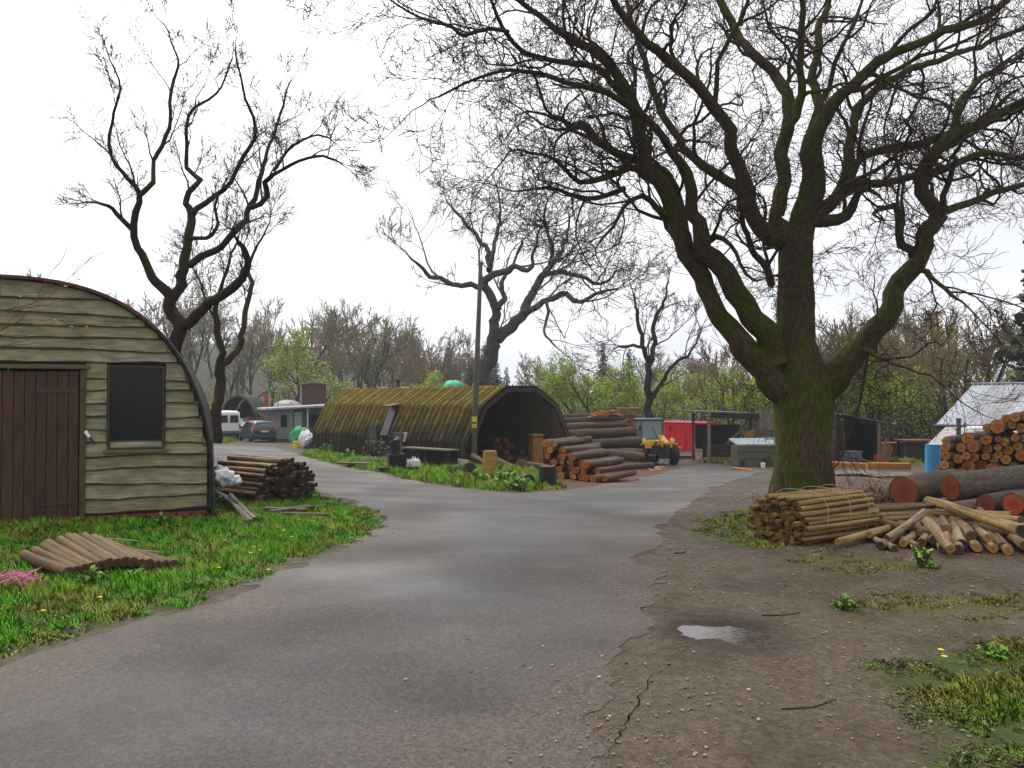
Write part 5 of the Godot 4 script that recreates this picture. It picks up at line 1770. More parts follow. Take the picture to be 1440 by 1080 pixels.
func left_piles() -> void:
	# the row of old half-round poles in the grass
	var i := 0
	for k in 14:
		var hump := 0.2 * sin(PI * clampf((i + 1.5) / 14.0, 0.0, 1.0))
		var nx := 96.0 + k * 11.4
		var ny := 816.0 - k * 1.1
		var a := spot(nx, ny)
		var b := spot(nx - 60 + rng.randf_range(-5, 5), ny - 20)
		var r := 0.05 * rng.randf_range(0.85, 1.1)
		a.y += r + hump * 0.35
		b.y += r + hump
		log_piece("pole", a, b, r, r * 0.95, vary(C(146, 112, 52).lerp(C(92, 70, 34), rng.randf()), 0.12), C(96, 74, 44), "%s old brown pole counted from the pink twine, in the low heap on the grass" % ORD[i], "pole", "old poles of the low heap on the grass", "peeled", 12, 0.12)
		i += 1
	for j in 8:
		var a := spot(90 + j * 16, 806)
		a.y += 0.04
		var b := spot(76 + j * 17, 786)
		b.y += 0.04
		log_piece("pole", a, b, 0.045, 0.04, vary(C(120, 92, 50, 0.95), 0.12), C(96, 74, 44), "old pole underneath the low brown heap on the grass", "pole", "poles under the low heap on the grass", "peeled", 10, 0.1)
	# loose wires of the cut strap over it
	for q in [[[50, 790], [70, 772], [100, 758], [150, 757], [200, 761]], [[82, 800], [100, 782], [130, 773], [180, 773], [228, 776]]]:
		var mb := MB.new()
		var pts := PackedVector3Array()
		var rr := PackedFloat32Array()
		var raw := []
		for e in q: raw.append(at(e[0], e[1], 8.4))
		for e in raw.size() - 1:
			for s in 6:
				pts.append(raw[e].cubic_interpolate(raw[e + 1], raw[maxi(e - 1, 0)], raw[mini(e + 2, raw.size() - 1)], s / 6.0))
				rr.append(0.004)
		mb.tube(pts, rr, 5, C(150, 160, 150))
		tag(put("strap", mb, M.plain), "cut pale strap springing up over the %s of the low brown heap" % ("back" if q[0][0] < 60 else "middle"), "strap")
	# the big pile of posts beside the hut: dark ends toward the road
	var p := on(spot(404, 706))
	var d := Vector3(-0.8, 0, -0.6).normalized()
	var s := -p.z / F
	sheaf(p, d, 92 * s, 60 * s, 0.042, 1.55,
		func(): return vary(C(204, 170, 132).lerp(C(140, 112, 84), rng.randf()), 0.15),
		func(): return vary(C(36, 31, 26), 0.3),
		"post", "dark-ended post, %s along the %s layer of the rounded pile beside the hut", "post", "posts of the rounded pile beside the hut", "peeled", 150)
	# loose ones on the side toward the hut
	for q in [[342, 694, 303, 676, 5], [330, 690, 300, 670, 5], [356, 690, 322, 668, 5], [352, 682, 330, 662, 5], [368, 672, 336, 656, 5], [320, 702, 298, 690, 5]]:
		var a := spot(q[0], q[1] + 8)
		a.y += 0.1
		var b := at(q[2], q[3], -a.z + 0.7)
		b.y = maxf(b.y, gy(b.x, b.z) + 0.05)
		log_piece("post", a, b, 0.05, 0.045, vary(C(164, 140, 110), 0.12), C(70, 58, 46), "loose post slipped off the rounded pile toward the hut corner", "post", "loose posts between pile and hut", "peeled", 10, 0.08)
	# two grey poles leaning off the verge
	var k := 0
	for q in [[352, 738, 313, 708], [358, 735, 324, 706]]:
		var a := spot(q[0], q[1])
		var b := spot(q[2], q[3])
		a.y += 0.04; b.y += 0.12
		log_piece("pole", a, b, 0.042, 0.04, C(150, 140, 124), C(110, 96, 80), "grey weathered pole in the grass, %s the post pile" % ["the nearer of two before", "the one closer to"][k], "pole", "", "peeled", 10, 0.05)
		k += 1
	# rotten boards
	k = 0
	for q in [[338, 719, 404, 714, 0.09], [346, 726, 374, 732, 0.1], [350, 722, 460, 716, 0.06], [398, 728, 462, 730, 0.08], [372, 722, 430, 724, 0.12], [380, 728, 440, 720, 0.1]]:
		var a := spot(q[0], q[1])
		var b := spot(q[2], q[3])
		var m := (a + b) * 0.5
		var x := (b - a).normalized()
		var y := Vector3.UP
		var zz := x.cross(y).normalized()
		var o := put("old_board", _board(Vector3(a.distance_to(b), 0.03, q[4]), vary(C(110, 94, 76), 0.2), 0.008), M.board)
		o.transform = Transform3D(Basis(x, zz.cross(x).normalized(), zz), m + Vector3(0, 0.03 + 0.012 * k, 0))
		tag(o, "rotting dark board of the broken pallet in the grass before the post pile", "board", "rotting boards before the post pile")
		k += 1


# ---------- in front of the mossy hut ----------
func hut_front() -> void:
	# telegraph pole
	var b := on(spot(665, 656))
	var d := -b.z
	var s := d / F
	var pole := thing("telegraph_pole", "tall slim wooden telegraph pole with a yellow plate in front of the mossy hut", "telegraph pole", b)
	var top := at(676, 370, d + 0.1) - b
	var mb := MB.new()
	var pts := PackedVector3Array()
	var rr := PackedFloat32Array()
	for k in 9:
		pts.append(Vector3(0, -0.2, 0).lerp(top, k / 8.0)); rr.append(lerpf(0.125, 0.075, k / 8.0))
	mb.tube(pts, rr, 14, C(104, 98, 70), true, 2.0, 0.6)
	for k in mb.v.size():
		mb.c[k] = C(92, 92, 50).lerp(C(120, 114, 104), smoothstep(0.8, 3.2, mb.v[k].y + noise.get_noise_3dv(mb.v[k] * 4.0)))
	put("pole_shaft", mb, M.board_up, pole)
	var pl := top * (62.0 / 286.0)
	part_box("plate", pole, pl + Vector3(0.0, 0, 0.12), Vector3(0.19, 0.42, 0.012), M.paint, 0.004, Basis.IDENTITY, C(226, 200, 40))
	part_box("plate_band", pole, pl + Vector3(0.0, -0.02, 0.128), Vector3(0.16, 0.07, 0.008), M.paint, 0.002, Basis.IDENTITY, C(80, 70, 30))
	part_box("pole_cap", pole, top + Vector3(0, 0.02, 0), Vector3(0.17, 0.03, 0.17), M.tin, 0.006, Basis.IDENTITY, C(120, 120, 118))

	# logs and stumps round its foot: near end, far end, radius, colours
	var dark := C(62, 54, 46)
	var list := [
		[[660, 667], [646, 664], 11.0, 9.0, dark, C(84, 80, 74), "fat grey-ended log lying at the foot of the telegraph pole"],
		[[640, 669], [618, 667], 4.0, 8.0, C(98, 80, 60), C(120, 96, 66), "brown log lying short of the telegraph pole"],
		[[744, 680], [724, 672], 9.0, 10.0, dark, C(56, 50, 44), "dark log lying between the bright post and the black stump"],
		[[716, 670], [704, 664], 7.0, 8.0, C(58, 52, 44), C(70, 60, 48), "dark log tucked behind the bright post"],
		[[732, 655], [742, 653], 7.0, 6.0, C(108, 78, 50), C(150, 104, 58), "small brown block on the heap behind the dark log"],
		[[716, 683], [702, 678], 4.0, 6.0, C(84, 72, 52), C(110, 90, 60), "thin mossy log in the weeds below the bright post"],
	]
	for q in list:
		var a := spot(q[0][0], q[0][1] + 5)
		var sc := -a.z / F
		var e := spot(q[1][0], q[1][1] + 2)
		e = a + (e - a).normalized() * maxf(0.5, q[3] * 0.1)
		a.y = gy(a.x, a.z) + q[2] * sc; e.y = gy(e.x, e.z) + q[2] * sc
		log_piece("log", a, e, q[2] * sc, q[2] * sc * 0.95, q[4], q[5], q[6], "log", "", "log_bark", 18)
	# uprights
	var p := on(spot(688, 672))
	s = -p.z / F
	var o := thing("gate_post", "upright peeled golden post standing on the grass beside the telegraph pole", "post", p)
	var um := MB.new()
	um.tube(PackedVector3Array([Vector3(0, -0.05, 0), Vector3(0.01, 18 * s, 0), Vector3(0.02, 37.0 * s, 0), Vector3(0.02, 38.0 * s, 0)]), PackedFloat32Array([10 * s, 9.8 * s, 9.6 * s, 9.0 * s]), 16, C(206, 158, 70), false, 1.0, 1.5)
	put("post_body", um, M.peeled, o)
	um = MB.new()
	um.disc(Vector3(0.02, 38.0 * s, 0), Vector3.UP, 9.0 * s, 16, C(196, 160, 96))
	put("cut_end", um, M.cut_wood, o)
	p = on(spot(770, 684))
	s = -p.z / F
	o = thing("stump", "upright blackened stump beside the sloping log pile", "stump", p)
	um = MB.new()
	um.tube(PackedVector3Array([Vector3(0, -0.05, 0), Vector3(0.0, 12 * s, 0.02), Vector3(0.0, 27.5 * s, 0), Vector3(0.0, 28.5 * s, 0)]), PackedFloat32Array([12.5 * s, 12.0 * s, 12.2 * s, 11.5 * s]), 16, C(58, 54, 48), false, 3.0, 1.5)
	put("stump_body", um, M.log_bark, o)
	um = MB.new()
	um.disc(Vector3(0.0, 28.5 * s, 0), Vector3.UP, 11.5 * s, 16, C(104, 98, 76))
	put("cut_end", um, M.cut_wood, o)
	# leaning rails
	var k := 0
	for q in [[[622, 646], [660, 650], 3.4, C(150, 138, 110), "pale rail lying level behind the telegraph pole's foot"], [[696, 646], [728, 661], 5.2, C(146, 130, 96), "pale split log sloping down behind the bright post"], [[664, 640], [690, 655], 4.0, C(150, 132, 92), "short split rail leaning between the pole and the bright post"], [[742, 652], [770, 656], 3.5, C(120, 112, 50), "mossy rail before the black stump"]]:
		var dd := d + 0.3 - 0.2 * k
		var a := at(q[0][0], q[0][1], dd)
		var e := at(q[1][0], q[1][1], dd - 0.5)
		log_piece("rail", a, e, q[2] * dd / F, q[2] * dd / F * 0.9, q[3], C(150, 120, 70), q[4], "rail", "", "peeled", 10)
		k += 1

	# bench and low clutter along the side
	p = on(spot(600, 662))
	s = -p.z / F
	var turn := deg_to_rad(38.9 - 90.0) + PI / 2.0
	turn = 0.55
	var bench := thing("work_bench", "long low dark bench against the side of the mossy hut", "bench", p + Vector3(0, 0, -0.9), -0.75)
	part_box("top", bench, Vector3(0, 0.62, 0), Vector3(2.3, 0.06, 0.5), M.board, 0.01, Basis.IDENTITY, C(112, 96, 74))
	part_box("back_board", bench, Vector3(0, 0.32, -0.2), Vector3(2.2, 0.5, 0.04), M.board, 0.01, Basis.IDENTITY, C(40, 36, 32))
	for x in [-1.05, 0.0, 1.05]:
		part_box("leg", bench, Vector3(x, 0.28, 0.15), Vector3(0.08, 0.64, 0.08), M.board_up, 0.01, Basis.IDENTITY, C(60, 52, 44))
	# canister
	p = on(spot(582, 663))
	s = -p.z / F
	var can := thing("canister", "white plastic canister standing on the grass before the mossy hut", "canister", p, 0.4)
	part_box("body", can, Vector3(0.05, 0.19, 0), Vector3(0.28, 0.38, 0.2), M.plain, 0.05, Basis.IDENTITY, C(226, 226, 226))
	part_tube("cap", can, [Vector3(0.12, 0.37, 0), Vector3(0.12, 0.43, 0)], 0.035, M.plain, 10, C(60, 80, 150))
	part_tube("grip", can, [Vector3(-0.06, 0.36, 0), Vector3(-0.04, 0.43, 0), Vector3(0.04, 0.43, 0), Vector3(0.06, 0.37, 0)], 0.015, M.plain, 6, C(226, 226, 226))
	p = on(spot(573, 659))
	o = thing("wrapped_bundle", "crumpled lilac and white plastic bundle beside the white canister", "bundle", p)
	put("wrap", lump(0.2, 0.16, 0.6, C(170, 160, 190), 3), M.plain, o)
	# dark drum and engine block
	p = on(spot(556, 664))
	o = thing("machine_block", "small dark rusty machine on a low sleeper before the hut", "machine", p, 0.3)
	part_box("sleeper", o, Vector3(0.1, 0.06, 0.05), Vector3(1.15, 0.2, 0.3), M.board, 0.01, Basis.IDENTITY, C(62, 54, 46))
	part_box("body", o, Vector3(0.05, 0.34, 0), Vector3(0.5, 0.4, 0.35), M.sheeting, 0.05, Basis.IDENTITY, C(52, 42, 36))
	part_tube("cylinder", o, [Vector3(0.0, 0.5, 0), Vector3(0.0, 0.92, 0)], 0.13, M.sheeting, 12, C(44, 42, 42))
	part_tube("spout", o, [Vector3(0.0, 0.9, 0), Vector3(0.08, 1.0, 0.02)], 0.05, M.plain, 8, C(150, 150, 140))
	# planks on the grass
	k = 0
	for q in [[522, 659, 2.3, C(120, 108, 90), "weathered plank on the grass nearest the road before the hut"], [528, 652, 2.2, C(100, 112, 122), "bluish plank lying behind the weathered one before the hut"], [516, 649, 1.8, C(104, 92, 74), "brown plank lying closest to the hut wall"]]:
		p = on(spot(q[0], q[1]))
		o = thing("plank", q[4], "plank", p, -0.28)
		part_box("board", o, Vector3(0, 0.16, 0), Vector3(q[2], 0.05, 0.24), M.board, 0.01, Basis.IDENTITY, q[3])
		for x in [-0.7, 0.7]:
			part_box("bearer", o, Vector3(x, 0.05, 0), Vector3(0.1, 0.18, 0.3), M.board, 0.01, Basis.IDENTITY, C(70, 62, 52))
		k += 1
	# teal cover showing over the ridge
	p = at(637, 541, 46.0)
	o = thing("tarpaulin", "teal tarpaulin peak showing over the ridge of the mossy hut", "tarpaulin", on(p))
	var ht := p.y - gy(p.x, p.z) + 0.25
	put("cover", lump(0.55, 0.35, 0.15, C(80, 190, 160), 5, Vector3(0, ht - 0.7, 0)), M.plain, o)
	part_box("stack", o, Vector3(0, (ht - 0.6) * 0.5, 0), Vector3(1.0, ht - 0.6, 0.9), M.board, 0.02, Basis.IDENTITY, C(120, 100, 80))


# an uneven lump (bag, tarpaulin)
func lump(w: float, h: float, rough: float, col: Color, sd: int, at0 := Vector3.ZERO) -> MB:
	var mb := MB.new()
	var rows := []
	var cc := []
	for j in 13:
		var th := PI * j / 12.0
		var row := []
		var cr := []
		for i in 21:
			var ph := TAU * (i % 20) / 20.0
			var n := Vector3(sin(th) * cos(ph), -cos(th), sin(th) * sin(ph))
			var k := 1.0 + rough * (noise.get_noise_3d(n.x * 14.0 + sd * 9.0, n.y * 14.0, n.z * 14.0) + 0.5 * noise.get_noise_3d(n.x * 40.0 + sd * 9.0, n.y * 40.0, n.z * 40.0))
			row.append(at0 + Vector3(n.x * w * k, h + n.y * h * k, n.z * w * k))
			cr.append(col)
		rows.append(row)
		cc.append(cr)
	for r in rows: r.reverse()
	mb.sheet(rows, cc)
	return mb


# ---------- the far left yard ----------
func far_left_yard() -> void:
	# dark arched shelter
	var p := on(spot(334, 600))
	p = on(far_at(334, 66.0))
	var s := 66.0 / F
	var o := thing("arch_shelter", "dark open arched shelter behind the parked cars", "shelter", p, 0.15)
	var w := 27 * s
	var h := reach(334, 558, 66.0)
	var rows := []
	var cc := []
	for q in [0.0, -0.06, -7.0]:
		var row := []
		var cr := []
		for i in 25:
			var a := PI * i / 24.0
			var k := 1.06 if q < 0.0 else 1.0
			row.append(Vector3(cos(a) * w * k, sin(a) * h * k, q))
			cr.append(C(64, 58, 46))
		rows.append(row); cc.append(cr)
	var mb := MB.new()
	mb.sheet(rows, cc)
	put("roof", mb, M.sheeting, o)
	mb = MB.new()
	for i in 24:
		mb.tri(Vector3(0, 0, -6.9), Vector3(cos(PI * i / 24.0) * w, sin(PI * i / 24.0) * h, -6.9), Vector3(cos(PI * (i + 1) / 24.0) * w, sin(PI * (i + 1) / 24.0) * h, -6.9), C(40, 36, 32))
	put("back_wall", mb, M.plain, o)
	p = on(far_at(349, 66.5))
	o = thing("woodchip_heap", "orange brown heap inside the dark arched shelter", "heap", p)
	put("heap", lump(0.75, 0.75, 0.4, C(150, 96, 56), 2), M.sheeting, o)
	# pale fence sheets behind it
	o = thing("panel_fence", "pale upright panels beyond the dark arched shelter", "fence", far_at(357, 76.0), 0.0)
	var hh := reach(357, 562, 76.0)
	for k in 7:
		part_box("panel", o, Vector3(-1.7 + k * 0.42, hh * 0.5, 0), Vector3(0.38, hh * rng.randf_range(0.94, 1.0), 0.04), M.board_up, 0.01, Basis.IDENTITY, vary(C(196, 190, 178), 0.08))
	o = thing("red_post", "red upright post beside the pale panels", "post", far_at(374, 75.0))
	hh = reach(374, 552, 75.0)
	part_box("body", o, Vector3(0, hh * 0.5, 0), Vector3(0.28, hh, 0.28), M.paint, 0.02, Basis.IDENTITY, C(190, 60, 56))
	part_box("cap", o, Vector3(0, hh + 0.05, 0), Vector3(0.36, 0.1, 0.36), M.paint, 0.02, Basis.IDENTITY, C(170, 50, 46))
	# hedge
	var hedge := make_shrub(300, 2.4, 1.8, C(92, 74, 56), C(76, 70, 48), 0.18, 1500)
	for q in [[371, 68.0, 1.0, "brown hedge bush behind the dark hatchback's bonnet"], [382, 67.0, 1.05, "brown hedge bush touching the cabin wall"], [366, 71.0, 0.8, "brown hedge bush nearest the arched shelter"]]:
		plant_copy(hedge, "hedge_bush", q[3], "bush", "", far_at(q[0], q[1]), q[2])
	hedge.free()
	# site cabin
	var d := 58.0
	s = d / F
	p = far_at(412, d)
	o = thing("site_cabin", "low grey cabin with flat white roof behind the mossy hut", "cabin", p, deg_to_rad(24.0))
	var top := reach(412, 574, d)
	var L := 3.7
	for k in 9:
		part_box("wall_panel", o, Vector3(-1.9 + 0.11 + k * 0.21, top * 0.5, 0), Vector3(0.2, top, 0.06), M.paint, 0.012, Basis.IDENTITY, vary(C(140, 148, 136), 0.06))
	part_box("side_wall", o, Vector3(1.9, top * 0.5, -1.5), Vector3(3.9, top * 0.98, 2.9), M.paint, 0.02, Basis.IDENTITY, C(80, 88, 76))
	part_box("window", o, Vector3(-0.62, top * 0.62, 0.045), Vector3(0.42, top * 0.36, 0.03), M.car_glass, 0.004)
	part_box("door", o, Vector3(0.35, top * 0.45, 0.04), Vector3(0.55, top * 0.86, 0.04), M.paint, 0.01, Basis.IDENTITY, C(168, 172, 160))
	part_box("window", o, Vector3(1.5, top * 0.62, 0.0), Vector3(0.9, top * 0.4, 0.06), M.car_glass, 0.004)
	part_box("post", o, Vector3(0.95, top * 0.5, 0.4), Vector3(0.1, top, 0.1), M.paint, 0.01, Basis.IDENTITY, C(215, 215, 208))
	part_box("roof", o, Vector3(1.1, top + 0.1, -1.0), Vector3(6.4, 0.16, 3.6), M.tin, 0.03, Basis(Vector3.BACK, 0.05), C(208, 208, 214))
	part_box("plinth", o, Vector3(0.4, 0.05, 0.06), Vector3(4.4, 0.3, 0.05), M.sheeting, 0.01, Basis.IDENTITY, C(90, 90, 78))
	# domed tank behind it and the brown shed
	p = far_at(405, 68.0)
	o = thing("domed_roof", "pale lilac domed roof showing behind the site cabin", "building", p)
	hh = reach(405, 562, 68.0)
	put("dome", lump(1.25, hh * 0.25, 0.02, C(182, 172, 184), 8, Vector3(0, hh * 0.5, 0)), M.tin, o)
	part_box("wall", o, Vector3(0, hh * 0.35, 0), Vector3(2.2, hh * 0.7, 2.0), M.paint, 0.05, Basis.IDENTITY, C(150, 146, 150))
	d = 70.0
	p = far_at(440, d)
	o = thing("brown_shed", "narrow reddish brown shed with pale end standing above the cabin roof", "shed", p, 0.3)
	hh = reach(440, 540, d)
	for k in 6:
		part_box("board", o, Vector3(-0.72 + k * 0.33, hh * 0.5, 0), Vector3(0.32, hh * (0.97 + 0.02 * (3 - absf(k - 2.5))), 0.05), M.board_up, 0.01, Basis.IDENTITY, vary(C(112, 70, 56), 0.08))
	part_box("end_wall", o, Vector3(-0.94, hh * 0.49, -0.9), Vector3(0.1, hh * 0.98, 1.9), M.board_up, 0.01, Basis.IDENTITY, C(178, 168, 150))
	part_box("side_wall", o, Vector3(1.05, hh * 0.48, -0.9), Vector3(0.1, hh * 0.96, 1.8), M.board_up, 0.01, Basis.IDENTITY, C(96, 62, 52))
	for sg in [-1, 1]:
		part_box("roof", o, Vector3(0.05 + sg * 0.56, hh + 0.08, -0.9), Vector3(1.2, 0.07, 2.2), M.tin, 0.01, Basis(Vector3.BACK, -sg * 0.14), C(186, 186, 180))
	# lamp post
	p = far_at(391, 62.0)
	o = thing("lamp_post", "thin lamp post with round floodlight in front of the cabin", "lamp post", p)
	hh = reach(391, 541, 62.0)
	part_tube("pole", o, [Vector3(0, 0, 0), Vector3(0, hh, 0)], 0.045, M.metal, 8, C(120, 120, 120))
	part_tube("arm", o, [Vector3(-0.2, hh - 0.1, 0), Vector3(0.65, hh - 0.2, 0)], 0.03, M.metal, 6)
	part_tube("lamp_head", o, [Vector3(-0.2, hh, -0.1), Vector3(-0.2, hh, 0.12)], 0.2, M.paint, 12, C(150, 156, 156))
	# bags, tarpaulin and yellow tub at the hut's far end
	p = on(spot(431, 621))
	p = far_at(431, 46.0)
	o = thing("bulk_bag", "tall white bulk bag against the far end of the mossy hut", "bag", p)
	put("sack", lump(0.42, 0.5, 0.25, C(214, 208, 214), 11), M.plain, o)
	p = far_at(422, 47.5)
	o = thing("tarpaulin_heap", "bright green tarpaulin heap beside the white bulk bag", "tarpaulin", p)
	put("cover", lump(0.55, 0.6, 0.3, C(44, 150, 90), 12), M.plain, o)
	p = far_at(418, 46.5)
	o = thing("yellow_tub", "small yellow tub below the green tarpaulin", "tub", p)
	part_tube("tub", o, [Vector3(0, 0.0, 0), Vector3(0, 0.35, 0)], 0.24, M.plain, 12, C(214, 200, 50))
	part_tube("rim", o, [Vector3(0, 0.34, 0), Vector3(0, 0.38, 0)], 0.26, M.plain, 12, C(204, 190, 50))
	p = far_at(438, 45.5)
	o = thing("bulk_bag", "lower greyish bulk bag between the white one and the mossy hut", "bag", p)
	put("sack", lump(0.4, 0.35, 0.3, C(190, 186, 200), 13), M.plain, o)
	# white sacks by the timber hut
	var k := 0
	for q in [[316, 672, 0.15, 0.13, "crumpled white sack against the corner of the timber hut"], [328, 676, 0.13, 0.08, "flatter pale sack beside the one at the hut corner"], [312, 663, 0.1, 0.08, "small white sack on top behind the hut corner"]]:
		p = at(q[0], q[1], 12.9 + 0.2 * k)
		o = thing("sack", q[4], "sack", Vector3(p.x, maxf(gy(p.x, p.z), p.y - q[3]), p.z))
		put("plastic", lump(q[2], q[3], 0.55, C(206, 214, 220), 20 + k), M.gloss if k == 1 else M.plain, o)
		k += 1


# ---------- sheds, containers and timber beyond the oak ----------
func sheds() -> void:
	var d := 38.0
	var s := d / F
	# open lean-to on posts
	var p := far_at(1022, d)
	var y0 := p.y
	var o := thing("open_shed", "open shed on thin posts with a drooping dark flat roof beside the red container", "shed", p)
	var X := func(px: float) -> float: return at(px, 560, d).x - p.x
	var Y := func(py: float) -> float: return at(1022, py, d).y - y0
	part_box("roof", o, Vector3(X.call(1020), Y.call(580), -1.2), Vector3(2.9, 0.06, 3.4), M.tin, 0.01, Basis(Vector3.BACK, -0.03), C(74, 78, 84))
	part_box("fascia", o, Vector3(X.call(1029), Y.call(585), 0.52), Vector3(2.2, 0.24, 0.04), M.board, 0.01, Basis(Vector3.BACK, -0.05), C(34, 34, 38))
	for q in [[994, 0.4, C(150, 140, 124)], [1062, 0.4, C(120, 110, 96)], [992, -2.6, C(110, 100, 88)]]:
		part_box("post", o, Vector3(X.call(q[0]), Y.call(582) * 0.5 - 0.05, q[1]), Vector3(0.12, Y.call(582) + 0.1, 0.12), M.board_up, 0.01, Basis.IDENTITY, q[2])
	part_box("brace", o, Vector3(X.call(1034), Y.call(610), 0.3), Vector3(1.3, 0.09, 0.06), M.board, 0.01, Basis(Vector3.BACK, 0.75), C(120, 110, 90))
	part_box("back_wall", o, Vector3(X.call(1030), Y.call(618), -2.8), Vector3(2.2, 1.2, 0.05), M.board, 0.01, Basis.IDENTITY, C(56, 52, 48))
	# leaning boards in it
	for k in 5:
		var q := put("leaning_board", _board(Vector3(0.13, 1.55, 0.03), vary(C(206, 148, 74), 0.15)), M.board_up)
		q.position = at(1050 + k * 3.0, 604, d - 0.2 - 0.06 * k)
		q.position.y = y0 + 0.78
		q.rotation = Vector3(-0.18, 0, 0.1 - 0.05 * k)
		tag(q, "%s orange board leaning in the open shed, from the open side" % ORD[k], "board", "boards leaning in the open shed")
	# palisade wall running behind the oak
	p = far_at(1120, d + 0.6)
	o = thing("board_wall", "grey wall of upright boards running behind the oak trunk", "wall", p)
	for k in 24:
		part_box("board", o, Vector3(-1.85 + k * 0.158, 1.22, rng.randf_range(-0.012, 0.012)), Vector3(0.146, 2.5 + rng.randf_range(-0.05, 0.05), 0.03), M.board_up, 0.006, Basis.IDENTITY, vary(C(148, 142, 134), 0.16))
	part_box("rail", o, Vector3(0, 1.8, -0.06), Vector3(3.7, 0.1, 0.06), M.board, 0.01, Basis.IDENTITY, C(110, 100, 90))
	# right shed
	p = far_at(1212, d)
	y0 = p.y
	o = thing("timber_shed", "low dark open-fronted timber shed with sloping tin roof right of the oak", "shed", p)
	X = func(px: float) -> float: return at(px, 560, d).x - p.x
	Y = func(py: float) -> float: return at(1212, py, d).y - y0
	part_box("roof", o, Vector3(X.call(1219), Y.call(590), -1.3), Vector3(2.45, 0.07, 3.4), M.tin, 0.01, Basis(Vector3.BACK, -0.19), C(86, 92, 96))
	part_box("roof_edge", o, Vector3(X.call(1250), Y.call(595), 0.38), Vector3(0.2, 0.09, 0.06), M.tin, 0.01, Basis(Vector3.BACK, -0.19), C(196, 200, 204))
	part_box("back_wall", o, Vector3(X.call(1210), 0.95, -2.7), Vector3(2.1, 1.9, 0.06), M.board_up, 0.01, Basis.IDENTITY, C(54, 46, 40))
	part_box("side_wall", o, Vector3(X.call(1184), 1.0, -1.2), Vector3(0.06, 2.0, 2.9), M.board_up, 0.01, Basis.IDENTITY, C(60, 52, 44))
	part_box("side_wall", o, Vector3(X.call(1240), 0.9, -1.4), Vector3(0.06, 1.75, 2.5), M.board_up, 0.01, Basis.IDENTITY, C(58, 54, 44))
	part_box("post", o, Vector3(X.call(1231), 0.9, 0.3), Vector3(0.14, 1.95, 0.12), M.board_up, 0.01, Basis.IDENTITY, C(140, 122, 88))
	part_box("post", o, Vector3(X.call(1168), 0.6, 0.35), Vector3(0.2, 1.3, 0.1), M.board_up, 0.01, Basis.IDENTITY, C(120, 76, 48))
	part_box("shelf", o, Vector3(X.call(1205), 1.05, -1.9), Vector3(1.7, 0.05, 0.9), M.board, 0.01, Basis.IDENTITY, C(64, 56, 46))
	for k in 6:
		var q := put("timber", _board(Vector3(1.3, 0.1, 0.12), vary(C(120, 82, 52), 0.2)), M.board)
		q.position = p + Vector3(-0.1 + rng.randf_range(-0.1, 0.1), 1.14 + 0.11 * (k / 3), -1.7 - 0.16 * (k % 3))
		tag(q, "brown timber on the shelf inside the dark timber shed", "timber", "timbers on the shed shelf")
	p = far_at(1196, d - 0.6)
	o = thing("grey_tank", "small grey metal tank in the mouth of the dark timber shed", "tank", p)
	part_box("body", o, Vector3(0, 0.28, 0), Vector3(0.82, 0.5, 0.5), M.tin, 0.04, Basis.IDENTITY, C(120, 126, 130))
	part_box("lid", o, Vector3(0, 0.55, 0), Vector3(0.86, 0.04, 0.54), M.tin, 0.01, Basis.IDENTITY, C(140, 146, 150))
	p = far_at(1236, d - 0.7)
	o = thing("orange_crate", "small orange crate at the foot of the shed post", "crate", p)
	for k in 3:
		part_box("slat", o, Vector3(0, 0.1 + 0.13 * k, 0.16), Vector3(0.34, 0.1, 0.02), M.board, 0.004, Basis.IDENTITY, C(206, 104, 50))
		part_box("slat", o, Vector3(0, 0.1 + 0.13 * k, -0.16), Vector3(0.34, 0.1, 0.02), M.board, 0.004, Basis.IDENTITY, C(206, 104, 50))
	for x in [-0.17, 0.17]:
		part_box("end", o, Vector3(x, 0.22, 0), Vector3(0.02, 0.42, 0.34), M.board, 0.004, Basis.IDENTITY, C(196, 96, 46))
	# leaning pieces by it
	for k in 3:
		var q := put("leaning_board", _board(Vector3(0.1, 1.2 - 0.2 * k, 0.03), vary(C(170, 128, 80), 0.1)), M.board_up)
		var w := far_at(1242 + k * 4, d - 0.4)
		q.position = w + Vector3(0, 0.55 - 0.08 * k, 0)
		q.rotation.z = -0.22 - 0.05 * k
		tag(q, "%s pale board leaning against the outer post of the dark timber shed" % ["tallest", "middle", "shortest"][k], "board")
	# stacked brown timber and slab table beyond
	for row in 6:
		var w := far_at(1253, d + 3.0)
		var q := put("timber", _board(Vector3(1.05 - 0.05 * (row % 2), 0.09, 0.8), vary(C(160, 98, 54), 0.2)), M.board)
		q.position = w + Vector3(rng.randf_range(-0.06, 0.06), 0.22 + row * 0.115, 0)
		tag(q, "brown timber slab, %s from the bottom, in the small stack beyond the shed" % ORD[row], "timber")
	p = far_at(1286, d + 2.0)
	o = thing("slab_table", "dark low table of slabs between the shed and the blue barrel", "table", p)
	for k in 4:
		part_box("slab", o, Vector3(0, 0.98 + 0.0 * k, -0.45 + 0.3 * k), Vector3(1.5, 0.08, 0.27), M.board, 0.01, Basis.IDENTITY, vary(C(130, 84, 50), 0.2))
	for x in [-0.62, 0.62]:
		for z in [-0.4, 0.4]:
			part_box("leg", o, Vector3(x, 0.47, z), Vector3(0.12, 0.95, 0.12), M.board_up, 0.01, Basis.IDENTITY, C(62, 50, 40))
	part_box("pile", o, Vector3(0, 0.4, 0), Vector3(1.1, 0.75, 0.7), M.sheeting, 0.06, Basis.IDENTITY, C(52, 48, 30))
	# green tank with pale lid
	d = 33.0
	p = on(spot(1064, 655))
	d = -p.z
	s = d / F
	o = thing("green_tank", "olive green chest-like tank with pale blue lid in front of the board wall", "tank", p, 0.08)
	var bw := 64 * s
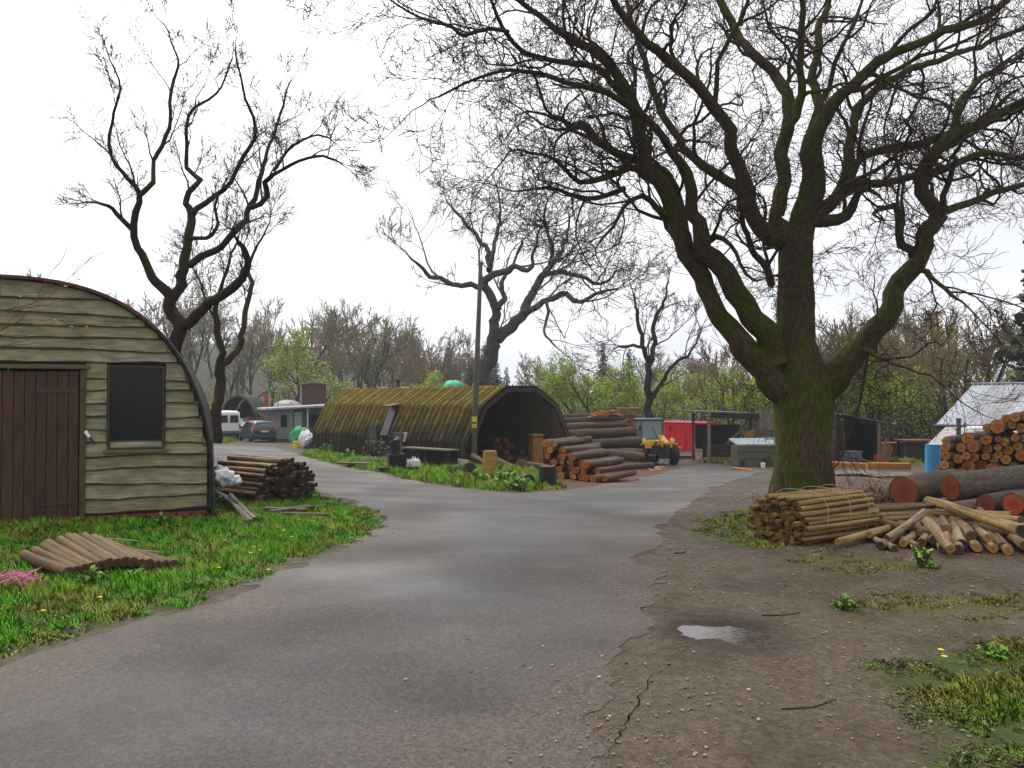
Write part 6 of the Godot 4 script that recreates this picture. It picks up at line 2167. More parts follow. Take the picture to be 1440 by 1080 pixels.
	for k in 3:
		part_box("side_panel", o, Vector3(0, (5 + 9.5 * k) * s, 0), Vector3(bw, 9.2 * s, 0.9), M.paint, 0.02, Basis.IDENTITY, vary(C(92, 98, 78), 0.05))
	part_box("lid", o, Vector3(0, 33 * s, -0.05), Vector3(bw * 1.04, 3.5 * s, 1.1), M.tin, 0.02, Basis(Vector3.RIGHT, 0.2), C(172, 186, 192))
	part_tube("pipe", o, [Vector3(10 * s, 34 * s, 0.2), Vector3(10 * s, 38 * s, 0.25), Vector3(22 * s, 38 * s, 0.25), Vector3(22 * s, 33 * s, 0.3)], 0.03, M.paint, 6, C(50, 50, 50))
	for q in [[7, 12, C(66, 56, 48)], [12, 14, C(78, 66, 54)], [-26, 9, C(60, 58, 52)]]:
		part_box("prop_board", o, Vector3(q[0] * s, q[1] * s * 0.5, 0.52), Vector3(5.5 * s, q[1] * s, 0.05), M.board_up, 0.01, Basis(Vector3.RIGHT, -0.1), q[2])
	p = on(spot(1073, 658))
	o = thing("bucket", "small white bucket in front of the green tank", "bucket", p)
	var bm := MB.new()
	bm.tube(PackedVector3Array([Vector3(0, 0, 0), Vector3(0, 0.2, 0)]), PackedFloat32Array([0.075, 0.095]), 14, C(220, 220, 220), true)
	put("pail", bm, M.plain, o)
	part_tube("rim", o, [Vector3(0, 0.195, 0), Vector3(0, 0.21, 0)], 0.1, M.plain, 14, C(226, 226, 226))
	# low slatted crate with an orange plank
	p = on(spot(1010, 648))
	s = -p.z / F
	o = thing("slatted_crate", "low brown slatted crate under the edge of the open shed", "crate", p)
	for k in 4:
		part_box("slat", o, Vector3(0, (6 + k * 5) * s, 0.35), Vector3(40 * s, 4 * s, 0.03), M.board, 0.006, Basis.IDENTITY, vary(C(104, 84, 52), 0.15))
		part_box("slat", o, Vector3(0, (6 + k * 5) * s, -0.35), Vector3(40 * s, 4 * s, 0.03), M.board, 0.006, Basis.IDENTITY, vary(C(104, 84, 52), 0.15))
	for x in [-18, 0, 18]:
		part_box("upright", o, Vector3(x * s, 12 * s, 0.3), Vector3(3 * s, 23 * s, 0.06), M.board_up, 0.006, Basis.IDENTITY, C(84, 68, 46))
		part_box("upright", o, Vector3(x * s, 12 * s, -0.3), Vector3(3 * s, 23 * s, 0.06), M.board_up, 0.006, Basis.IDENTITY, C(84, 68, 46))
	var pb := put("orange_plank", _board(Vector3(42 * s, 4.5 * s, 0.14), C(222, 156, 66)), M.board)
	pb.position = p + Vector3(0, 3.5 * s, 0.5)
	tag(pb, "fresh orange plank at the foot of the slatted crate", "plank")
	# ground timbers behind the oak and to its right
	var list := [[1166, 1221, 657, 7, "long orange squared timber beside the oak trunk"], [1219, 1280, 660, 9, "thick orange squared timber right of the long one"], [1030, 1060, 657, 3, "thin yellow batten on the mud before the green tank"]]
	for q in list:
		var a := spot(q[0], q[2] + 4)
		var b := spot(q[1], q[2] + 5)
		var sc := -a.z / F
		var o2 := put("timber", _board(Vector3(a.distance_to(b), q[3] * sc, q[3] * sc * 1.3), C(214, 138, 62), 0.02), M.board)
		o2.position = (a + b) * 0.5 + Vector3(0, q[3] * sc * 0.5 + 0.12 * float(q[3] > 4), 0)
		o2.rotation.y = -atan2(b.z - a.z, b.x - a.x)
		tag(o2, q[4], "timber")
	# the slatted pallets under them
	for q in [[1195, 668], [1250, 671]]:
		p = on(spot(q[0], q[1]))
		o = thing("pallet", "grey pallet under the %s orange timber" % ("long" if q[0] < 1200 else "thick"), "pallet", p, 0.1)
		for k in 6:
			part_box("slat", o, Vector3(-0.72 + k * 0.29, 0.1, 0.1), Vector3(0.14, 0.025, 1.2), M.board, 0.005, Basis.IDENTITY, vary(C(156, 144, 122), 0.15))
		for z in [-0.4, 0.6]:
			part_box("bearer", o, Vector3(0, 0.04, z), Vector3(1.6, 0.09, 0.1), M.board, 0.005, Basis.IDENTITY, C(110, 98, 80))


# ---------- white roofed building ----------
func right_building() -> void:
	var d := 27.0
	var e := at(1316, 597, d)
	var g := on(e)
	var o := thing("white_roofed_building", "long building with rusty white tin roof behind the tall log stack", "building", g)
	var h := e.y - g.y
	var up := Vector3(3.02, 0, -3.3)
	var along := Vector3(0.73, 0, 0.68).normalized()
	var ridge_h := at(1368, 541, d + 3.3).y - g.y
	up.x = at(1368, 541, d + 3.3).x - e.x
	var N := 10
	var Lr := 9.0
	var nn := (along).cross(Vector3(up.x, ridge_h - h, up.z)).normalized()
	if nn.y < 0.0: nn = -nn
	for side in 2:
		for k in N:
			var mb := MB.new()
			var rows := []
			var cc := []
			for j in 5:
				var row := []
				var cr := []
				for i in 25:
					var t := (k + i / 24.0) * Lr / N
					var f := j / 4.0
					var q := Vector3.UP * lerpf(h, ridge_h, f) + Vector3(up.x, 0, up.z) * (f if side == 0 else 2.0 - f) + along * t
					q += nn * 0.016 * sin(i / 24.0 * TAU * 6.0) * (1.0 if side == 0 else 0.6)
					q.y += 0.005 * (k % 2)
					row.append(q)
					var st := noise.get_noise_3d(t * 14.0, f * 3.0, 5.0)
					cr.append(C(196, 202, 214).lerp(C(150, 146, 146), clampf(0.3 + st * 1.4, 0, 1)))
				rows.append(row); cc.append(cr)
			if side == 0: rows.reverse(); cc.reverse()
			mb.sheet(rows, cc)
			put("roof_sheet", mb, M.tin, o)
	# ridge cap and gutters
	var rp := Vector3(up.x, ridge_h + 0.03, up.z)
	part_tube("ridge_cap", o, [rp - along * 0.05, rp + along * Lr], 0.05, M.tin, 8, C(150, 160, 168))
	part_tube("gutter", o, [Vector3(0, h - 0.04, 0) - along * 0.05, Vector3(0, h - 0.04, 0) + along * Lr], 0.06, M.paint, 8, C(70, 84, 90))
	var y := Vector3.UP
	var wall := MB.new()
	var a := Vector3(up.x * 0.05, 0, up.z * 0.05) + along * 0.1
	wall.quad(a - y * 0.4, a + along * Lr - y * 0.4, a + along * Lr + y * (h - 0.02), a + y * (h - 0.02), C(96, 90, 80))
	put("front_wall", wall, M.board, o)
	var gw := MB.new()
	var b := a + Vector3(up.x, 0, up.z) * 0.95
	var c2 := a + Vector3(up.x, 0, up.z) * 1.9
	gw.quad(b - y * 0.4, a - y * 0.4, a + y * (h - 0.02), b + y * (ridge_h - 0.1), C(90, 84, 74))
	gw.quad(c2 - y * 0.4, b - y * 0.4, b + y * (ridge_h - 0.1), c2 + y * (h - 0.02), C(90, 84, 74))
	put("gable_wall", gw, M.board, o)
	# the lean-to in front
	d = 24.0
	e = at(1303, 626, d)
	g = on(e)
	o = thing("lean_to", "lower lean-to with pale roof beside the blue barrel", "lean-to", g)
	h = e.y - g.y
	var t1 := at(1330, 600, d + 1.9) - g
	var lo := Vector3(0, h, 0)
	for k in 3:
		var mb := MB.new()
		var w := along * 0.7
		var s0 := lo + w * k
		var s1 := t1 + w * k
		mb.quad(s0, s0 + w * 0.99, s1 + w * 0.99, s1, C(200, 190, 188))
		mb.quad(s0 - y * 0.05, s0 + w * 0.99 - y * 0.05, s0 + w * 0.99, s0, C(120, 120, 124))
		put("roof_sheet", mb, M.tin, o)
	part_box("fascia", o, lo + along * 1.05 - y * 0.08, Vector3(2.1, 0.09, 0.05), M.paint, 0.01, Basis(Vector3.UP, -atan2(along.z, along.x)), C(180, 186, 192))
	part_box("band", o, lo + along * 1.05 - y * 0.2 + Vector3(0, 0, -0.05), Vector3(2.1, 0.13, 0.05), M.paint, 0.01, Basis(Vector3.UP, -atan2(along.z, along.x)), C(170, 96, 62))
	part_box("wall", o, along * 1.1 + y * (h * 0.45) + Vector3(0.1, 0, -0.25), Vector3(2.0, h * 0.9, 0.06), M.board_up, 0.01, Basis(Vector3.UP, -atan2(along.z, along.x)), C(100, 84, 64))
	for q in [0.05, 2.0]:
		part_box("post", o, along * q + y * (h * 0.48), Vector3(0.09, h * 0.96, 0.09), M.board_up, 0.01, Basis.IDENTITY, C(120, 104, 80))
	# a skylight and a post above the eave
	p_box("roof_light", "small bright white panel on the eave above the log stack", at(1374, 602, 24.6), Vector3(0.4, 0.1, 0.5), C(235, 240, 244), "panel")
	var pp := at(1348, 604, 23.5)
	var gp := on(pp)
	o = thing("fence_post", "grey post standing before the eave of the white roofed building", "post", gp)
	part_box("shaft", o, Vector3(0, (pp.y - gp.y) * 0.5 + 0.15, 0), Vector3(0.1, pp.y - gp.y + 0.3, 0.1), M.board_up, 0.01, Basis.IDENTITY, C(110, 108, 108))
	part_box("cap", o, Vector3(0, pp.y - gp.y + 0.31, 0), Vector3(0.13, 0.03, 0.13), M.board, 0.006, Basis.IDENTITY, C(120, 118, 118))
	# blue barrel
	d = 21.5
	e = at(1312, 643, d)
	g = on(at(1312, 660, d))
	o = thing("blue_barrel", "tall bright blue plastic barrel at the end of the tall log stack", "barrel", g)
	var sc := d / F
	h = 40 * sc + 0.1
	var bp := MB.new()
	var pts := PackedVector3Array()
	var rr := PackedFloat32Array()
	var base := e.y - g.y - 16 * sc
	for k in 15:
		var t := k / 14.0
		pts.append(Vector3(0, base - 0.15 + t * (32 * sc + 0.15), 0))
		rr.append(10.0 * sc * (1.0 + (0.05 if k in [4, 9] else 0.0)) * (0.93 if k in [0, 14] else 1.0))
	bp.tube(pts, rr, 24, C(66, 150, 196), true)
	put("body", bp, M.plain, o)
	part_tube("lid", o, [Vector3(0, base + 32 * sc, 0), Vector3(0, base + 34 * sc, 0)], 9.6 * sc, M.plain, 20, C(60, 140, 186))
	part_box("stand", o, Vector3(0, (base - 0.15) * 0.5, 0), Vector3(0.42, maxf(0.06, base - 0.15), 0.42), M.board, 0.01, Basis.IDENTITY, C(90, 76, 60))
	p_box("white_bin", "small white tub on the earth beside the short red-ended trunk", at(1307, 670, 17.0), Vector3(0.16, 0.12, 0.16), C(222, 226, 230), "tub")

func p_box(called: String, label: String, p: Vector3, size: Vector3, col: Color, cat: String) -> void:
	var o := put(called, _board(size, col, 0.03), M.plain)
	o.position = p
	tag(o, label, cat)


# ---------- skips and odds in the yard ----------
func yard_things() -> void:
	var p := on(spot(966, 632))
	var d := minf(-p.z, 50.0)
	p = far_at(969, d)
	var s := d / F
	var o := thing("red_skip", "large bright red metal container behind the loader", "container", p, -0.62)
	var h := reach(966, 594, d)
	var red := C(232, 30, 40)
	var sz := Vector3(2.7, h * 1.06, 1.4)
	part_box("shell", o, Vector3(0, h * 0.5, 0), sz, M.paint, 0.05, Basis.IDENTITY, red)
	for x in [-0.75, 0.0, 0.75]:
		part_box("rib", o, Vector3(x, h * 0.5, sz.z * 0.5 + 0.03), Vector3(0.1, h * 0.9, 0.06), M.paint, 0.015, Basis.IDENTITY, red)
	part_box("rim", o, Vector3(0, h - 0.02, 0), Vector3(sz.x + 0.12, 0.12, sz.z + 0.12), M.paint, 0.02, Basis.IDENTITY, C(214, 44, 48))
	part_box("end_door", o, Vector3(-sz.x * 0.5 - 0.02, h * 0.5, 0), Vector3(0.05, h * 0.82, sz.z * 0.86), M.paint, 0.015, Basis.IDENTITY, C(240, 62, 66))
	part_box("skid", o, Vector3(0, 0.03, 0.4), Vector3(sz.x, 0.12, 0.12), M.paint, 0.01, Basis.IDENTITY, C(60, 30, 28))
	# dark trailer behind
	p = far_at(948, 54.0)
	o = thing("dark_trailer", "dark flat trailer loaded behind the red container", "trailer", p, 0.1)
	h = reach(948, 592, 54.0)
	part_box("bed", o, Vector3(0, h - 0.3, 0), Vector3(3.0, 0.35, 1.6), M.paint, 0.03, Basis.IDENTITY, C(44, 44, 52))
	for k in 4:
		part_box("load_beam", o, Vector3(-1.0 + k * 0.7, h - 0.05, 0), Vector3(0.5, 0.22, 1.3), M.paint, 0.03, Basis.IDENTITY, vary(C(60, 60, 72), 0.2))
	for x in [-0.9, 0.9]:
		part_tube("wheel", o, [Vector3(x, 0.35, 0.85), Vector3(x, 0.35, 0.65)], 0.36, M.rubber, 16, C(30, 30, 30))
	# crates and boards by the container
	var k := 0
	for q in [[952, 634, 12, 8, C(214, 128, 60), "stacked orange boards beside the loader's wheel"], [982, 633, 15, 8, C(216, 178, 110), "pale bundled boards in front of the red container"], [962, 643, 28, 5, C(150, 96, 78), "reddish planks lying on the mud beside the loader"], [1000, 646, 20, 4, C(206, 160, 84), "yellow planks left of the slatted crate"]]:
		p = on(spot(q[0], q[1] + 2))
		s = minf(-p.z, 50.0) / F
		p = far_at(q[0], minf(-p.z, 50.0))
		o = thing("board_stack", q[5], "boards", p, 0.15)
		var n := 3
		for i in n:
			for j in 3:
				part_box("board", o, Vector3(rng.randf_range(-0.05, 0.05), (i + 0.5) * q[3] * s / n, (j - 1) * 0.2), Vector3(q[2] * s, q[3] * s / n * 0.9, 0.18), M.board, 0.006, Basis.IDENTITY, vary(q[4], 0.15))
		k += 1
	# chippings dropped by the trunks
	for j in 26:
		var a := spot(rng.randf_range(905, 935), rng.randf_range(656, 662))
		var o2 := put("wood_chip", _board(Vector3(rng.randf_range(0.1, 0.3), 0.02, 0.06), vary(C(224, 176, 110), 0.15), 0.003), M.board)
		o2.position = a + Vector3(0, 0.02, 0)
		o2.rotation = Vector3(rng.randf_range(-0.2, 0.2), rng.randf() * TAU, rng.randf_range(-0.2, 0.2))
		tag(o2, "pale splinter of wood on the mud below the trunk ends", "wood chip", "splinters below the trunk ends")


# ---------- vehicles ----------
func wheel(parent: Node, p: Vector3, axis: Vector3, r: float, w: float, rim_col: Color) -> void:
	var o := Node3D.new()
	o.name = "wheel"
	parent.add_child(o, true)
	o.position = p
	var mb := MB.new()
	var pts := PackedVector3Array()
	var rr := PackedFloat32Array()
	for q in [[-0.5, 0.62], [-0.48, 0.88], [-0.38, 0.97], [-0.15, 1.0], [0.15, 1.0], [0.38, 0.97], [0.48, 0.88], [0.5, 0.62]]:
		pts.append(axis * q[0] * w); rr.append(q[1] * r)
	mb.tube(pts, rr, 24, C(34, 33, 32))
	put("tyre", mb, M.rubber, o)
	mb = MB.new()
	for s in [-1, 1]:
		mb.disc(axis * w * 0.36 * s, axis * s, r * 0.64, 20, rim_col)
		mb.disc(axis * w * 0.42 * s, axis * s, r * 0.2, 12, rim_col * 0.7)
	put("rim", mb, M.paint, o)

# st: stations along z (front is +z): [z, sill, belt, roof, half width, half roof width]
func car(called: String, label: String, p: Vector3, turn: float, st: Array, paint: Color, wheels: Array, wr: float) -> Node3D:
	var o := thing(called, label, "van" if called == "van" else "car", p, turn)
	var rows := []
	var cc := []
	for s in st:
		var row := []
		var cr := []
		var sec := [[s[4] * 0.9, s[1]], [s[4], s[1] + 0.12], [s[4], lerpf(s[1], s[2], 0.6)], [s[4] * 0.97, s[2]], [lerpf(s[4], s[5], 0.75), lerpf(s[2], s[3], 0.7)], [s[5], lerpf(s[2], s[3], 0.93)], [s[5] * 0.8, s[3]], [0.0, s[3] + 0.02]]
		for q in sec:
			row.append(Vector3(-q[0], q[1], s[0])); cr.append(paint)
		for k in range(6, -1, -1):
			row.append(Vector3(sec[k][0], sec[k][1], s[0])); cr.append(paint)
		rows.append(row); cc.append(cr)
	var mb := MB.new()
	mb.sheet(rows, cc)
	# close both ends and the floor
	for e in [0, rows.size() - 1]:
		var c := Vector3(0, 0.6, st[e][0])
		for k in rows[e].size() - 1:
			if e == 0: mb.tri(c, rows[e][k + 1], rows[e][k], paint)
			else: mb.tri(c, rows[e][k], rows[e][k + 1], paint)
	for k in rows.size() - 1:
		mb.quad(rows[k][0], rows[k][14], rows[k + 1][14], rows[k + 1][0], C(20, 20, 20))
	put("body", mb, M.gloss, o)
	for z in wheels:
		for s in [-1, 1]:
			wheel(o, Vector3(s * (st[2][4] - 0.07), wr, z), Vector3.RIGHT, wr, 0.19, C(130, 132, 136))
	return o

func panel(called: String, o: Node, pts: Array, m: Material, col: Color, out := 0.008) -> void:
	var mb := MB.new()
	var n: Vector3 = (pts[1] - pts[0]).cross(pts[2] - pts[0]).normalized() * out
	mb.quad(pts[0] + n, pts[1] + n, pts[2] + n, pts[3] + n, col)
	for k in 4:
		var a: Vector3 = pts[k]
		var b: Vector3 = pts[(k + 1) % 4]
		mb.quad(a - n * 0.5, b - n * 0.5, b + n, a + n, col)
	put(called, mb, m, o)

func cars() -> void:
	# dark hatchback seen from behind; front is +z
	var p := on(spot(361, 621))
	var s := -p.z / F
	var k := 46.0 * s / 2.35
	var fw := Vector2(-0.54, -0.84)
	var o := car("car", "dark blue grey hatchback with yellow number plate parked on the wet track", p, atan2(fw.x, fw.y), [[-1.9, 0.4, 0.75, 0.78, 0.72, 0.66], [-1.86, 0.3, 0.86, 0.95, 0.79, 0.66], [-1.74, 0.22, 0.9, 1.12, 0.81, 0.6], [-1.45, 0.2, 0.92, 1.4, 0.82, 0.58], [-0.9, 0.2, 0.92, 1.45, 0.83, 0.59], [0.0, 0.2, 0.9, 1.44, 0.83, 0.59], [0.45, 0.2, 0.88, 1.3, 0.83, 0.6], [0.95, 0.2, 0.87, 0.95, 0.82, 0.62], [1.6, 0.22, 0.76, 0.82, 0.78, 0.6], [1.88, 0.28, 0.62, 0.66, 0.7, 0.5]], C(46, 54, 66), [-1.2, 1.22], 0.29)
	panel("rear_window", o, [Vector3(0.58, 0.96, -1.81), Vector3(-0.58, 0.96, -1.81), Vector3(-0.5, 1.34, -1.54), Vector3(0.5, 1.34, -1.54)], M.car_glass, Color.WHITE, 0.02)
	for sx in [-1, 1]:
		var w := [Vector3(sx * 0.82, 0.94, -1.35), Vector3(sx * 0.82, 0.94, -0.35), Vector3(sx * 0.66, 1.33, -0.35), Vector3(sx * 0.66, 1.33, -1.2)]
		var w2 := [Vector3(sx * 0.82, 0.93, -0.28), Vector3(sx * 0.82, 0.91, 0.72), Vector3(sx * 0.66, 1.32, 0.2), Vector3(sx * 0.66, 1.33, -0.28)]
		if sx > 0:
			w.reverse(); w2.reverse()
		panel("side_window", o, w, M.car_glass, Color.WHITE, -0.03)
		panel("side_window", o, w2, M.car_glass, Color.WHITE, -0.03)
		part_box("tail_light", o, Vector3(sx * 0.7, 1.06, -1.78), Vector3(0.12, 0.42, 0.16), M.gloss, 0.03, Basis(Vector3.RIGHT, 0.4), C(190, 40, 34))
		part_box("mirror", o, Vector3(sx * 0.92, 0.98, 0.55), Vector3(0.16, 0.12, 0.1), M.gloss, 0.03, Basis.IDENTITY, C(46, 54, 66))
		part_box("headlight", o, Vector3(sx * 0.56, 0.66, 1.82), Vector3(0.3, 0.16, 0.12), M.gloss, 0.03, Basis.IDENTITY, C(200, 205, 210))
	part_box("bumper", o, Vector3(0, 0.42, -1.9), Vector3(1.52, 0.24, 0.16), M.plain, 0.05, Basis.IDENTITY, C(40, 44, 52))
	part_box("number_plate", o, Vector3(0, 0.76, -1.915), Vector3(0.52, 0.12, 0.02), M.plain, 0.004, Basis.IDENTITY, C(232, 176, 40))
	# silver saloon beyond it
	p = far_at(337, 67.0)
	fw = Vector2(-0.42, -0.9)
	o = car("car", "silver car with tail lights showing behind the dark hatchback", p, atan2(fw.x, fw.y), [[-2.1, 0.4, 0.8, 0.83, 0.74, 0.66], [-2.05, 0.3, 0.9, 0.95, 0.82, 0.68], [-1.6, 0.22, 0.93, 1.02, 0.84, 0.62], [-1.0, 0.2, 0.94, 1.38, 0.85, 0.58], [-0.3, 0.2, 0.94, 1.43, 0.85, 0.6], [0.3, 0.2, 0.92, 1.4, 0.85, 0.6], [1.0, 0.2, 0.9, 0.97, 0.84, 0.64], [1.7, 0.22, 0.8, 0.85, 0.8, 0.62], [2.05, 0.3, 0.6, 0.65, 0.7, 0.5]], C(190, 198, 204), [-1.3, 1.3], 0.31)
	panel("rear_window", o, [Vector3(0.6, 1.0, -1.58), Vector3(-0.6, 1.0, -1.58), Vector3(-0.5, 1.36, -1.02), Vector3(0.5, 1.36, -1.02)], M.car_glass, Color.WHITE, 0.02)
	for sx in [-1, 1]:
		part_box("tail_light", o, Vector3(sx * 0.62, 0.8, -2.06), Vector3(0.32, 0.16, 0.1), M.gloss, 0.03, Basis.IDENTITY, C(180, 40, 38))
		var w := [Vector3(sx * 0.85, 0.96, -1.0), Vector3(sx * 0.85, 0.94, 0.8), Vector3(sx * 0.66, 1.33, 0.3), Vector3(sx * 0.66, 1.33, -0.85)]
		if sx > 0: w.reverse()
		panel("side_window", o, w, M.car_glass, Color.WHITE, -0.03)
	part_box("bumper", o, Vector3(0, 0.42, -2.1), Vector3(1.6, 0.26, 0.14), M.plain, 0.05, Basis.IDENTITY, C(70, 74, 78))
	part_box("number_plate", o, Vector3(0, 0.66, -2.115), Vector3(0.5, 0.11, 0.02), M.plain, 0.004, Basis.IDENTITY, C(222, 176, 60))
	# white van by the forked tree
	p = far_at(314, 62.0)
	fw = Vector2(-0.5, -0.86)
	var vw := C(222, 222, 220)
	o = car("van", "white van parked behind the smaller forked tree", p, atan2(fw.x, fw.y), [[-2.1, 0.45, 1.1, 1.85, 0.82, 0.72], [-2.06, 0.35, 1.1, 1.98, 0.87, 0.76], [-1.6, 0.3, 1.12, 2.04, 0.89, 0.78], [0.0, 0.3, 1.12, 2.05, 0.89, 0.78], [0.9, 0.3, 1.1, 1.98, 0.89, 0.76], [1.5, 0.3, 1.05, 1.25, 0.88, 0.74], [2.1, 0.32, 0.9, 1.0, 0.84, 0.7], [2.3, 0.4, 0.7, 0.75, 0.75, 0.6]], vw, [-1.4, 1.4], 0.32)
	for sx in [-1, 1]:
		panel("rear_window", o, [Vector3(sx * 0.37 + 0.3, 1.18, -2.105), Vector3(sx * 0.37 - 0.3, 1.18, -2.105), Vector3(sx * 0.37 - 0.28, 1.72, -2.1), Vector3(sx * 0.37 + 0.28, 1.72, -2.1)], M.car_glass, Color.WHITE, 0.015)
		part_box("tail_light", o, Vector3(sx * 0.78, 0.9, -2.09), Vector3(0.12, 0.4, 0.08), M.gloss, 0.03, Basis.IDENTITY, C(180, 50, 44))
		var w := [Vector3(sx * 0.89, 1.16, 0.3), Vector3(sx * 0.89, 1.14, 1.25), Vector3(sx * 0.8, 1.8, 0.85), Vector3(sx * 0.8, 1.8, 0.3)]
		if sx > 0: w.reverse()
		panel("side_window", o, w, M.car_glass, Color.WHITE, -0.03)
	part_box("bumper", o, Vector3(0, 0.48, -2.12), Vector3(1.7, 0.22, 0.14), M.plain, 0.04, Basis.IDENTITY, C(90, 100, 110))

func loader() -> void:
	var p := on(spot(920, 653))
	var s := -p.z / F * 1.02
	var o := thing("loader", "yellow wheeled loader with grey glazed cab facing the yard beside the trunks", "loader", p, 0.18)
	var Y := C(232, 178, 26)
	var dark := C(46, 44, 44)
	for q in [[23, 14, 12, 14.5], [-20, 14, 6, 14]]:
		wheel(o, Vector3(q[0] * s, q[3] * s, q[2] * s), Vector3.RIGHT, q[3] * s, 9 * s, C(190, 150, 40))
	for q in [[21, -44, 15], [-21, -44, 15]]:
		wheel(o, Vector3(q[0] * s, q[2] * s, q[1] * s), Vector3.RIGHT, q[2] * s, 9 * s, C(190, 150, 40))
	part_box("chassis", o, Vector3(0, 17 * s, -18 * s), Vector3(26 * s, 14 * s, 70 * s), M.paint, 0.04, Basis.IDENTITY, dark)
	part_box("axle", o, Vector3(0, 13 * s, 9 * s), Vector3(36 * s, 6 * s, 6 * s), M.paint, 0.04, Basis.IDENTITY, dark)
	part_box("front_frame", o, Vector3(3 * s, 20 * s, 14 * s), Vector3(20 * s, 16 * s, 8 * s), M.paint, 0.03, Basis.IDENTITY, C(58, 52, 42))
	part_box("hood", o, Vector3(0, 31 * s, -40 * s), Vector3(28 * s, 16 * s, 34 * s), M.paint, 0.06, Basis.IDENTITY, Y)
	for sx in [-1, 1]:
		part_box("fender", o, Vector3(sx * 20 * s, 30 * s, 6 * s), Vector3(15 * s, 2.5 * s, 24 * s), M.paint, 0.02, Basis(Vector3.BACK, -sx * 0.25), Y)
		part_box("fender", o, Vector3(sx * 15 * s, 27 * s, 17 * s), Vector3(10 * s, 8 * s, 2.5 * s), M.paint, 0.02, Basis.IDENTITY, Y)
		part_tube("headlight", o, [Vector3(sx * 20 * s, 34 * s, 15 * s), Vector3(sx * 20 * s, 34 * s, 18 * s)], 3.0 * s, M.gloss, 12, C(226, 214, 150))
		part_box("mirror", o, Vector3(sx * 22 * s, 50 * s, 4 * s), Vector3(3 * s, 7 * s, 1 * s), M.paint, 0.01, Basis.IDENTITY, dark)
		part_tube("lift_ram", o, [Vector3(sx * 6 * s, 22 * s, 12 * s), Vector3(sx * 5 * s, 34 * s, 24 * s)], 1.6 * s, M.metal, 8, C(180, 180, 180))
	part_box("front_body", o, Vector3(0, 30 * s, 12 * s), Vector3(30 * s, 9 * s, 6 * s), M.paint, 0.04, Basis.IDENTITY, Y)
	part_box("grille", o, Vector3(0, 22 * s, 15 * s), Vector3(14 * s, 9 * s, 2 * s), M.paint, 0.02, Basis.IDENTITY, dark)
	# cab
	var cab := Node3D.new()
	cab.name = "cab"
	o.add_child(cab)
	cab.position = Vector3(-5 * s, 34 * s, -8 * s)
	var cg := C(84, 98, 106)
	part_box("roof", cab, Vector3(0, 27.5 * s, 0), Vector3(34 * s, 3.5 * s, 30 * s), M.paint, 0.03, Basis.IDENTITY, cg)
	part_box("base", cab, Vector3(0, -1 * s, 0), Vector3(32 * s, 8 * s, 28 * s), M.paint, 0.03, Basis.IDENTITY, C(92, 100, 106))
	for x in [-1, 1]:
		for z in [-1, 1]:
			part_box("pillar", cab, Vector3(x * 15 * s, 14 * s, z * 13 * s), Vector3(2.4 * s, 25 * s, 2.4 * s), M.paint, 0.01, Basis.IDENTITY, cg)
	var gl := flat("cab_glass", C(124, 142, 148), 0.15)
	for q in [[Vector3(0, 14 * s, 13.2 * s), Vector3(28 * s, 23 * s, 0.6 * s)], [Vector3(0, 14 * s, -13.2 * s), Vector3(28 * s, 23 * s, 0.6 * s)], [Vector3(15.2 * s, 14 * s, 0), Vector3(0.6 * s, 23 * s, 24 * s)], [Vector3(-15.2 * s, 14 * s, 0), Vector3(0.6 * s, 23 * s, 24 * s)]]:
		part_box("pane", cab, q[0], q[1], gl, 0.003)
	part_box("wiper", cab, Vector3(3 * s, 12 * s, 14 * s), Vector3(0.6 * s, 14 * s, 0.5 * s), M.paint, 0.002, Basis(Vector3.BACK, 0.4), dark)
	# boom coming down to the front
	var bm := MB.new()
	var b0 := Vector3(7 * s, 41 * s, -6 * s)
	var b1 := Vector3(8 * s, 27 * s, 24 * s)
	var dz := (b1 - b0).normalized()
	var bx := Vector3.UP.cross(dz).normalized()
	bm.box((b0 + b1) * 0.5, Vector3(9 * s, 9 * s, b0.distance_to(b1)), 0.02, Y, Basis(bx, dz.cross(bx), dz))
	put("boom", bm, M.paint, o)
	part_box("boom_head", o, b1 + Vector3(0, -4 * s, 2 * s), Vector3(8 * s, 12 * s, 7 * s), M.paint, 0.03, Basis.IDENTITY, C(60, 54, 46))
	part_box("carriage", o, Vector3(6 * s, 15 * s, 22 * s), Vector3(16 * s, 12 * s, 3 * s), M.paint, 0.02, Basis.IDENTITY, dark)
	part_box("plate", o, Vector3(4 * s, 6 * s, 26 * s), Vector3(16 * s, 6 * s, 1.5 * s), M.tin, 0.01, Basis.IDENTITY, C(190, 190, 190))
	part_box("bucket", o, Vector3(-13 * s, 9 * s, 22 * s), Vector3(13 * s, 14 * s, 9 * s), M.paint, 0.05, Basis(Vector3.RIGHT, 0.2), C(40, 40, 48))


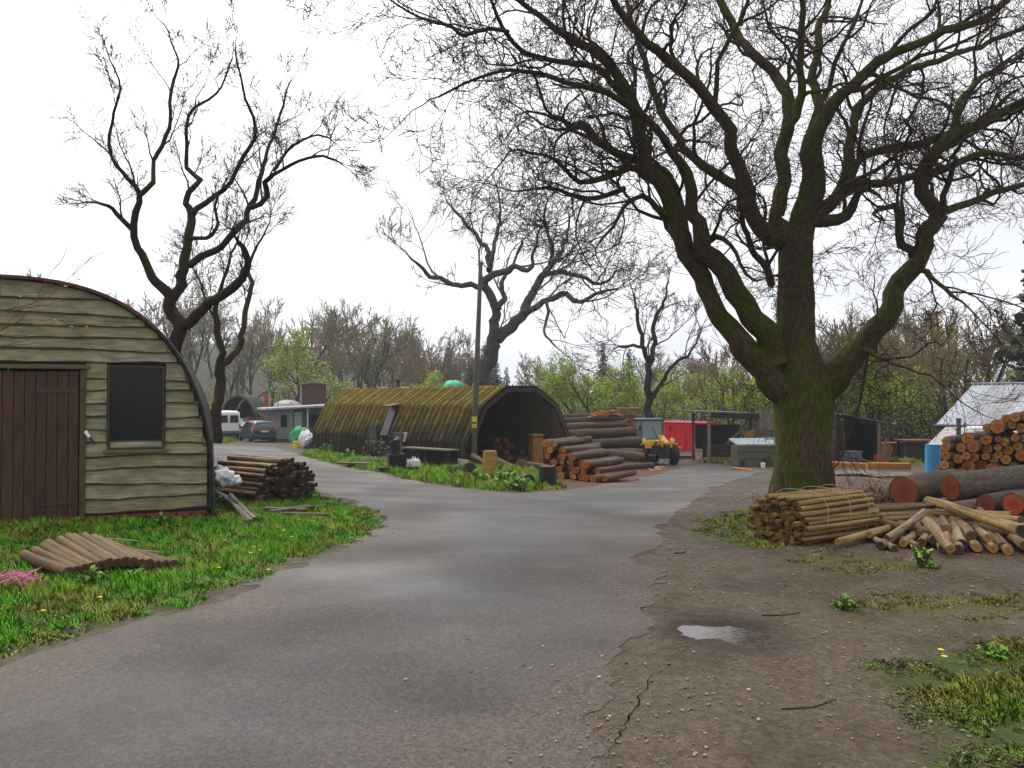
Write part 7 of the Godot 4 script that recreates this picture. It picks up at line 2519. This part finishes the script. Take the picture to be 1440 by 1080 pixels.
# ---------- plants and small things ----------
func plants() -> void:
	# broad leaved weeds along the hut's foot
	var weed := [make_shrub(401, 0.34, 0.3, C(56, 104, 34), C(84, 128, 44), 0.075, 260), make_shrub(402, 0.26, 0.26, C(76, 126, 40), C(110, 150, 50), 0.09, 180), make_shrub(403, 0.3, 0.13, C(110, 160, 50), C(140, 180, 70), 0.07, 110)]
	rng.seed = 99
	var list := [
		[268, 716, 0, 1.15, "dark green nettle clump at the corner of the timber hut"], [192, 722, 1, 1.0, "broad leaved weed against the bricks below the window"], [165, 722, 0, 0.8, "weed clump at the door frame's foot"],
		[225, 738, 1, 0.7, "low weed in the grass below the window"], [110, 738, 1, 0.6, "small weed in the grass before the door"], [300, 712, 0, 0.7, "weed growing under the hut's outer corner"],
		[380, 700, 1, 0.8, "weed in front of the rounded post pile"], [440, 702, 1, 0.9, "weed at the roadside end of the rounded post pile"], [130, 822, 1, 0.7, "dock leaves before the low brown pole heap"], [196, 816, 1, 0.6, "weed at the middle of the low brown pole heap"],
		[1296, 797, 2, 0.95, "upright bright green weed alone before the pole heap"], [1310, 799, 1, 0.4, "little weed right beside the upright green one"], [1080, 752, 1, 0.7, "low plant under the stake bundle's cut ends"], [1188, 856, 1, 0.55, "low plant in the thin verge by the puddle"],
		[706, 684, 1, 1.6, "weed clump below the bright golden post"], [728, 690, 1, 1.3, "weed clump in front of the dark logs"], [668, 681, 1, 1.3, "weed clump below the telegraph pole"], [640, 672, 0, 1.2, "weed clump beside the fat grey-ended log"], [1400, 925, 1, 0.5, "flat weed in the corner grass"],
		[455, 640, 0, 1.6, "weed clump at the far foot of the mossy hut"], [492, 648, 1, 1.6, "weed clump by the mossy hut's side"],
	]
	for q in list:
		plant_copy(weed[q[2]], "weed", q[4], "weed", "", spot(q[0], q[1]), q[3])
	var bush := make_shrub(410, 1.0, 0.8, C(96, 96, 40), C(80, 70, 40), 0.12, 420)
	rng.seed = 98
	plant_copy(bush, "bush", "small olive bush growing against the ribs of the mossy hut", "bush", "", on(spot(528, 648)), 1.0)
	plant_copy(bush, "bush", "rusty tuft at the far lower corner of the mossy hut", "bush", "", on(spot(434, 632)), 0.8)
	for o in weed: o.free()
	bush.free()
	# brushwood by the oak's foot
	var tw := MB.new()
	for k in 260:
		var a := spot(rng.randf_range(1165, 1262), rng.randf_range(698, 728))
		var e := a + Vector3(rng.randf_range(-0.5, 0.5), rng.randf_range(0.05, 0.42), rng.randf_range(-0.4, 0.3))
		var m := (a + e) * 0.5 + Vector3(rng.randfn(), rng.randfn(), rng.randfn()) * 0.07
		tw.tube(PackedVector3Array([a + Vector3(0, 0.02, 0), m, e]), PackedFloat32Array([0.009, 0.006, 0.003]), 4, vary(C(98, 74, 62), 0.25))
	tag(put("brushwood", tw, M.twig), "tangle of thin brown brushwood between stake bundle and trunks", "brushwood", "", "stuff")
	# bramble sprays that hang by the hut's roof
	var st := {"bark": C(70, 54, 44), "moss": C(80, 70, 40), "twig": C(110, 76, 52), "n": [4, 3], "ang": 40.0, "lr": 0.6, "crook": 0.3, "up": 0.03, "seg": 0.1, "thick": 0.003, "split": 0.05, "tips": []}
	var mb := MB.new()
	grow(mb, mb, Vector3(-4.0, 1.5, -5.4), Vector3(0.65, 0.6, -0.5).normalized(), 1.0, 0.012, 0, st)
	for k in 1:
		grow(mb, mb, Vector3(-4.1, 2.1 + 0.22 * k, -5.6), Vector3(0.85, 0.15, -0.3).normalized(), rng.randf_range(0.5, 0.95), 0.008, 0, st)
	var twig := put("sapling", mb, M.twig)
	tag(twig, "brown twigs of a sapling reaching in before the hut roof", "sapling")
	mb = MB.new()
	for tip in st.tips:
		leaf_at(mb, tip, rng.randf_range(0.02, 0.035), vary(C(176, 116, 66), 0.2))
	mb.tube(PackedVector3Array([Vector3(-4.15, -0.2, -5.5), Vector3(-4.1, 1.0, -5.5), Vector3(-4.08, 2.4, -5.6)]), PackedFloat32Array([0.022, 0.016, 0.008]), 6, C(90, 70, 54))
	put("foliage", mb, M.leaf, twig).set_meta("kind", "stuff")

func small_things() -> void:
	# stones in the gravel
	var mm := MultiMesh.new()
	mm.transform_format = MultiMesh.TRANSFORM_3D
	mm.use_colors = true
	var sb := MB.new()
	var rows := []
	var cc := []
	for j in 5:
		var row := []
		var cr := []
		for i in 8:
			var th := PI * j / 4.0
			var ph := TAU * (i % 7) / 7.0
			var k := 1.0 + 0.25 * sin(ph * 2.0 + j * 1.7)
			row.append(Vector3(sin(th) * cos(ph) * k, -cos(th) * 0.6, sin(th) * sin(ph) * k))
			cr.append(Color.WHITE)
		row.reverse()
		rows.append(row); cc.append(cr)
	sb.sheet(rows, cc)
	mm.mesh = sb.mesh(M.stone)
	var list := []
	for k in 26000:
		var z := -rng.randf_range(2.2, 15.0)
		var x := rng.randf_range(-0.2, 1.0) * (-z) * 0.72
		var f := z_in("road", x, z)
		var keep := 0.35 if f < 0.0 else 0.05
		if absf(f) < 0.35: keep = 0.6
		if f > 0.9: keep = 0.02
		keep *= smoothstep(-0.5, 0.5, noise.get_noise_2d(x * 8.0, z * 8.0) + 0.15)
		if rng.randf() > keep: continue
		if Vector2(x - puddle.x, z - puddle.z).length() < 0.5: continue
		var s := 0.003 + 0.009 * pow(rng.randf(), 3.0)
		list.append([Transform3D(Basis(Vector3.UP, rng.randf() * TAU).scaled(Vector3(s, s, s) * rng.randf_range(0.7, 1.3)), Vector3(x, gy(x, z) + 0.004 + s * 0.2, z)), vary(C(176, 160, 134).lerp(C(92, 84, 76), sqrt(rng.randf())), 0.2)])
	mm.instance_count = list.size()
	for k in list.size():
		mm.set_instance_transform(k, list[k][0])
		mm.set_instance_color(k, list[k][1])
	var o := MultiMeshInstance3D.new()
	o.name = "gravel"
	o.multimesh = mm
	add_child(o)
	tag(o, "pale loose stones scattered over the wet gravelly earth", "gravel", "", "stuff")
	# sticks
	var k := 0
	for q in [[[1098, 998], [1176, 984], 0.004, "thin bent stick lying on the earth near the corner grass"], [[1072, 866], [1125, 862], 0.005, "thin stick lying just beyond the puddle"], [[1030, 728], [1068, 722], 0.022, "grey stick poking out of the grass by the stake ends"], [[948, 779], [966, 776], 0.008, "short twig at the broken asphalt edge"]]:
		var a := spot(q[0][0], q[0][1])
		var b := spot(q[1][0], q[1][1])
		var m := on((a + b) * 0.5 + Vector3(0, 0, 0.05))
		var mb := MB.new()
		var u := Vector3(0, q[2], 0)
		mb.tube(PackedVector3Array([a + u, a.lerp(m, 0.6) + u * 1.3, m + u * 1.4, b.lerp(m, 0.5) + u, b + u * 1.5]), PackedFloat32Array([q[2], q[2], q[2] * 0.9, q[2] * 0.8, q[2] * 0.5]), 6, C(92, 76, 62), true)
		tag(put("stick", mb, M.log_bark), q[3], "stick")
		k += 1
	# pink twine at the end of the old poles
	var tb := MB.new()
	var rr := RandomNumberGenerator.new()
	rr.seed = 3
	for j in 26:
		var pts := PackedVector3Array()
		var rd := PackedFloat32Array()
		var c := spot(rr.randf_range(4, 46), rr.randf_range(812, 830))
		for i in 9:
			pts.append(c + Vector3(rr.randfn() * 0.07, absf(rr.randfn()) * 0.05 + 0.01, rr.randfn() * 0.07))
			rd.append(0.004)
		tb.tube(pts, rd, 4, vary(C(206, 92, 132).lerp(C(200, 150, 160), rr.randf()), 0.15))
	tag(put("twine", tb, M.plain), "tangle of pink baler twine in the grass beside the old poles", "twine")
	# dandelions
	rng.seed = 55
	for q in [[376, 815], [356, 781], [365, 786], [316, 771], [307, 812], [252, 748], [140, 856], [398, 756], [410, 766], [1322, 934], [1327, 944], [420, 740], [352, 790], [60, 876], [440, 742], [470, 728]]:
		var p := spot(q[0], q[1])
		var f := MB.new()
		f.tube(PackedVector3Array([Vector3(0, 0, 0), Vector3(0.005, 0.09, 0)]), PackedFloat32Array([0.003, 0.002]), 4, C(110, 140, 60))
		for i in 14:
			var a := TAU * i / 14.0
			var e := Vector3(cos(a), 0.25, sin(a)) * 0.018
			var w := Vector3(-sin(a), 0, cos(a)) * 0.004
			f.quad(Vector3(0.005, 0.09, 0) - w, Vector3(0.005, 0.09, 0) + w, Vector3(0.005, 0.09, 0) + e + w, Vector3(0.005, 0.09, 0) + e - w, C(240, 200, 20))
		var d := put("dandelion", f, M.leaf)
		d.position = p
		tag(d, "yellow dandelion flower in the short grass by the road", "dandelion", "dandelions in the grass")
